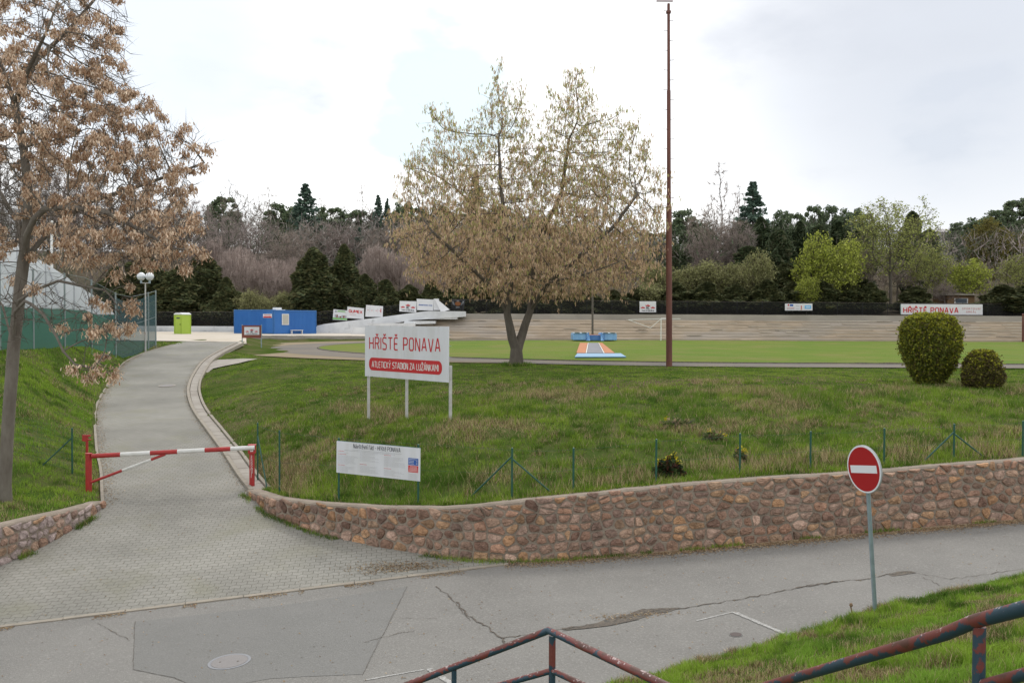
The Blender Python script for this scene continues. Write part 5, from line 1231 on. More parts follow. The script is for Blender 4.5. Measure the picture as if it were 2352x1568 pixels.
# --- the forked maple beside the track, tan seed tassels and fresh green buds
def centre_tree():
    Y0 = 41.4; b = at(1186, 843, Y0); b.z = G(b.x, b.y); s = Y0/F; rng = np.random.default_rng(5)
    def lp(px, py, dy=0): return ((px-1186)*s, dy, (843-py)*s)
    nodes = [lp(1186, 843), lp(1186, 822), lp(1186, 806)]; par = [-1, 0, 1]
    def path(start, pts, step=.33):
        i = start
        for q in pts:
            a = np.array(nodes[i]); q = np.array(q); k = max(1, int(np.linalg.norm(q-a)/step))
            for j in range(1, k+1): nodes.append(tuple(a+(q-a)*j/k)); par.append(i); i = len(nodes)-1
        return i
    l = path(2, [lp(1176, 780, -.1), lp(1170, 750, -.15), lp(1164, 722, -.2)]); r_ = path(2, [lp(1198, 775, .15), lp(1207, 745, .2), lp(1218, 715, .25)])
    path(l, [lp(1130, 665, -.6), lp(1060, 600, -1.2), lp(1000, 545, -1.8)], .5); path(l, [lp(1160, 650, .4), lp(1120, 560, .8), lp(1080, 470, 1.0)], .5); path(l, [lp(1175, 650, -.6), lp(1165, 560, -.9), lp(1150, 450, -.9), lp(1143, 330, -.6)], .5)
    path(r_, [lp(1220, 650, .5), lp(1235, 560, .8), lp(1290, 440, .9), lp(1305, 320, .6)], .5); path(r_, [lp(1260, 650, -.3), lp(1320, 600, -.9), lp(1400, 530, -1.4), lp(1450, 460, -1.6)], .5); path(r_, [lp(1215, 640, 1.2), lp(1230, 560, 2), lp(1200, 470, 2.5)], .5)
    path(r_, [lp(1255, 655, -1.2), lp(1330, 640, -2.4), lp(1400, 615, -3)], .5)
    att = []
    def ell(px, py, rx, ry, n, yd=None):
        u = rnd_dir_(n, rng)*rng.random((n, 1))**(1/2.4); c = np.array(lp(px, py)); att.append(c+u*np.array([rx*s, (yd or rx*s*.85), ry*s]))
    def rnd_dir_(n, g): v = g.normal(0, 1, (n, 3)); return v/np.linalg.norm(v, axis=1)[:, None]
    ell(1200, 580, 305, 125, 1250); ell(1100, 520, 175, 130, 420); ell(1330, 520, 175, 140, 480); ell(1220, 650, 215, 50, 300); ell(1000, 560, 120, 75, 170); ell(940, 500, 60, 110, 60, 1.2); ell(1430, 590, 90, 100, 170)
    ell(1110, 430, 120, 95, 330); ell(1300, 420, 120, 110, 520); ell(1400, 440, 85, 100, 300); ell(1190, 400, 80, 90, 170); ell(1010, 430, 80, 70, 150)
    for x, y0, y1, w, n in [(1010, 268, 400, 26, 60), (1040, 310, 430, 26, 60), (1085, 290, 430, 22, 50), (1120, 240, 420, 18, 60), (1137, 172, 400, 9, 70), (1160, 225, 420, 14, 60), (1185, 215, 400, 14, 60), (1208, 260, 420, 12, 40), (1262, 215, 420, 9, 50), (1285, 240, 420, 12, 90), (1303, 172, 400, 9, 110), (1325, 185, 400, 12, 110), (1345, 235, 420, 14, 110), (1372, 280, 440, 14, 80), (1412, 270, 440, 11, 70), (1450, 290, 460, 12, 80), (1478, 330, 500, 14, 80), (1508, 400, 560, 14, 60), (945, 370, 480, 16, 50), (975, 360, 480, 16, 50), (1240, 330, 440, 12, 60)]:
        q = np.column_stack([rng.uniform(-w, w, n)*s+(x-1186)*s, rng.uniform(-1.3, 1.3, n), (843-rng.uniform(y0, y1, n))*s]); att.append(q)
    att = np.concatenate(att); att = att[att[:, 2] > 2.35]
    N_, Pp = colonize(nodes, par, att, .23, 2.2, .30, 85, up=.12, rng=rng); r, ch = radii(N_, Pp, .0075, 2.12)
    r = np.minimum(r, .36); k = np.arange(len(r)) <= 2; r[0] = .40; r[1] = .32; r[2] = .29
    for i_ in range(3, r_+1): r[i_] = np.interp(N_[i_][2], [.8, 1.3, 2.6], [.265, .215, .165])
    V, Fq = limbs(N_, Pp, r, ch); V[:, 2] = np.where(V[:, 2] < .06, -.25, V[:, 2])
    tr = soup('trunk', V, Fq, M['bark_grey'], smooth=True)
    tips = np.where(r < .017)[0]; T = N_[tips]
    pd_ = unit(N_[tips]-N_[np.maximum(Pp[tips], 0)])
    # fine twigs
    m = 3; P_ = np.repeat(T, m, 0)+RNG.normal(0, .05, (len(T)*m, 3)); D = unit(np.repeat(pd_, m, 0)+RNG.normal(0, .42, (len(P_), 3))+[0, 0, .75]); Lg = RNG.uniform(.3, .75, len(P_)); tw = slivers(P_, D, Lg, .016)
    tm = soup('twigs', tw, np.arange(len(tw)).reshape(-1, 3), M['twig'], np.tile([.16, .125, .09], (len(tw), 1)))
    # tassels hang from the twigs, thick below, sparse and greener above
    E = P_+D*Lg[:, None]*RNG.uniform(.2, 1, (len(P_), 1)); hz = np.clip((E[:, 2]-5.4)/4.2, 0, 1); cnt = np.where(RNG.random(len(E)) < (1-.35*hz), RNG.integers(2, 4, len(E)), 1)
    Cn = np.repeat(E, cnt, 0); Cn += RNG.normal(0, .07, Cn.shape); k = 3; Q = np.repeat(Cn, k, 0)+RNG.normal(0, .025, (len(Cn)*k, 3)); n = len(Q)
    a = RNG.uniform(0, 6.28, n); U = np.column_stack([np.cos(a), np.sin(a), 0*a])*RNG.uniform(.008, .016, (n, 1)); Dv = unit(np.column_stack([RNG.normal(0, .22, n), RNG.normal(0, .22, n), -np.ones(n)]))*RNG.uniform(.035, .085, (n, 1))
    q = quads(Q+Dv, U, Dv); h2 = np.clip((Q[:, 2]-5.0)/6, 0, 1)[:, None]
    pal = np.array([[.64, .46, .31], [.56, .38, .25], [.70, .53, .37], [.48, .34, .22], [.60, .45, .28]]); c = pal[RNG.integers(0, 5, n)]*RNG.uniform(.8, 1.2, (n, 1)); gr = RNG.random((n, 1)) < .12+.38*h2; c = np.where(gr, np.array([.40, .42, .14])*RNG.uniform(.8, 1.2, (n, 1)), c)
    sm = soup('crown', q, np.arange(4*n).reshape(-1, 4), M['seed'], np.repeat(c, 4, 0))
    rt = treeobj('maple_tree', b, 'forked tree with broad tan seed-laden crown standing alone beside the track', 'tree', tr, sm); tw_ = link('twigs', tm, rt); tw_['kind'] = 'stuff'
    # grass tuft round the foot
    n = 1500; a = RNG.uniform(0, 6.28, n); d = np.abs(RNG.normal(.45, .22, n)); X, Y = b.x+np.cos(a)*d, b.y+np.sin(a)*d
    blades('grass', np.column_stack([X, Y, Gv(X, Y)]), RNG.uniform(.08, .26, n), .02, colourise(X, Y, np.full(n, .05), 3, base=RUNGREEN*.9), 'longer grass round the foot of the forked tree', lean=.7)
centre_tree()

# --- the big tree at the left edge with bunches of tan keys
def left_tree():
    Y0 = 20.0; b = at(10, 1143, Y0); b.z = G(b.x, b.y); s = Y0/F; rng = np.random.default_rng(8); zb = 734-(b.z)/s
    def lp(px, py, dy=0): return ((px-10)*s, dy, (zb-py)*s)
    nodes = [(0, 0, 0)]; par = [-1]
    def path(start, pts, step=.3):
        i = start
        for q in pts:
            a = np.array(nodes[i]); q = np.array(q); k = max(1, int(np.linalg.norm(q-a)/step))
            for j in range(1, k+1): nodes.append(tuple(a+(q-a)*j/k)); par.append(i); i = len(nodes)-1
        return i
    f1 = path(0, [lp(18, 1000), lp(24, 920), lp(30, 850), lp(34, 795)]); 
    A = path(f1, [lp(40, 722, -.1), lp(64, 690, -.3), lp(116, 665, -.5), lp(174, 647, -.7), lp(217, 655, -.8), lp(285, 668, -.9)])
    path(f1, [lp(60, 715, -.4), lp(95, 692, -.6), lp(121, 700, -.8), lp(162, 722, -1.1), lp(200, 768, -1.3), lp(220, 800, -1.4), lp(250, 828, -1.5), lp(290, 834, -1.5)])
    f2 = path(f1, [lp(42, 735), lp(50, 660), lp(58, 600)])
    path(f2, [lp(81, 546, -.3), lp(116, 510, -.6), lp(150, 490, -.8), lp(210, 487, -1.0), lp(300, 500, -1.1), lp(380, 540, -1.2), lp(450, 580, -1.3)])
    path(f2, [lp(95, 520, .5), lp(160, 450, 1.0), lp(240, 410, 1.5), lp(330, 370, 1.8), lp(410, 340, 1.8)]); f3 = path(f2, [lp(66, 520), lp(70, 440), lp(60, 340), lp(40, 240)])
    path(f3, [lp(70, 130, .4), lp(130, 40, .8), lp(200, -60, 1)]); path(f3, [lp(20, 140, -.3), lp(10, 20, -.5), lp(30, -120, -.5)])
    path(f3, [lp(110, 200, -.8), lp(190, 120, -1.4), lp(240, 60, -1.8)]); path(f2, [lp(10, 500, .6), lp(-70, 400, 1), lp(-160, 300, 1.2)]); path(f1, [lp(-20, 700, .5), lp(-110, 620, 1.0), lp(-200, 560, 1.5)])
    att = []
    def ell(px, py, rx, ry, n, y=0, yd=2.0):
        v = rng.normal(0, 1, (n, 3)); v /= np.linalg.norm(v, axis=1)[:, None]; u = v*rng.random((n, 1))**(1/2.6); c = np.array(lp(px, py, y)); att.append(c+u*np.array([rx*s, yd, ry*s]))
    ell(150, 330, 150, 190, 800, 0, 3); ell(60, 120, 190, 170, 520, 0, 2.6); ell(270, 300, 110, 120, 560, 0, 2.0); ell(350, 400, 95, 90, 460, 0, 1.8); ell(420, 310, 45, 35, 90, .5, .7); ell(415, 545, 90, 75, 520, -.8, 1.5); ell(470, 590, 35, 40, 110, -1, .6); ell(400, 480, 70, 60, 220, -.6, 1.2); ell(300, 530, 140, 90, 560, -.6, 2.0); ell(220, 150, 90, 120, 420, 0, 1.6); ell(185, 20, 110, 75, 300, 0, 1.5)
    ell(-120, 350, 180, 260, 420, 0, 3); ell(300, 760, 60, 45, 190, -1.2, .8); ell(330, 700, 40, 30, 90, -1.2, .6); ell(290, 835, 60, 28, 130, -1.5, .6); ell(160, 700, 110, 60, 130, -.8, 1.2); ell(20, 560, 80, 120, 160, 0, 2); ell(60, -120, 200, 150, 260, 0, 2.5); ell(330, 640, 45, 30, 45, -1, .6); ell(60, 760, 60, 50, 40, -.7, .6); ell(400, 350, 55, 40, 70, .6, .8); ell(445, 330, 25, 18, 24, .8, .4)
    ell(250, 20, 45, 18, 26, .5, .5)
    att = np.concatenate(att)
    N_, Pp = colonize(nodes, par, att, .16, 1.5, .19, 95, up=.02, rng=rng, jit=.16); r, ch = radii(N_, Pp, .0056, 2.3)
    r = np.minimum(r, .165); r[0] = .185
    V, Fq = limbs(N_, Pp, r, ch, sides=(12, 6, 4)); V[:, 2] = np.where(V[:, 2] < .05, -.3, V[:, 2]); tr = soup('trunk', V, Fq, M['bark'], smooth=True)
    tips = np.where(r < .0115)[0]; T = N_[tips]; pd_ = unit(N_[tips]-N_[np.maximum(Pp[tips], 0)])
    m = 2; P_ = np.repeat(T, m, 0); D = unit(np.repeat(pd_, m, 0)+RNG.normal(0, .6, (len(P_), 3))+[0, 0, .1]); Lg = RNG.uniform(.15, .5, len(P_)); tw = slivers(P_, D, Lg, .013)
    tm = soup('twigs', tw, np.arange(len(tw)).reshape(-1, 3), M['twig'], np.tile([.085, .07, .058], (len(tw), 1)))
    # bunches: near the shoot ends, gathered in clumps, barer inside and under the crown
    ends = np.array([i for i in tips if not ch[i]]); E = N_[ends]; g = fbm(E[:, 0]*1.0+E[:, 1]*.7, E[:, 2], .8, 2, 77)
    E = E[(g > .36)]; px_ = E[:, 0]/s+10; py_ = zb-E[:, 2]/s
    bare = (py_ > 620) & (px_ < 225) & (RNG.random(len(E)) < .72); bare |= (py_ > 380) & (py_ < 520) & (px_ > 120) & (px_ < 290) & (RNG.random(len(E)) < .45); bare |= (px_ < 110) & (py_ > 330) & (RNG.random(len(E)) < .55); E = E[~bare]
    from mathutils import kdtree
    order = rng.permutation(len(E)); kd_ = kdtree.KDTree(len(E)); [kd_.insert(tuple(E[i]), i) for i in range(len(E))]; kd_.balance(); dead = np.zeros(len(E), bool); sel = []
    for i in order:
        if dead[i]: continue
        sel.append(i)
        for _, j, _d in kd_.find_range(tuple(E[i]), .39): dead[j] = True
    E = E[sel]; k = 130; sc_ = rng.uniform(.6, 1.45, (len(E), 1)).repeat(k, 0).reshape(-1, 1); ax_ = np.repeat(rnd_dir(len(E))*[.11, .11, .05], k, 0)*RNG.uniform(-1, 1, (len(E)*k, 1)); Bc = np.repeat(E, k, 0)+ax_*1.2; n = len(Bc); off = RNG.normal(0, 1, (n, 3))*np.array([.056, .056, .055])*sc_+np.array([0, 0, -.05]); Q = Bc+off
    a = RNG.uniform(0, 6.28, n); U = np.column_stack([np.cos(a), np.sin(a), RNG.normal(0, .3, n)])*RNG.uniform(.008, .016, (n, 1)); Dv = unit(np.column_stack([RNG.normal(0, .45, n), RNG.normal(0, .45, n), -np.ones(n)]))*RNG.uniform(.022, .042, (n, 1)); q = quads(Q+Dv, U, Dv)
    pal = np.array([[.60, .44, .31], [.70, .54, .40], [.46, .30, .19], [.64, .48, .35], [.34, .20, .12], [.76, .62, .48]]); c = pal[RNG.integers(0, 6, n)]*RNG.uniform(.75, 1.2, (n, 1))
    sm = soup('crown', q, np.arange(4*n).reshape(-1, 4), M['seed'], np.repeat(c, 4, 0)); print('left tree', len(N_), len(E))
    rt = treeobj('ash_tree', b, 'large tree at the left edge hung with bunches of tan dry keys', 'tree', tr, sm); tw_ = link('twigs', tm, rt); tw_['kind'] = 'stuff'
left_tree()

# ------------------------------------------------------------------ background trees: prototypes (metres), copied with shared meshes
LP = {}
def green_crown(P_, size, pal, spread=.25, flat=.0, n_per=1, droop=0):
    n = len(P_); D1 = rnd_dir(n); D1[:, 2] *= (1-flat); D1 = unit(D1); D2 = unit(np.cross(D1, rnd_dir(n))); s = size*RNG.uniform(.6, 1.3, (n, 1))
    q = quads(P_, D1*s*.5, D2*s*.36); pal = np.array(pal); c = pal[RNG.integers(0, len(pal), n)]*RNG.uniform(1-spread, 1+spread, (n, 1)); return q, np.repeat(c, 4, 0)
def trunk_simple(h, r, lean=.02, seed=0):
    mb = MB(); rr = random.Random(seed); p = [(rr.uniform(-lean, lean)*h*k/5, rr.uniform(-lean, lean)*h*k/5, h*k/5-.3*(k == 0)) for k in range(6)]
    mb.tube(p, [r*(1-.16*k) for k in range(6)], 8); me = bpy.data.meshes.new('trunk'); me.from_pydata(mb.v, [], mb.f); me.materials.append(M['bark_far']); me.update(); return me
DARKP = [(.110, .128, .056), (.080, .095, .046), (.140, .148, .066), (.165, .155, .072), (.100, .122, .062)]
def juniper(seed, H=10, Wd=4.2, n=11000, pal=DARKP, size=.22, pw=.62):
    g = np.random.default_rng(seed); lob = [(g.uniform(0, 6.28), g.uniform(.1, .9), g.uniform(.5, 1.25)) for _ in range(26)]
    t = g.random(n)**.9; a = g.uniform(0, 6.28, n); rr = Wd/2*np.minimum(1, (1-t)**pw*1.15)*np.clip(.55+t*3.5, 0, 1)
    m = np.zeros(n)
    for la, lz, k in lob: m = np.maximum(m, k*np.exp(-((np.abs((a-la+np.pi) % (2*np.pi)-np.pi)/.38)**2+((t-lz)/.085)**2)))
    rad = rr*(.62+.42*m)*(1-.45*g.random(n)**2.2); P_ = np.column_stack([np.cos(a)*rad, np.sin(a)*rad, .15+t*H*(.94+.06*m)])
    q, c = green_crown(P_, size, pal); return trunk_simple(H*.5, .16, seed=seed), soup('crown', q, np.arange(len(q)).reshape(-1, 4), M['needle'], c), (H, Wd)
def spruce(seed, H=13, Wd=6.2, pal=((0.108, 0.166, 0.126), (0.079, 0.126, 0.098), (0.149, 0.210, 0.158)), n=9000):
    g = np.random.default_rng(seed); P_ = []; tiers = 34
    for k in range(tiers):
        t = k/tiers; z = H*(.06+.93*t); R_ = Wd/2*(1-t)**.82+.03; nb = int(10*(1-t))+4
        for j in range(nb):
            a = g.uniform(0, 6.28); L_ = R_*g.uniform(.75, 1.12); m = max(int(n/tiers/nb*(1.4-t)), 5); u = g.random(m)**.7; w = (.08+.34*(1-t))*(1-u*.5)
            P_.append(np.column_stack([np.cos(a)*L_*u+g.normal(0, w*.5, m), np.sin(a)*L_*u+g.normal(0, w*.5, m), z-L_*.22*u+L_*.16*u**3+g.normal(0, .09, m)]))
    P_ = np.concatenate(P_); q, c = green_crown(P_, .24, pal, flat=.35); return trunk_simple(H*.97, .2, .0, seed), soup('crown', q, np.arange(len(q)).reshape(-1, 4), M['needle'], c), (H, Wd)
def pine(seed, H=13, Wd=6.0, pal=((0.131, 0.175, 0.096), (0.096, 0.137, 0.079), (0.175, 0.219, 0.114), (0.149, 0.175, 0.114)), n=9500):
    g = np.random.default_rng(seed); nb = 30; nodes = [(0, 0, 0)]; par = [-1]
    for k in range(1, 14): nodes.append((g.normal(0, .05)*k*.3, g.normal(0, .05)*k*.3, H*.9*k/13)); par.append(k-1)
    P_ = []; nb = 64
    for j in range(nb):
        t = .26+.74*(j+.5)/nb if j < 46 else g.uniform(.68, .96); z = H*t*.97; a = g.uniform(0, 6.28); e = 1-((t-.50)/.53)**2; R_ = Wd/2*math.sqrt(max(e, .02))*g.uniform(.45, .95); c = np.array([np.cos(a)*R_, np.sin(a)*R_, z]); s = int(min(max(t*13-.8, 1), 13))
        base = np.array(nodes[s]); i = s
        for q in (.5, 1): nodes.append(tuple(base+(c-base)*q)); par.append(i); i = len(nodes)-1
        m = n//nb; v = g.normal(0, 1, (m, 3)); v /= np.linalg.norm(v, axis=1)[:, None]; v *= g.random((m, 1))**.5; P_.append(c+v*np.array([1.05, 1.05, .8])*g.uniform(.6, 1.25)*(1.25-.55*t))
    N_, Pp = np.array(nodes), np.array(par); r, ch = radii(N_, Pp, .035, 2.2); V, Fq = limbs(N_, Pp, r, ch, sides=(7, 5, 4)); P_ = np.concatenate(P_); P_[:, 2] = np.minimum(P_[:, 2], H)
    q, c = green_crown(P_, .26, pal, flat=.1); return soup('trunk', V, Fq, M['bark_far'], smooth=True), soup('crown', q, np.arange(len(q)).reshape(-1, 4), M['needle'], c), (H, Wd)
def broad(seed, H=12, Wd=8, leaf=None, twigc=(.15, .12, .105), natt=700, ntw=5, leafn=0, lsize=.2, weep=False, top=.0, lo=.22, tw=.035, tl=(.5, 1.3), narrow=False, ell=(1, 1)):
    g = np.random.default_rng(seed); v = g.normal(0, 1, (natt, 3)); v /= np.linalg.norm(v, axis=1)[:, None]; u = v*g.random((natt, 1))**(1/2.7)
    lobes = [(g.normal(0, .3, 3)*np.array([1, 1, .8]), g.uniform(.5, .8)) for _ in range(7)]
    k = g.integers(0, 7, natt); A = np.array([lobes[i][0]+x*lobes[i][1] for i, x in zip(k, u)]); A = A*np.array([Wd*.44, Wd*.44, H*(1-lo)*.46])+np.array([0, 0, H*(lo+(1-lo)*.5)]); A = A[(A[:, 2] > H*lo*.8) & (A[:, 2] < H)]
    nodes = [(0, 0, H*lo*j/4) for j in range(5)]; par = [-1, 0, 1, 2, 3]
    N_, Pp = colonize(nodes, par, A, H*.035, H*.5, H*.05, 50, up=.12, rng=g, jit=.1); r, ch = radii(N_, Pp, .018, 2.15); r = np.minimum(r, .26)
    V, Fq = limbs(N_, Pp, r, ch, sides=(8, 4, 3)); V[:, 2] = np.where(V[:, 2] < .05, -.4, V[:, 2]); me = soup('trunk', V, Fq, M['bark_far'] if leaf is None else M['bark_grey'], smooth=True)
    tips = np.where(r < .06)[0]; T = N_[tips]; pd_ = unit(N_[tips]-N_[np.maximum(Pp[tips], 0)]); P_ = np.repeat(T, ntw, 0); n = len(P_)
    D = unit(np.repeat(pd_, ntw, 0)*.8+g.normal(0, .55, (n, 3))+([0, 0, .25] if not weep else [0, 0, .1])); Lg = g.uniform(*tl, n)
    parts = []; cols = []
    twc = np.array(twigc)
    tws = slivers(P_, D, Lg, tw); parts.append(tws); cols.append(np.repeat(twc*g.uniform(.75, 1.3, (n, 1)), 3, 0)); E = P_+D*Lg[:, None]*g.uniform(.5, 1, (n, 1))
    if weep:
        m = 3; Q = np.repeat(E, m, 0)+g.normal(0, .12, (n*m, 3)); Dd = unit(np.column_stack([g.normal(0, .07, n*m), g.normal(0, .07, n*m), -np.ones(n*m)])); L2 = g.uniform(.8, 3.2, n*m)*np.clip(Q[:, 2]/H, .15, 1); w = slivers(Q, Dd, L2, .04); parts.append(w); cols.append(np.repeat(twc*1.1*g.uniform(.75, 1.3, (n*m, 1)), 3, 0))
    Vt = np.concatenate(parts); Ct = np.concatenate(cols)
    if leafn:
        Q = E[g.integers(0, n, leafn)]+g.normal(0, .16, (leafn, 3)); q, c = green_crown(Q, lsize, leaf, .25)
        q = q.reshape(-1, 4, 3); t1 = q[:, [0, 1, 2]].reshape(-1, 3); c3 = c.reshape(-1, 4, 3)[:, [0, 1, 2]].reshape(-1, 3); t2 = q[:, [0, 2, 3]].reshape(-1, 3)
        Vt = np.concatenate([Vt, t1, t2]); Ct = np.concatenate([Ct, c3, c3])
    return me, soup('crown', Vt, np.arange(len(Vt)).reshape(-1, 3), M['leaf'], Ct), (H, Wd)
WILLOW = [(.33, .36, .11), (.27, .30, .09), (.40, .43, .14), (.23, .24, .09)]; BRIGHTY = [(.36, .40, .07), (.29, .34, .06), (.44, .47, .11), (.22, .25, .06)]; OLIVEP = [(.28, .28, .12), (.23, .24, .10), (.34, .33, .17), (.20, .20, .10)]
PR = {}
def protos():
    for i in range(3): PR['juniper', i] = juniper(20+i)
    PR['column', 0] = juniper(31, 14, 4.4, 12000, [(0.084, 0.119, 0.060), (0.060, 0.088, 0.045), (0.123, 0.154, 0.074), (0.149, 0.149, 0.088)], .26, .5); PR['column', 1] = juniper(33, 14, 3.6, 11000, [(0.084, 0.116, 0.060), (0.060, 0.088, 0.049), (0.116, 0.140, 0.070)], .25, .6)
    for i in range(2): PR['spruce', i] = spruce(40+i)
    for i in range(3): PR['pine', i] = pine(50+i)
    for i in range(4): PR['bare', i] = broad(60+i, 13, 9, natt=620, ntw=13, twigc=[(.30, .255, .235), (.275, .225, .205), (.30, .25, .215), (.25, .225, .205)][i], tw=.045)
    for i in range(2): PR['weeping', i] = broad(70+i, 12, 8, natt=420, ntw=5, weep=True, twigc=(.36, .295, .265), tw=.045)
    PR['plane', 0] = broad(80, 15, 11, natt=520, ntw=6, twigc=(.27, .23, .19), tw=.04, tl=(.4, 1.0)); PR['poplar', 0] = broad(81, 15, 5, natt=360, ntw=8, twigc=(.23, .17, .14), tw=.04)
    for i in range(2): PR['willow', i] = broad(90+i, 14, 11, WILLOW, natt=520, ntw=7, leafn=6500, lsize=.16, twigc=(.15, .14, .08), lo=.2)
    for i in range(2): PR['bright', i] = broad(95+i, 9, 7, BRIGHTY, natt=360, ntw=5, leafn=4600, lsize=.19, twigc=(.15, .15, .06), lo=.12)
    for i in range(2): PR['olive', i] = broad(100+i, 8, 7, OLIVEP, natt=420, ntw=7, leafn=7000, lsize=.17, twigc=(.14, .125, .075), lo=.06)
    PR['yellowpine', 0] = broad(105, 12, 8, [(.17, .15, .045), (.13, .13, .04), (.21, .18, .05)], natt=500, ntw=5, leafn=9000, lsize=.22, lo=.1)
protos()
used = {}
KIND = {'juniper': ('juniper_tree', 'dark evergreen juniper', 'dark evergreens behind the netting fence'), 'column': ('cypress_tree', 'tall dark columnar conifer', 'tall dark conifers on the right'), 'spruce': ('spruce_tree', 'dark pointed spruce', 'spruces on the skyline'), 'pine': ('pine_tree', 'dark rounded pine', 'pines along the skyline'),
        'bare': ('bare_tree', 'bare grey-brown tree', 'bare trees on the slope'), 'weeping': ('weeping_tree', 'bare weeping tree with hanging twigs', 'weeping trees on the slope'), 'plane': ('plane_tree', 'tall pale bare plane tree', None), 'poplar': ('poplar_tree', 'slender bare tree', 'slender bare trees on the skyline'),
        'willow': ('willow_tree', 'broad pale green willow', 'willows coming into leaf'), 'bright': ('leafing_tree', 'bright yellow-green leafing tree', 'bright young trees on the right'), 'olive': ('bushy_tree', 'low olive-green bushy tree', 'olive-green bushes behind the netting'), 'yellowpine': ('leafing_tree', 'yellow-olive tree', 'yellow-olive trees on the right slope')}
TREES = []
def T(kind, var, x, top, w, Y, note=''): TREES.append((kind, var, x, top, w, Y, note))
# left part
for x, t, w, Y in [(265, 610, 100, 113), (335, 575, 120, 115), (412, 600, 110, 112), (470, 570, 100, 116), (520, 625, 75, 110)]: T('juniper', int(x) % 3, x, t, w, Y)
for x, t, w, Y in [(720, 562, 120, 113), (790, 556, 85, 117), (838, 625, 75, 112), (888, 640, 80, 111), (940, 650, 85, 112), (992, 636, 80, 112), (1045, 645, 85, 111), (1100, 640, 80, 113), (1155, 655, 80, 111), (1215, 650, 90, 112), (1280, 655, 90, 111), (1345, 652, 90, 112), (1410, 660, 80, 111), (1468, 655, 80, 113)]: T('juniper', (int(x)//7) % 3, x, t, w, Y)
for x, t, w, Y in [(560, 655, 70, 109), (610, 668, 60, 109), (655, 660, 60, 110)]: T('olive', (int(x)//5) % 2, x, t, w, Y)
for x, t, w, Y in [(30, 300, 200, 128), (120, 350, 180, 135), (210, 380, 170, 128), (300, 420, 160, 138), (370, 440, 140, 130), (445, 450, 140, 136), (520, 490, 130, 128), (600, 500, 130, 134), (660, 520, 130, 128), (700, 500, 130, 140), (770, 490, 130, 138), (835, 500, 120, 145), (900, 490, 130, 138), (960, 500, 120, 132), (1020, 480, 130, 140), (1085, 500, 120, 133), (1150, 520, 130, 138), (1220, 530, 120, 132), (1290, 525, 130, 138), (1360, 530, 120, 132), (1430, 540, 120, 136)]: T('bare', (int(x)//10) % 4, x, t, w, Y)
for x, t, w, Y in [(560, 560, 120, 120), (640, 590, 110, 119), (690, 570, 90, 124), (860, 560, 100, 120), (915, 550, 95, 121), (970, 590, 90, 119), (790, 590, 70, 124), (480, 540, 100, 124)]: T('weeping', (int(x)//10) % 2, x, t, w, Y)
T('plane', 0, 572, 398, 150, 150, 'standing above the slope left of the tall spruce')
T('spruce', 0, 702, 418, 150, 150, 'standing alone above the left woodland'); T('spruce', 1, 868, 444, 70, 165, 'the left one of the pair beside the forked tree'); T('spruce', 0, 889, 452, 60, 166, 'the right one of the pair beside the forked tree'); T('spruce', 1, 1092, 392, 120, 150, 'showing through the crown of the forked tree'); T('spruce', 0, 825, 520, 60, 140, 'small one low on the slope above the weeping trees')
for x, t, w, Y in [(512, 442, 80, 160), (640, 462, 70, 165), (670, 470, 60, 165), (755, 468, 80, 165), (800, 474, 80, 168), (845, 478, 60, 170), (925, 455, 60, 160), (960, 470, 80, 165), (1010, 465, 70, 162), (1150, 470, 80, 165), (1240, 500, 80, 168), (1500, 530, 80, 165)]: T('pine', (int(x)//10) % 3, x, t, w, Y)
for x, t, w, Y in [(832, 424, 42, 168), (615, 430, 60, 165), (735, 455, 40, 168), (1000, 440, 40, 168)]: T('poplar', 0, x, t, w, Y)
# right part
T('poplar', 0, 1650, 372, 100, 150); T('poplar', 0, 1692, 425, 60, 155); T('bare', 2, 1640, 460, 130, 128); T('bare', 0, 1690, 500, 110, 127); T('bare', 1, 1610, 520, 110, 126)
T('spruce', 1, 1727, 412, 150, 140, 'tallest dark point on the right skyline'); T('pine', 1, 1572, 478, 90, 145); T('pine', 2, 1612, 500, 70, 150)
for x, t, w, Y in [(1552, 560, 60, 135), (1700, 500, 90, 133), (1745, 490, 90, 131), (1790, 520, 90, 128), (1835, 500, 80, 132), (1880, 510, 80, 130), (1925, 500, 80, 131), (1968, 520, 70, 129), (1720, 560, 100, 122), (1780, 580, 90, 121), (2090, 478, 70, 140), (2130, 520, 60, 145)]: T('column', (int(x)//5) % 2, x, t, w, Y)
for x, t, w, Y in [(1790, 473, 60, 142), (1830, 482, 60, 145), (1868, 464, 60, 141), (1905, 468, 60, 143), (1948, 468, 70, 140), (1985, 482, 50, 145), (2245, 492, 80, 175), (2290, 480, 80, 180), (2335, 447, 100, 182), (2200, 508, 60, 190)]: T('pine', (int(x)//10) % 3, x, t, w, Y)
for x, t, w, Y in [(1515, 590, 90, 116), (1570, 600, 100, 117), (1632, 585, 100, 116), (1690, 590, 90, 115), (1742, 560, 70, 113), (1500, 640, 80, 112)]: T('olive', (int(x)//7) % 2, x, t, w, Y)
for x, t, w, Y in [(1550, 645, 90, 112), (1620, 650, 90, 111), (1690, 648, 90, 112), (1760, 640, 90, 111), (1820, 650, 90, 112), (1885, 640, 90, 111), (1950, 645, 90, 112), (2000, 650, 70, 111), (2100, 655, 80, 112), (1800, 600, 90, 118), (1960, 600, 80, 119)]: T('juniper', (int(x)//9) % 3, x, t, w, Y)
T('bright', 0, 1862, 540, 100, 114, 'left of the pair in front of the tall dark conifers'); T('bright', 1, 1935, 556, 95, 113, 'right of the pair in front of the tall dark conifers'); T('bright', 0, 2212, 598, 100, 116, 'standing above the small wooden cabin'); T('bright', 1, 1852, 640, 50, 110, 'small low one between the junipers')
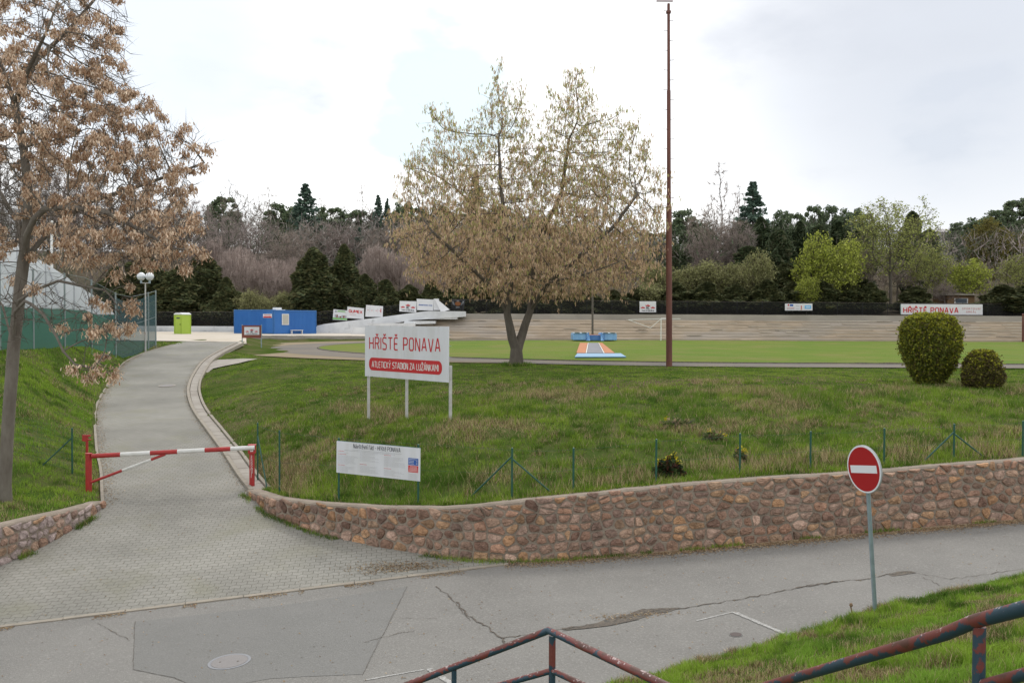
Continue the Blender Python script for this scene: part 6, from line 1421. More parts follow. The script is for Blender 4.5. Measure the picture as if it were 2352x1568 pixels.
T('willow', 0, 2045, 462, 200, 116, 'largest, with forked grey trunk above the right netting'); T('willow', 1, 2125, 545, 140, 120, 'lower, to the right of the largest willow'); T('willow', 1, 2330, 570, 150, 125, 'at the right edge above the round dark bush')
for x, t, w, Y in [(1985, 560, 60, 118), (2060, 590, 90, 122), (2160, 600, 90, 124), (2170, 640, 80, 114), (2250, 590, 80, 126), (2350, 520, 100, 150)]: T('bare', (int(x)//10) % 4, x, t, w, Y)
T('yellowpine', 0, 2268, 498, 100, 145, 'on the right slope below the pines'); T('yellowpine', 0, 2340, 530, 100, 148, 'at the right edge under the topmost pine')
T('juniper', 0, 2302, 650, 110, 110, 'broad round one behind the long banner at the right'); T('juniper', 2, 2352, 655, 80, 112, 'at the right edge beside the broad round one')
LANDM = [(0, 'behind the big left tree'), (400, 'above the green toilet'), (520, 'above the blue cabins'), (735, 'above the white sloping wall'), (920, 'left of the forked tree'), (1060, 'behind the forked tree'), (1450, 'beside the tall rusty mast'), (1600, 'right of the rusty mast'), (1800, 'left of the big willow'), (2000, 'around the big willow'), (2180, 'near the right edge')]
ORD = ['first', 'second', 'third', 'fourth', 'fifth', 'sixth', 'seventh', 'eighth', 'ninth', 'tenth', 'eleventh', 'twelfth']
cnts = {}
def hspread(H_): pass
TREES.sort(key=lambda t: t[2])
for kind, var, x, top, w, Y, note in TREES:
    p = at(x, 730, Y); g = G(p.x, Y); zt = at(x, top, Y).z; Hh = max(zt-g, 2.5)*(random.uniform(.93, 1.08) if kind == 'juniper' else 1); Ww = w*Y/F*(1.5 if kind == 'juniper' else 1.3 if kind == 'column' else 1.12)
    tr, cr, (ph, pw) = PR[kind, var if (kind, var) in PR else 0]
    nm, desc, grp = KIND[kind]
    if note: lab = f'{desc}, {note}'
    else:
        lm = [b for a, b in LANDM if x >= a][-1]; k = cnts.get((kind, lm), 0); cnts[kind, lm] = k+1; lab = f'{desc} {lm}, {ORD[k]} such from the left'
    treeobj(nm, (p.x, Y, g), lab, 'tree', tr, cr, grp, None, random.uniform(0, 6.28) if kind not in ('willow',) else 0, (Ww/pw, Ww/pw, Hh/ph))

# distant wood covering the hillside behind the single trees
def woodland():
    n = 95000; X = RNG.uniform(-150, 170, n); Y = RNG.uniform(122, 215, n); k = (np.abs(X) < .64*Y); X, Y = X[k], Y[k]; n = len(X)
    sx = X/Y*F+CX; cap = np.interp(sx, [-200, 300, 520, 900, 1300, 1560, 1700, 1990, 2120, 2240, 2500], [330, 400, 478, 482, 520, 545, 515, 515, 545, 540, 500])+18*(fbm(sx, Y*0, 30, 3, 3)-.5)*2
    ztop = (740-cap)/F*Y; zg = Gv(X, Y); Hh = np.clip(7+8*fbm(X, Y, 8, 3, 71), 2, 16); Hh = np.minimum(Hh, np.maximum(ztop-zg, .6)); z = zg+Hh*RNG.random(n)**.8
    P_ = np.column_stack([X, Y, z]); D = unit(RNG.normal(0, .6, (n, 3))+[0, 0, .9]); tw = slivers(P_, D, RNG.uniform(.9, 2.2, n), RNG.uniform(.05, .16, n))
    f = fbm(X, Y, 14, 3, 72)[:, None]; c = np.where(f > .52, np.array([.23, .205, .185]), np.array([.29, .24, .225]))*RNG.uniform(.7, 1.3, (n, 1)); dk = (fbm(X, Y, 10, 3, 75)[:, None] > .55); c = np.where(dk, np.array([.075, .095, .055])*RNG.uniform(.7, 1.3, (n, 1)), c)
    tag(link('woodland', soup('woodland', tw, np.arange(3*n).reshape(-1, 3), M['twig'], np.repeat(c, 3, 0))), 'distant mixed wood covering the hillside', None, kind='stuff')
woodland()

# ------------------------------------------------------------------ the two clipped bushes on the right
def clipped_bush(px, py, top, w, Y, lab, pal, cone, seed, n):
    b = at(px, py, Y); b.z = G(b.x, b.y); H_ = at(px, top, Y).z-b.z; W_ = w*Y/F; g = np.random.default_rng(seed)
    t = g.random(n)**.8; a = g.uniform(0, 6.28, n)
    prof = np.interp(t, *cone)*W_/2; lump = 1+.17*(fbm(np.cos(a)*2+5, np.sin(a)*2+t*4, .8, 3, seed)-.5)*2
    inner = g.random(n)**2.2*.35; r = prof*lump*(1-inner)+g.normal(0, .03, n)+(g.random(n) < .05)*g.uniform(0, .16, n); z = t*H_*(1+.02*g.normal(0, 1, n)); P_ = np.column_stack([np.cos(a)*r, np.sin(a)*r, z])
    tp = int(n*.16); rr = np.sqrt(g.random(tp))*np.interp(.93, *cone)*W_/2; aa = g.uniform(0, 6.28, tp); P_ = np.concatenate([P_, np.column_stack([np.cos(aa)*rr, np.sin(aa)*rr, H_*(1-.10*(rr/(W_/2))**2)+g.normal(0, .02, tp)])])
    q, c = green_crown(P_, .055, pal, .3); hh = np.repeat(P_[:, 2]/H_, 4)[:, None]; yl = (RNG.random((len(P_), 1)).repeat(4, 0) < .12+.45*np.clip(hh-.5, 0, 1)*2); c = np.where(yl, np.array([.34, .34, .04])*RNG.uniform(.7, 1.2, (len(c), 1)), c)
    crown = soup('crown', q, np.arange(len(q)).reshape(-1, 4), M['leaf'], c)
    m = 150; aa = g.uniform(0, 6.28, m); base = np.column_stack([np.cos(aa)*g.uniform(.02, .2, m), np.sin(aa)*g.uniform(.02, .2, m), np.full(m, -.05)]); tip = np.column_stack([np.cos(aa)*W_*g.uniform(.1, .47, m), np.sin(aa)*W_*g.uniform(.1, .47, m), H_*g.uniform(.3, .98, m)]); mb = MB()
    for p, q_ in zip(base, tip): mid = (p+q_)/2+[0, 0, .12]; mb.tube([p, mid, q_], [.012, .009, .004], 4, cap=False)
    me = bpy.data.meshes.new('trunk'); me.from_pydata(mb.v, [], mb.f); me.materials.append(M['bark_grey']); me.update()
    treeobj('clipped_bush', b, lab, 'bush', me, crown, 'clipped bushes on the crest')
clipped_bush(2134, 888, 722, 132, 31.0, 'tall rounded clipped bush, the larger of two on the crest at the right', [(.16, .185, .035), (.11, .135, .03), (.20, .215, .04), (.13, .11, .045)], ([0, .1, .3, .55, .8, .93, 1], [.34, .52, .80, .98, .97, .78, .40]), 3, 26000)
clipped_bush(2256, 902, 806, 84, 29.5, 'small clipped bush with bare twigs low down, the smaller of two on the crest', [(.11, .11, .03), (.08, .075, .03), (.14, .12, .04), (.12, .085, .05)], ([0, .15, .4, .7, .9, 1], [.7, .92, 1, .86, .62, .35]), 5, 15000)

# flowering bush by the fence and small plants on the bank
def low_bush(px, py, top, w, Y, lab, pal, flower, n, nf, name='flowering_bush'):
    b = at(px, py, Y); b.z = G(b.x, b.y); H_ = max(at(px, top, Y).z-b.z, .25); W_ = w*Y/F; v = rnd_dir(n)*RNG.random((n, 1))**.45; v[:, 2] = np.abs(v[:, 2]); P_ = v*np.array([W_/2, W_/2*.8, H_])*(.55+.9*fbm(np.arctan2(v[:, 1], v[:, 0])*1.3+px, v[:, 2]*2, .5, 3, 4))[:, None]
    q, c = green_crown(P_, .07, pal, .3); root = empty(name, b, lab, 'bush'); link('foliage', soup('foliage', q, np.arange(len(q)).reshape(-1, 4), M['leaf'], c), root)
    mb = MB(); rr = random.Random(px)
    for _ in range(14): a = rr.uniform(0, 6.28); mb.tube([(0, 0, -.05), (math.cos(a)*W_*.2, math.sin(a)*W_*.2, H_*.5), (math.cos(a)*W_*.4, math.sin(a)*W_*.4, H_*rr.uniform(.6, .95))], [.012, .008, .003], 5, cap=False)
    mb.build('stems', M['bark_grey'], root)
    if nf:
        cs = P_[np.argsort(-P_[:, 2]-.4*np.abs(P_[:, 0]))[:max(nf, 1)*6:6]]; Q = np.repeat(cs, 14, 0)+RNG.normal(0, .025, (len(cs)*14, 3)); q, c = green_crown(Q, .035, flower, .15); link('flowers', soup('flowers', q, np.arange(len(q)).reshape(-1, 4), M['leaf'], c), root)
YEL = [(.60, .50, .03), (.52, .45, .04), (.66, .58, .08)]
low_bush(1538, 1116, 1048, 66, 18.9, 'small holly-leaved bush with yellow flowers on the wall edge beside a fence post', [(.035, .06, .022), (.05, .075, .025), (.10, .045, .03), (.03, .045, .02)], YEL, 1700, 26)
for i, (x, y, t, w, Y, nf, lab) in enumerate([(1700, 1062, 1028, 34, 19.8, 5, 'small plant with orange-yellow flowers beside the fourth thin fence post'), (1560, 975, 957, 90, 23.5, 1, 'low dark bramble patch in the middle of the bank'), (1640, 1010, 990, 70, 22, 4, 'low scrub with pale yellow flowers in the middle of the bank')]):
    low_bush(x, y, t, w, Y, lab, [(.10, .15, .04), (.14, .18, .06), (.22, .16, .10), (.08, .11, .04), (.30, .23, .14)], YEL, 380, nf, 'low_scrub')

# ------------------------------------------------------------------ mast, poles, lamp
def mast():
    Y0 = 41.0; b = at(1537, 841, Y0); b.z = G(b.x, b.y); top = at(1535.5, -60, Y0); root = empty('floodlight_mast', b, 'tall rusty brown stepped mast with climbing pegs beside the track', 'mast'); d = top-b
    f = lambda py: (841-py)/(901); P = lambda t: d*t
    for (a, c, r) in [(-.01, f(470), .142), (f(470), f(205), .095), (f(205), f(8), .07)]:
        mb = MB(); mb.tube([P(a), P(c-.004), P(c)], [r, r*.93, r*.80], 18); mb.build('shaft', M['rust'], root, smooth=True)
    z = f(610); k = 0
    while z < f(15):
        r = .142 if z < f(470) else .095 if z < f(205) else .07; p = P(z); s = 1 if k % 2 else -1; mb = MB(); mb.tube([p+Vector((s*r*.8, 0, 0)), p+Vector((s*(r+.14), 0, .02)), p+Vector((s*(r+.15), 0, .05))], .011, 5); mb.build('peg', M['galv_dark'], root); z += 1/901*22.5; k += 1
    mb = MB(); p = P(f(10)); mb.box((p.x-.18, p.y, p.z+.15), (.75, .05, .05)); mb.box((p.x, p.y, p.z-.35), (.2, .18, .1)); mb.build('bracket', M['rust'], root)
M['galv_dark'] = mat('galv_dark', (.16, .13, .12), .6)
mast()
def pole(name, px, yb, yt, Y, r, m, lab, cat):
    b = at(px, yb, Y); t = at(px, yt, Y)-b; root = empty(name, b, lab, cat); mb = MB(); mb.tube([(0, 0, -.3), t*.5, t], [r, r*.9, r*.75], 10); mb.build('pole', m, root, smooth=True); mb = MB(); mb.lathe([(r, 0), (r, .04), (.02, .1)], tuple(t), 10); mb.build('cap', m, root)
pole('wooden_pole', 1361, 778, 560, 100.2, .12, M['bark_grey'], 'thin weathered wooden pole rising behind the blue landing mat', 'pole')
pole('rusty_pole', 2350, 786, 722, 100.4, .14, M['rust'], 'short rusty brown pole at the right edge in front of the terrace', 'pole')
pole('white_pole', 119, 790, 510, 60, .10, M['white_paint'], 'slim white pole rising behind the white tennis hall', 'pole')
def lamp():
    Y0 = 51.5; b = at(334, 790, Y0); b.z = G(b.x, b.y); top = at(334, 650, Y0)-b; root = empty('street_lamp', b, 'white lamp post with two milky globes side by side', 'street lamp')
    mb = MB(); mb.tube([(0, 0, -.2), top*.5, top], [.05, .045, .035], 12); mb.build('pole', M['post_white'], root, smooth=True)
    mb = MB(); mb.tube([top+Vector((-.23, 0, .0)), top, top+Vector((.23, 0, .0))], .025, 8); mb.build('arm', M['post_white'], root)
    for s in (-1, 1):
        c = top+Vector((s*.245, 0, .40-.02)); me = bpy.data.meshes.new('globe'); bm = bmesh.new(); bmesh.ops.create_uvsphere(bm, u_segments=24, v_segments=14, radius=.235); bmesh.ops.translate(bm, verts=bm.verts, vec=c); bm.to_mesh(me); bm.free(); me.materials.append(M['globe']); me.polygons.foreach_set('use_smooth', [True]*len(me.polygons)); gl = link('globe', me, root)
        mb = MB(); mb.lathe([(.238, 0), (.239, .015), (.236, .02)], (c.x, c.y, c.z-.06), 24); mb.tube([c-Z*.40, c-Z*.22], .06, 10); mb.build('collar', M['galv'], gl)
M['globe'] = mat('globe', (.72, .74, .76), .15)
lamp()

# ------------------------------------------------------------------ toilet, cabins, boundary netting, banners
def toilet():
    Y0 = 95; a = at(401, 765, Y0); zg = G(a.x+.8, Y0)+.04; root = empty('portable_toilet', (a.x+.85, Y0, zg), 'lime green portable toilet with white roof left of the blue cabins', 'portable toilet', rz=R(-28))
    H_ = 2.05; mb = MB(); mb.box((0, 0, H_/2), (1.12, 1.12, H_)); 
    for s in (-1, 1):
        for k in (-1, 1): mb.box((s*.57, k*.57, H_/2), (.09, .09, H_))
    for k in range(4): mb.box((-.58, -.36+k*.24, H_*.45), (.03, .10, H_*.75))
    mb.box((0, -.0, .05), (1.2, 1.2, .1)); mb.build('body', M['lime'], root, bevel=.02)
    mb = MB(); mb.box((.0, -.575, H_*.47), (.78, .03, H_*.86)); mb.box((0, -.595, H_*.47), (.62, .02, .05)); dr = mb.build('door', M['lime'], root, bevel=.01)
    mb = MB(); mb.box((.3, -.61, H_*.5), (.05, .04, .14)); mb.build('handle', M['black'], dr)
    for x, w in ((-.0, .5),): mb = MB(); mb.box((x, -.592, H_*.82), (w, .012, .14)); mb.build('label', M['sign_dark'], dr)
    mb = MB(); mb.box((-.575, 0, H_*.86), (.012, .8, .13)); mb.build('vent', M['sign_dark'], root)
    mb = MB(); n = 8; pr = [(-.62, 0), (-.6, .09), (-.3, .2), (.3, .2), (.6, .09), (.62, 0)]; vs = [(x, y, H_+z) for y in (-.62, .62) for x, z in pr]; mb.add(vs, [(0, 1, 2, 3, 4, 5)[::-1], tuple(range(6, 12))]+[(i, i+1, i+7, i+6) for i in range(5)]+[(5, 0, 6, 11)]); mb.build('roof', M['white_roof'], root)
M['lime'] = mat('lime_plastic', (.36, .50, .06), .5, (.30, .44, .05), 1, .4); M['white_roof'] = mat('white_plastic', (.68, .7, .72), .5)
toilet()
def cabin(x0, x1, Ya, Yb, name, lab, ribs):
    a = at(x0, 766, Ya); b = at(x1, 766, Yb); a.z = b.z = G(a.x, a.y)+.05; u = (b-a).to_2d().normalized(); u = Vector((u.x, u.y, 0)); n = u.cross(Z); Wd = (b-a).to_2d().length; H_ = 2.62; D = 2.4
    root = empty(name, a, lab, 'cabin'); P = lambda x, z, w: u*x+Z*z+n*w
    mb = MB()
    def bx(m, x0_, z0, x1_, z1, w0, w1, mi=0):
        vs = [P(x0_, z0, w0), P(x1_, z0, w0), P(x1_, z1, w0), P(x0_, z1, w0), P(x0_, z0, w1), P(x1_, z0, w1), P(x1_, z1, w1), P(x0_, z1, w1)]; m.add(vs, [(4, 5, 6, 7), (3, 2, 1, 0), (0, 1, 5, 4), (1, 2, 6, 5), (2, 3, 7, 6), (3, 0, 4, 7)], mi)
    bx(mb, .06, .12, Wd-.06, H_-.14, -D+.05, -.05)
    x = ribs[0]
    while x < ribs[1]: bx(mb, x, .16, x+.07, H_-.18, -.05, -.02); x += .17
    x = .2
    while x < D: 
        vs0 = P(Wd-.06, 0, -x); x += .17
    mb.build('wall', M['blue_metal'], root)
    mb = MB(); bx(mb, 0, 0, Wd, .14, -D, 0); bx(mb, 0, H_-.14, Wd, H_, -D, 0)
    for xx in (0, Wd-.13):
        for w in (0, -D+.13): bx(mb, xx, .14, xx+.13, H_-.14, w-.13, w)
    mb.build('frame', M['blue_frame'], root, bevel=.01)
    return root, P, bx, Wd, H_
M['blue_frame'] = mat('blue_frame', (.02, .12, .36), .5, (.05, .18, .42), 1.5, .5)
r1, P1, bx1, W1, H1 = cabin(537, 628, 99.0, 97.2, 'site_cabin', 'blue container cabin with small red and white notice, the left of the joined pair', (.2, 4.2))
mb = MB(); bx1(mb, W1*.745, H1*.66, W1*.965, H1*.82, -.02, .02); s_ = mb.build('notice', M['sign_white'], r1); mb = MB(); bx1(mb, W1*.755, H1*.67, W1*.955, H1*.725, .02, .028); bx1(mb, W1*.77, H1*.765, W1*.94, H1*.785, .02, .028); mb.build('lettering', M['sign_red'], s_)
r2, P2_, bx2, W2, H2 = cabin(629, 727, 97.2, 101.0, 'site_cabin', 'blue container cabin with white barred window, the right of the joined pair', (1.9, 5.2))
mb = MB(); bx2(mb, 1.0, 1.0, 1.85, 2.2, -.05, .03); w_ = mb.build('window', M['white_paint'], r2); mb = MB(); bx2(mb, 1.07, 1.07, 1.78, 2.13, .03, .034); mb.build('pane', M['shade'] if 'shade' in M else mat('roller_shade', (.48, .46, .40), .7), w_)
mb = MB()
for k in range(5): bx2(mb, 1.05, 1.18+k*.2, 1.8, 1.195+k*.2, .04, .05)
mb.build('bars', M['sign_grey'], w_)
mb = MB(); bx2(mb, .55, H2, 1.25, H2+.28, -1.2, -.5); bx2(mb, .3, H2, 1.5, H2+.05, -1.4, -.2); mb.build('roof_unit', M['white_roof'], r2)
mb = MB(); bx2(mb, 1.95, .38, 3.4, .44, .1, .45); bx2(mb, 2.0, 0, 2.06, .38, .15, .4); bx2(mb, 3.3, 0, 3.36, .38, .15, .4)
bn = mb.build('bench', M['white_paint']); bn.location = r2.location; tag(bn, 'small white bench in front of the right blue cabin', 'bench')
def netmat(name, col, dens):
    m = bpy.data.materials.new(name); m.use_nodes = True; t = m.node_tree; b = t.nodes['Principled BSDF']; b.inputs['Base Color'].default_value = (*col, 1); b.inputs['Roughness'].default_value = .9
    tr = t.nodes.new('ShaderNodeBsdfTransparent'); mx = t.nodes.new('ShaderNodeMixShader'); mx.inputs[0].default_value = dens; t.links.new(tr.outputs[0], mx.inputs[1]); t.links.new(b.outputs[0], mx.inputs[2]); t.links.new(mx.outputs[0], t.nodes['Material Output'].inputs['Surface']); return m
M['net'] = netmat('dark_netting', (.014, .014, .014), .42); M['screen'] = netmat('green_windscreen', (.035, .13, .09), .95); M['screen_teal'] = netmat('teal_windscreen', (.03, .085, .095), .72); M['wiremesh'] = netmat('wire_mesh', (.06, .09, .09), .16)
def net_fence(xa, xb, ya, yb, Yf, zb_off, lab, spacing=2.6, h=None):
    a = at(xa, ya, Yf); b = at(xb, yb, Yf); root = empty('netting_fence', a, lab, 'fence'); Wd = (b-a).length
    mb = MB(); n = 40; vs = []
    for i in range(n+1): p = (b-a)*(i/n); vs += [(p.x, p.y, -h), (p.x, p.y+.02*math.sin(i*2.1), p.z+.02*math.sin(i*1.3))]
    mb.add(vs, [(2*i, 2*i+2, 2*i+3, 2*i+1) for i in range(n)]); mb.build('netting', M['net'], root)
    k = int(Wd/spacing); k = min(k, 90)
    for i in range(k+1):
        p = (b-a)*(i/k); mb = MB(); mb.tube([(p.x, p.y+.06, -h-.2), (p.x, p.y+.06, p.z+.05)], .035, 6); mb.build('post', M['black'], root)
    mb = MB(); mb.tube([(0, 0, 0), tuple((b-a)*.5), tuple(b-a)], .012, 5); mb.build('wire', M['galv_dark'], root)
net_fence(1060, 2500, 688, 699, 107.6, 0, 'long dark netting fence along the top of the concrete terrace', 3.0, 1.75)
net_fence(735, 1062, 716, 688, 107.0, 0, 'dark netting fence rising behind the white sloping wall', 2.6, 3.4)
net_fence(362, 735, 716, 717, 106.8, 0, 'dark netting fence behind the green toilet and blue cabins', 3.0, 2.4)

CROWN = [(0, 0), (-.12, .42), (.22, .2), (.36, .62), (.5, .26), (.64, .62), (.78, .2), (1.12, .42), (1, 0)]
def banner(quad, Y, lab, fn, name='banner', th=.03, m=None, sag=.0):
    """quad: pixel corners bl, br, tr, tl"""
    bl, br, tr, tl = [at(x, y, Y) for x, y in quad]; root = empty(name, bl, lab, 'banner')
    def P(a, b, c): p = bl*(1-a)*(1-b)+br*a*(1-b)+tr*a*b+tl*(1-a)*b; return Vector((p.x, p.y-c-.05*math.sin(a*7)*sag, p.z))-bl
    n = 8; vs = [P(i/n, j/3, 0) for j in range(4) for i in range(n+1)]; vs2 = [v+Vector((0, th, 0)) for v in vs]; mb = MB()
    f = [(j*(n+1)+i, j*(n+1)+i+1, (j+1)*(n+1)+i+1, (j+1)*(n+1)+i) for j in range(3) for i in range(n)]; o = len(vs); mb.add(vs+vs2, f+[tuple(o+k for k in reversed(q)) for q in f]+[(i+1, i, o+i, o+i+1) for i in range(n)]+[(3*(n+1)+i, 3*(n+1)+i+1, o+3*(n+1)+i+1, o+3*(n+1)+i) for i in range(n)])
    sh = mb.build('sheet', m or M['banner_white'], root); asp = (br-bl).length/(tl-bl).length
    if fn: fn(sh, lambda a, b, c: P(a/asp, b, c+.01), asp)
    return root
M['banner_white'] = mat('banner_white', (.66, .66, .67), .6, (.58, .58, .6), 1.2, .5)
def crowns(sh, P, asp):
    mb = MB()
    for cx, cy, s in [(asp*.5, .55, .36), (asp*.2, .36, .34), (asp*.8, .36, .34)]:
        poly = [(cx+(x-.5)*s, cy+y*s*.9) for x, y in CROWN]; b = len(mb.v)
        tri = geometry.tessellate_polygon([[Vector((x, y, 0)) for x, y in poly]])
        mb.add([P(x, y, .012) for x, y in poly], [t if ((Vector(poly[t[1]])-Vector(poly[t[0]])).cross(Vector(poly[t[2]])-Vector(poly[t[0]]))) > 0 else t[::-1] for t in tri])
    mb.build('crown', M['sign_red'], sh)
    mb = MB(); text(mb, 'AC', P, asp*.5, .30, .22, .045, .008); text(mb, 'Track & Field Brno', P, asp*.5, .11, .10, .024, .008, width=asp*.74); mb.build('lettering', M['sign_dark'], sh)
def b_green(sh, P, asp):
    mb = MB(); rect(mb, P, .0, .05, asp, .20, .008, 0); rect(mb, P, .25*asp, .78, .9*asp, .81, .008, 0); mb.build('stripe', M['banner_green'], sh)
    mb = MB(); rnd = random.Random(2)
    for k in range(7): x = asp*(.12+.12*k); rect(mb, P, x, .22, x+asp*.10, .22+rnd.uniform(.15, .3), .008, k % 2)
    mb.build('picture', [M['sign_grey'], M['brown_board']], sh)
    mb = MB(); mb.prism([(asp*.18+.09*math.cos(a*.52), .82+.11*math.sin(a*.52)) for a in range(12)], P, .008); mb.build('emblem', M['sign_grey'], sh); mb = MB(); rect(mb, P, asp*.3, .85, asp*.85, .93, .008); mb.build('lettering', M['banner_green'], sh)
M['banner_green'] = mat('banner_green', (.16, .42, .10), .6)
def b_gumex(sh, P, asp):
    mb = MB(); text(mb, 'GUMEX', P, asp*.5, .52, .22, .055, .008, width=asp*.78); mb.build('lettering', M['sign_red'], sh); mb = MB(); strokes(mb, [[(0, 0), (.3, .5), (.6, 0), (.9, .5), (1.2, 0), (1.5, .5), (1.8, 0), (2.1, .5), (2.4, 0), (2.7, .5), (3.0, 0), (3.3, .5), (3.6, .2)]], P, .008, .12, asp*.14, .30, .02, xs=1.35*asp/1.5); mb.build('small_print', M['sign_pink'], sh)
def b_marks(sh, P, asp):
    mb = MB()
    for k, (c) in enumerate([3, 3, 3, 1, 3, 3, 2]): x = asp*(.12+.115*k); w = .05 if k % 2 == 0 else .015; rect(mb, P, x, .52 if w > .02 else .42, x+w, .60 if w > .02 else .72, .008, 1 if k in (1, 3) else 0)
    rect(mb, P, asp*.86, .40, asp*.90, .75, .008, 0); mb.build('mark', [M['sign_red'], M['sign_grey']], sh)
def b_kraj(sh, P, asp):
    mb = MB(); text(mb, 'Jihomoravsky kraj', P, asp*.5, .42, .11, .022, .008, width=asp*.8); mb.build('lettering', M['sign_blue'], sh)
def b_badge(sh, P, asp):
    mb = MB(); mb.prism([(asp*.5+.24*math.cos(R(30*k)), .58+.2*math.sin(R(30*k))) for k in range(12)], P, .010); mb.build('badge', M['orange'], sh)
    mb = MB()
    for s in (-1, 1): mb.prism([(asp*.5+s*.22, .42), (asp*.5+s*.42, .52), (asp*.5+s*.46, .82), (asp*.5+s*.34, .80), (asp*.5+s*.28, .6)][::s], P, .012)
    rect(mb, P, asp*.5-.16, .2, asp*.5+.16, .32, .012); rect(mb, P, asp*.5-.1, .78, asp*.5+.1, .88, .012); mb.build('ornament', M['sign_grey'], sh)
M['orange'] = mat('orange', (.50, .17, .04), .6)
def b_long(sh, P, asp):
    mb = MB(); text(mb, 'HŘIŠTĚ PONAVA', P, asp*.37, .19, .46, .09, .010, width=asp*.66, gap=.3, space=.5); mb.build('lettering', M['sign_red'], sh)
    mb = MB(); text(mb, 'SPORTOVNÍ', P, asp*.86, .50, .16, .03, .010, width=asp*.22, gap=.5); text(mb, 'AREÁL', P, asp*.86, .20, .16, .03, .010, width=asp*.12, gap=.5); mb.build('small_lettering', M['sign_pink'], sh)
    mb = MB(); rect(mb, P, 0, 0, asp*.006, 1, .01); mb.build('edge_strip', M['screen_solid'], sh)
def b_small(sh, P, asp):
    mb = MB(); rect(mb, P, asp*.72, .25, asp*.95, .72, .01, 0); rect(mb, P, asp*.18, .62, asp*.3, .9, .01, 1); rect(mb, P, asp*.58, .3, asp*.61, .7, .01, 2); rect(mb, P, asp*.57, .1, asp*.62, .25, .01, 3); rect(mb, P, asp*.10, .66, asp*.15, .9, .01, 4); rect(mb, P, asp*.07, .30, asp*.34, .36, .01, 4); rect(mb, P, asp*.4, .62, asp*.52, .66, .01, 5); rect(mb, P, asp*.4, .2, asp*.52, .24, .01, 5); rect(mb, P, asp*.07, .16, asp*.34, .20, .01, 5)
    mb.build('logo', [M['light_blue'], M['sign_blue'], M['sign_red'], M['orange'], M['sign_red'], M['sign_grey']], sh)
    mb = MB(); rect(mb, P, asp*.76, .42, asp*.91, .54, .018); mb.build('lettering', M['white_paint'], sh)
M['screen_solid'] = mat('screen_solid', (.03, .13, .11), .8)
banner([(764, 734), (797, 736), (798, 713), (766, 710)], 104.2, 'white banner with houses and a green stripe, lowest on the fence beside the cabins', b_green)
banner([(797, 730), (836, 733), (836, 708), (798, 704)], 104.1, 'white banner with pale red brand lettering in the lower banner row', b_gumex)
banner([(839, 727), (879, 728), (880, 703), (841, 700)], 104.0, 'creased white banner with a row of small grey and red marks', b_marks, sag=1.5)
banner([(917, 715), (956, 717), (957, 692), (918, 691)], 104.6, 'white banner with three red crowns left of the forked tree', crowns)
banner([(958, 712), (995, 713), (996, 688), (957, 686)], 104.5, 'plain white banner with one thin blue line of lettering', b_kraj)
r = banner([(996, 712), (1010, 712), (1008, 686), (996, 686)], 104.5, 'half torn white banner folded down over its right side', None)
mb = MB(); A_ = [at(998, 686, 104.3)-r.location, at(1003, 686, 104.3)-r.location, at(1033, 711, 104.0)-r.location, at(1013, 717, 103.8)-r.location]; mb.add(A_+[v+Vector((0, .04, 0)) for v in A_], [(0, 3, 2, 1), (4, 5, 6, 7), (0, 1, 5, 4), (1, 2, 6, 5), (2, 3, 7, 6), (3, 0, 4, 7)]); mb.build('flap', M['banner_white'], r)
banner([(1037, 712), (1065, 712), (1069, 687), (1035, 687)], 107.2, 'black banner with an orange and grey badge behind the white wall end', b_badge, m=M['black'])
banner([(1469, 717), (1507, 717), (1507, 692), (1469, 692)], 107.3, 'white banner with three red crowns alone on the netting left of the mast', crowns)
banner([(1803, 713), (1866, 713), (1866, 697), (1803, 697)], 107.2, 'small white banner with blue boxes on the netting right of the mast', b_small)
banner([(2068, 722), (2257, 723), (2257, 699), (2068, 698)], 107.1, 'long white banner with big red lettering on the netting above the clipped bush', b_long)
def club_sign():
    Y0 = 60.0; a = at(556, 805, Y0); b = at(601, 800, Y0+.3); a.z = G(a.x, a.y); root = empty('club_sign', a, 'brown board with white panel of three red crowns on two posts beside the drive top', 'sign')
    bl, br, tr, tl = [at(x, y, Y0) for x, y in [(556, 776), (600, 776), (600, 746), (556, 747)]]; P0 = plane(bl, (br-bl).normalized(), Z); P = loc(root, P0); Wd = (br-bl).length; H_ = tl.z-bl.z
    mb = MB(); rect(mb, P, 0, 0, Wd, H_, .05); bd = mb.build('board', M['brown_board'], root)
    mb = MB(); rect(mb, lambda x, y, c: P(x, y, c+.051), Wd*.13, H_*.25, Wd*.91, H_*.87, .01); pn = mb.build('panel', M['sign_white'], bd)
    s = H_*.62; crowns(pn, lambda x, y, c: P(Wd*.13+x*s, H_*.25+y*s, c+.062), Wd*.78/s)
    for x in (0, Wd): mb = MB(); g = P(x, 0, -.03); mb.tube([(g.x, g.y, G(a.x+g.x, a.y)-a.z-.3), (g.x, g.y, tl.z-a.z+.05)], .035, 10); mb.build('post', M['galv'], root, smooth=True)
club_sign()

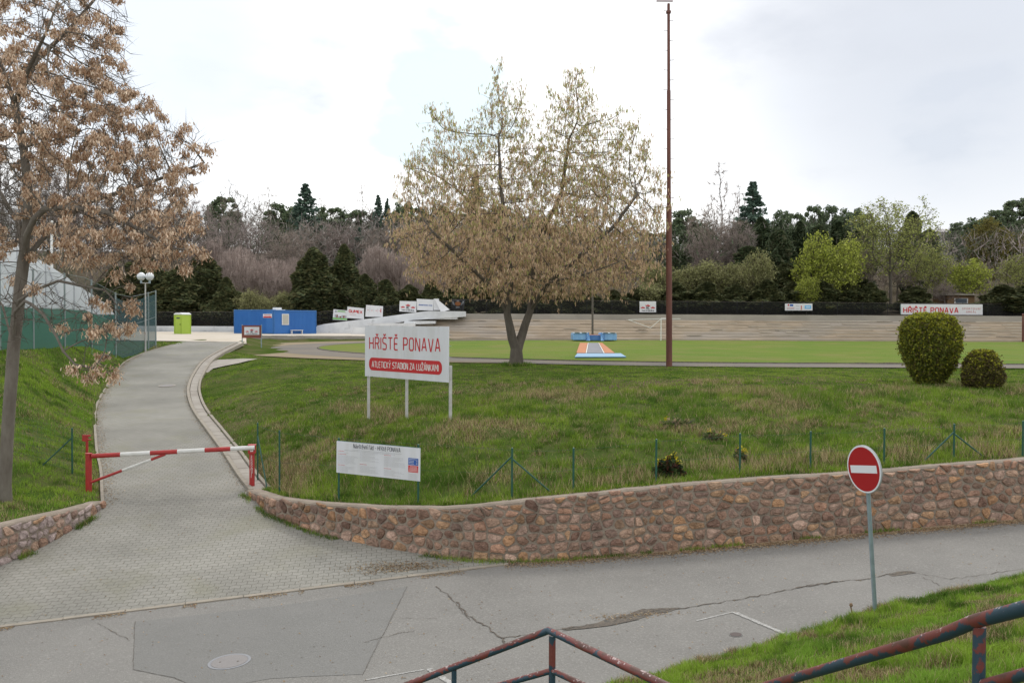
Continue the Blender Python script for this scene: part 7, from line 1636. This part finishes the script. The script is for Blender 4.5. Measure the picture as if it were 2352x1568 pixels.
# ------------------------------------------------------------------ football goal and pole vault area
def goal():
    Y0 = 99.0; b = at(1518, 784, Y0); root = empty('football_goal', (b.x, Y0, -1.95), 'white football goal seen from its side in front of the terrace', 'goal'); h = 2.44; w = 5.5; d = Vector((1.0, -.12, 0)).normalized()
    g1 = Vector((0, 0, 0)); g2 = Vector((1.3, 7.2, 0))*0+Vector((1.2, 1.3, 0)); 
    for p in (g1, Vector((.95, 1.6, 0))): mb = MB(); mb.tube([p+Z*-.1, p+Z*h], .055, 10); mb.build('post', M['white_paint'], root, smooth=True)
    mb = MB(); mb.tube([g1+Z*h, Vector((.95, 1.6, h))], .055, 10); mb.build('crossbar', M['white_paint'], root)
    for p, q in ((g1, Vector((-3.6, .3, h-.15))), (g1, Vector((2.2, .2, h-.02))), (Vector((-3.6, .3, h-.15)), Vector((-1.2, -.2, h-1.05))), (Vector((-1.2, -.2, h-1.05)), g1)):
        mb = MB(); mb.tube([p+(Z*(h-.03) if p == g1 else Z*0), q+(Z*(h-.03) if q == g1 else Z*0)], .03, 6); mb.build('net_bar', M['white_paint'], root)
goal()
def vault():
    Y0 = 94.0; c = at(1366, 784, Y0); root = empty('landing_mat', (c.x, Y0, -1.93), 'blue and white pole vault landing mat on the lawn', 'landing mat'); s = Y0/F
    X_ = lambda px: (px-1366)*s; Zz = lambda py: (784-py)*s
    M['mat_blue'] = mat('mat_blue', (.06, .17, .44), .5, (.10, .25, .52), 2, .7); M['mat_pale'] = mat('mat_pale', (.42, .52, .62), .5); M['mat_light'] = mat('mat_light', (.16, .34, .62), .5, (.25, .45, .7), 2, .8)
    for sgn, x0, x1 in ((-1, 1316, 1352), (1, 1381, 1417)):
        mb = MB(); mb.box(((X_(x0)+X_(x1))/2, 1.8, .42), (X_(x1)-X_(x0), 3.6, .72)); bd = mb.build('block', M['mat_light'], root, bevel=.10)
        mb = MB(); mb.box(((X_(x0)+X_(x1))/2, 1.7, .82), (X_(x1)-X_(x0)-.1, 3.5, .10)); tp = mb.build('cover', M['mat_pale'], bd, bevel=.04)
        mb = MB()
        for k in range(2):
            for j in range(2): mb.box(((X_(x0)+X_(x1))/2+(k-.5)*.75, .1+j*1.3, .885), (.5, .55, .03))
        mb.build('pad', M['mat_grey'], tp)
        mb = MB(); xi = X_(1354) if sgn < 0 else X_(1379); xo = X_(1346) if sgn < 0 else X_(1388); mb.add([(xi, -1.0, 0.04), (xo, -.1, 0.04), (xo, -.1, .9), (xi+sgn*.05, .4, .9), (xi+sgn*-.25, -1.0, .05), (xi, .3, .05)], [(0, 1, 2, 3), (0, 3, 5), (1, 5, 3, 2), (0, 5, 1)]); mb.build('wedge', M['mat_light'], root)
    mb = MB(); mb.box((X_(1366), 2.0, .32), (X_(1381)-X_(1351), 3.2, .6)); mb.build('centre_block', M['mat_blue'], root, bevel=.06)
    mb = MB(); mb.box((X_(1366), .36, .66), (X_(1380)-X_(1352), .06, .07)); mb.build('trim', M['orange'], root)
    mb = MB(); mb.box((X_(1366), 2.0, .02), (X_(1405)-X_(1330), 2.6, .06)); mb.build('pallet', M['wood'], root)
    r2 = empty('vault_runway', (c.x, 90, -1.94), 'grey runway strip between orange strips leading to the landing mat', 'runway')
    def quad_(pts, z, m, name, par, th=.02):
        w = [hit(x, y, lambda a_, b_: z, 20, 120) for x, y in pts]; mb = MB(); o = par.location; n = len(w); mb.add([(p.x-o.x, p.y-o.y, z-o.z) for p in w]+[(p.x-o.x, p.y-o.y, z-o.z-th) for p in w], [tuple(range(n))]+[(i, n+i, n+(i+1) % n, (i+1) % n) for i in range(n)]); return mb.build(name, m, par)
    quad_([(1348, 810), (1386, 810), (1373, 787), (1352, 787)], -1.90, M['run_grey'], 'strip', r2)
    quad_([(1324, 810), (1345, 810), (1350, 787), (1332, 787)], -1.90, M['run_orange'], 'edge_strip', r2); quad_([(1389, 810), (1412, 810), (1383, 787), (1376, 787)], -1.90, M['run_orange'], 'edge_strip', r2)
    quad_([(1345.5, 810), (1347.5, 810), (1351.6, 787), (1350.4, 787)], -1.89, M['white_paint'], 'line', r2); quad_([(1386.5, 810), (1388.5, 810), (1375.6, 787), (1374.4, 787)], -1.89, M['white_paint'], 'line', r2)
    r3 = empty('tarpaulin', (c.x, 55, -1.93), 'blue tarpaulin spread flat on the lawn at the near end of the runway', 'tarpaulin')
    quad_([(1320, 819), (1438, 818.5), (1426, 811), (1326, 811)], -1.87, M['tarp'], 'sheet', r3, .05)
M['mat_grey'] = mat('mat_grey', (.10, .14, .2), .7); M['run_grey'] = mat('run_grey', (.16, .165, .19), .8, (.22, .22, .25), .8, .7); M['run_orange'] = mat('run_orange', (.46, .17, .06), .8, (.36, .13, .05), 1.2, .6); M['tarp'] = mat('tarp_blue', (.09, .26, .45), .5, (.16, .34, .50), .9, .7, .4, 2)
vault()

# ------------------------------------------------------------------ tennis hall and its tall fence on the left
def hall():
    Y1, Y2 = 57.0, 92.0; fx = at(258, 700, Y1); g = -1.2; root = empty('tennis_hall', (fx.x, Y1, g), 'large white membrane tennis hall with green base behind the left fence', 'tennis hall')
    s = Y1/F; pr = []
    for px, py in [(262, 722), (250, 702), (205, 672), (150, 634), (100, 602), (55, 575), (0, 548), (-80, 515), (-180, 490), (-300, 482), (-420, 495), (-560, 540), (-680, 610), (-780, 690), (-800, 722)]: p = at(px, py, Y1); pr.append((p.x-fx.x, p.z-g))
    n = len(pr); mb = MB()
    for k in range(8):
        y = (Y2-Y1)*k/7; 
    rows = [(Y2-Y1)*k/14 for k in range(15)]
    vs = []
    for ri, y in enumerate(rows):
        sc = 1.0 if ri % 2 == 0 else .985
        vs += [((x+12)*sc-12-.56*y, y, z*sc) for x, z in pr]
    mb.add(vs, [(r_*n+i+1, r_*n+i, (r_+1)*n+i, (r_+1)*n+i+1) for r_ in range(14) for i in range(n-1)])
    mb.build('roof', M['membrane'], root, smooth=True)
    mb = MB(); base = 3.0
    lowz = pr[0][1]; vs = [(x, .02, z) for x, z in pr]; mb.add(vs, [tuple(range(n))]); mb.build('gable', M['membrane'], root)
    mb = MB()
    for px in (40, 105, 170, 222):
        p = at(px, 640, Y1); x = p.x-fx.x; zt = np.interp(-x, [-q[0] for q in pr], [q[1] for q in pr]); mb.tube([(x, -.03, lowz), (x, -.03, zt)], .035, 6)
    mb.tube([(at(30, 700, Y1).x-fx.x, -.03, at(0, 705, Y1).z-g), (at(95, 640, Y1).x-fx.x, -.03, at(95, 625, Y1).z-g)], .05, 6); mb.tube([(at(150, 720, Y1).x-fx.x, -.03, lowz), (at(110, 612, Y1).x-fx.x, -.03, at(110, 612, Y1).z-g)], .05, 6)
    mb.build('seam', M['seam'], root)
    mb = MB(); x0, x1, D_ = pr[-1][0], pr[0][0], Y2-Y1; q = [(x0, .05), (x1, .05), (x1-.56*D_, D_), (x0-.56*D_, D_)]; mb.add([(x, y, 0) for x, y in q]+[(x, y, lowz-.01) for x, y in q], [(0, 1, 5, 4), (1, 2, 6, 5), (2, 3, 7, 6), (3, 0, 4, 7), (4, 5, 6, 7)]); mb.build('wall', M['screen_solid'], root)
M['membrane'] = mat('membrane', (.80, .81, .83), .5, (.72, .73, .76), .5, .6)
_t = M['membrane'].node_tree; _tr = _t.nodes.new('ShaderNodeBsdfTranslucent'); _tr.inputs[0].default_value = (.85, .86, .88, 1); _mx = _t.nodes.new('ShaderNodeMixShader'); _mx.inputs[0].default_value = .45
_t.links.new(_t.nodes['Principled BSDF'].outputs[0], _mx.inputs[1]); _t.links.new(_tr.outputs[0], _mx.inputs[2]); _t.links.new(_mx.outputs[0], _t.nodes['Material Output'].inputs['Surface']); M['seam'] = mat('seam', (.42, .43, .46), .6)
hall()
def tall_fence():
    A = (-19.9, 34.2); B = (-21.85, 53.6); A = (at(0, 800, 34.2).x, 34.2); B = (at(357, 786, 53.6).x, 53.6)
    root = empty('court_fence', (A[0], A[1], G(*A)), 'tall court fence with green windscreen along the top of the left bank', 'fence'); o = root.location.copy()
    e = Vector((B[0]-A[0], B[1]-A[1], 0)); Lg = e.length; A_ = Vector((A[0], A[1], 0))
    xs = [0, 77, 149, 211, 266, 341, 358]
    def tpos(px):
        lo, hi = -.6, 1.02
        for _ in range(40):
            m = (lo+hi)/2; p = A_+e*m; 
            if proj((p.x, p.y, -1))[0] < px: lo = m
            else: hi = m
        return lo
    ts = [-.35, -.18]+[tpos(x) for x in xs]
    P = lambda t, h: Vector((A_.x+e.x*t, A_.y+e.y*t, G(A_.x+e.x*t, A_.y+e.y*t)+h))-o
    for t in ts: mb = MB(); mb.tube([P(t, -.3), P(t, 3.35)], .04, 10); mb.build('post', M['post_grey'], root, smooth=True)
    n = 26; a, b = ts[0], tpos(268); mb = MB(); vs = []
    for i in range(n+1): t = a+(b-a)*i/n; w = .04*math.sin(i*1.7); vs += [P(t, .02)+Vector((w, 0, 0)), P(t, .9)+Vector((-w, 0, 0)), P(t, 1.72+.02*math.sin(i))+Vector((w, 0, 0))]
    mb.add(vs, [(i*3+j, (i+1)*3+j, (i+1)*3+j+1, i*3+j+1) for i in range(n) for j in range(2)]); mb.build('windscreen', M['screen'], root, smooth=True)
    a2 = b; b2 = 1.0; mb = MB(); vs = []
    for i in range(9): t = a2+(b2-a2)*i/8; vs += [P(t, .05), P(t, 3.1)]
    mb.add(vs, [(2*i, 2*i+2, 2*i+3, 2*i+1) for i in range(8)]); mb.build('windscreen', M['screen_teal'], root)
    mb = MB(); vs = []
    for i in range(n+1): t = a+(b-a)*i/n; vs += [P(t, 1.72), P(t, 3.3)]
    mb.add(vs, [(2*i, 2*i+2, 2*i+3, 2*i+1) for i in range(n)]); mb.build('wire_mesh', M['wiremesh'], root)
    mb = MB()
    for h in (1.75, 3.3): mb.tube([P(ts[0]+(1-ts[0])*k/12, h) for k in range(13)], .012, 5)
    mb.build('wire', M['post_grey'], root)
M['post_grey'] = mat('post_grey', (.22, .26, .26), .5)
tall_fence()

# ------------------------------------------------------------------ buildings on the far slope
def house(pxa, pxb, ytop, ybot, Y, lab, wall, roof, rooftype, nwin, depth=9):
    a = at(pxa, ybot, Y); b = at(pxb, ybot, Y); H_ = at(pxa, ytop, Y).z-a.z; Wd = (b-a).length; root = empty('house', a, lab, 'building')
    drop = a.z-G(a.x, a.y); mb = MB(); mb.box((Wd/2, depth/2, (H_-drop)/2), (Wd, depth, H_+drop)); mb.build('wall', wall, root)
    mb = MB()
    if rooftype == 'flat': mb.box((Wd/2, depth/2, H_+.2), (Wd+1, depth+1, .4))
    else:
        vs = [(-.4, -.5, H_), (Wd+.4, -.5, H_), (Wd+.4, depth+.4, H_), (-.4, depth+.4, H_), (Wd*.2, depth/2, H_+rooftype), (Wd*.8, depth/2, H_+rooftype)]; mb.add(vs, [(0, 1, 5, 4), (1, 2, 5), (2, 3, 4, 5), (3, 0, 4), (3, 2, 1, 0)])
    mb.build('roof', roof, root)
    for k in range(nwin):
        x = Wd*(k+.5)/nwin; w = Wd/nwin*.5; mb = MB(); mb.box((x, -.03, H_*.55), (w, .1, H_*.42)); f_ = mb.build('window', M['white_paint'], root); mb = MB(); mb.box((x, -.09, H_*.55), (w*.84, .03, H_*.36)); mb.build('pane', M['pane_dark'], f_)
M['pane_dark'] = mat('pane_dark', (.10, .12, .14), .2); M['villa'] = mat('villa_plaster', (.48, .47, .46), .9); M['villa_roof'] = mat('villa_roof', (.42, .40, .40), .7); M['cabin_wood'] = mat('cabin_wood', (.22, .13, .06), .8, (.16, .10, .05), 1, .7); M['cabin_roof'] = mat('cabin_roof', (.20, .18, .14), .9)
house(2150, 2232, 533, 560, 235, 'pale villa with low roof on the far slope at the right skyline', M['villa'], M['villa_roof'], 1.3, 6)
house(1180, 1262, 500, 530, 235, 'white building glimpsed through the crown of the forked tree', M['villa'], M['villa_roof'], 'flat', 5)
house(2176, 2238, 678, 706, 114, 'small brown wooden cabin behind the netting above the long banner', M['cabin_wood'], M['cabin_roof'], .5, 1, 4)

_p = hit(1950, 1428, zroad); _r = empty('dead_stem', (_p.x, _p.y-.08, zs(_p.x, _p.y-.08)), 'short brown dead plant stem standing at the grass edge left of the no entry sign', 'dead stem')
mb = MB(); mb.tube([(0, 0, -.05), (.01, 0, .12), (-.005, .01, .2)], [.012, .009, .012], 6); mb.build('stem', M['wood'], _r); mb = MB(); mb.lathe([(.008, 0), (.028, .02), (.02, .05), (.006, .06)], (0, .005, .19), 7); mb.build('seed_head', M['wood'], _r)
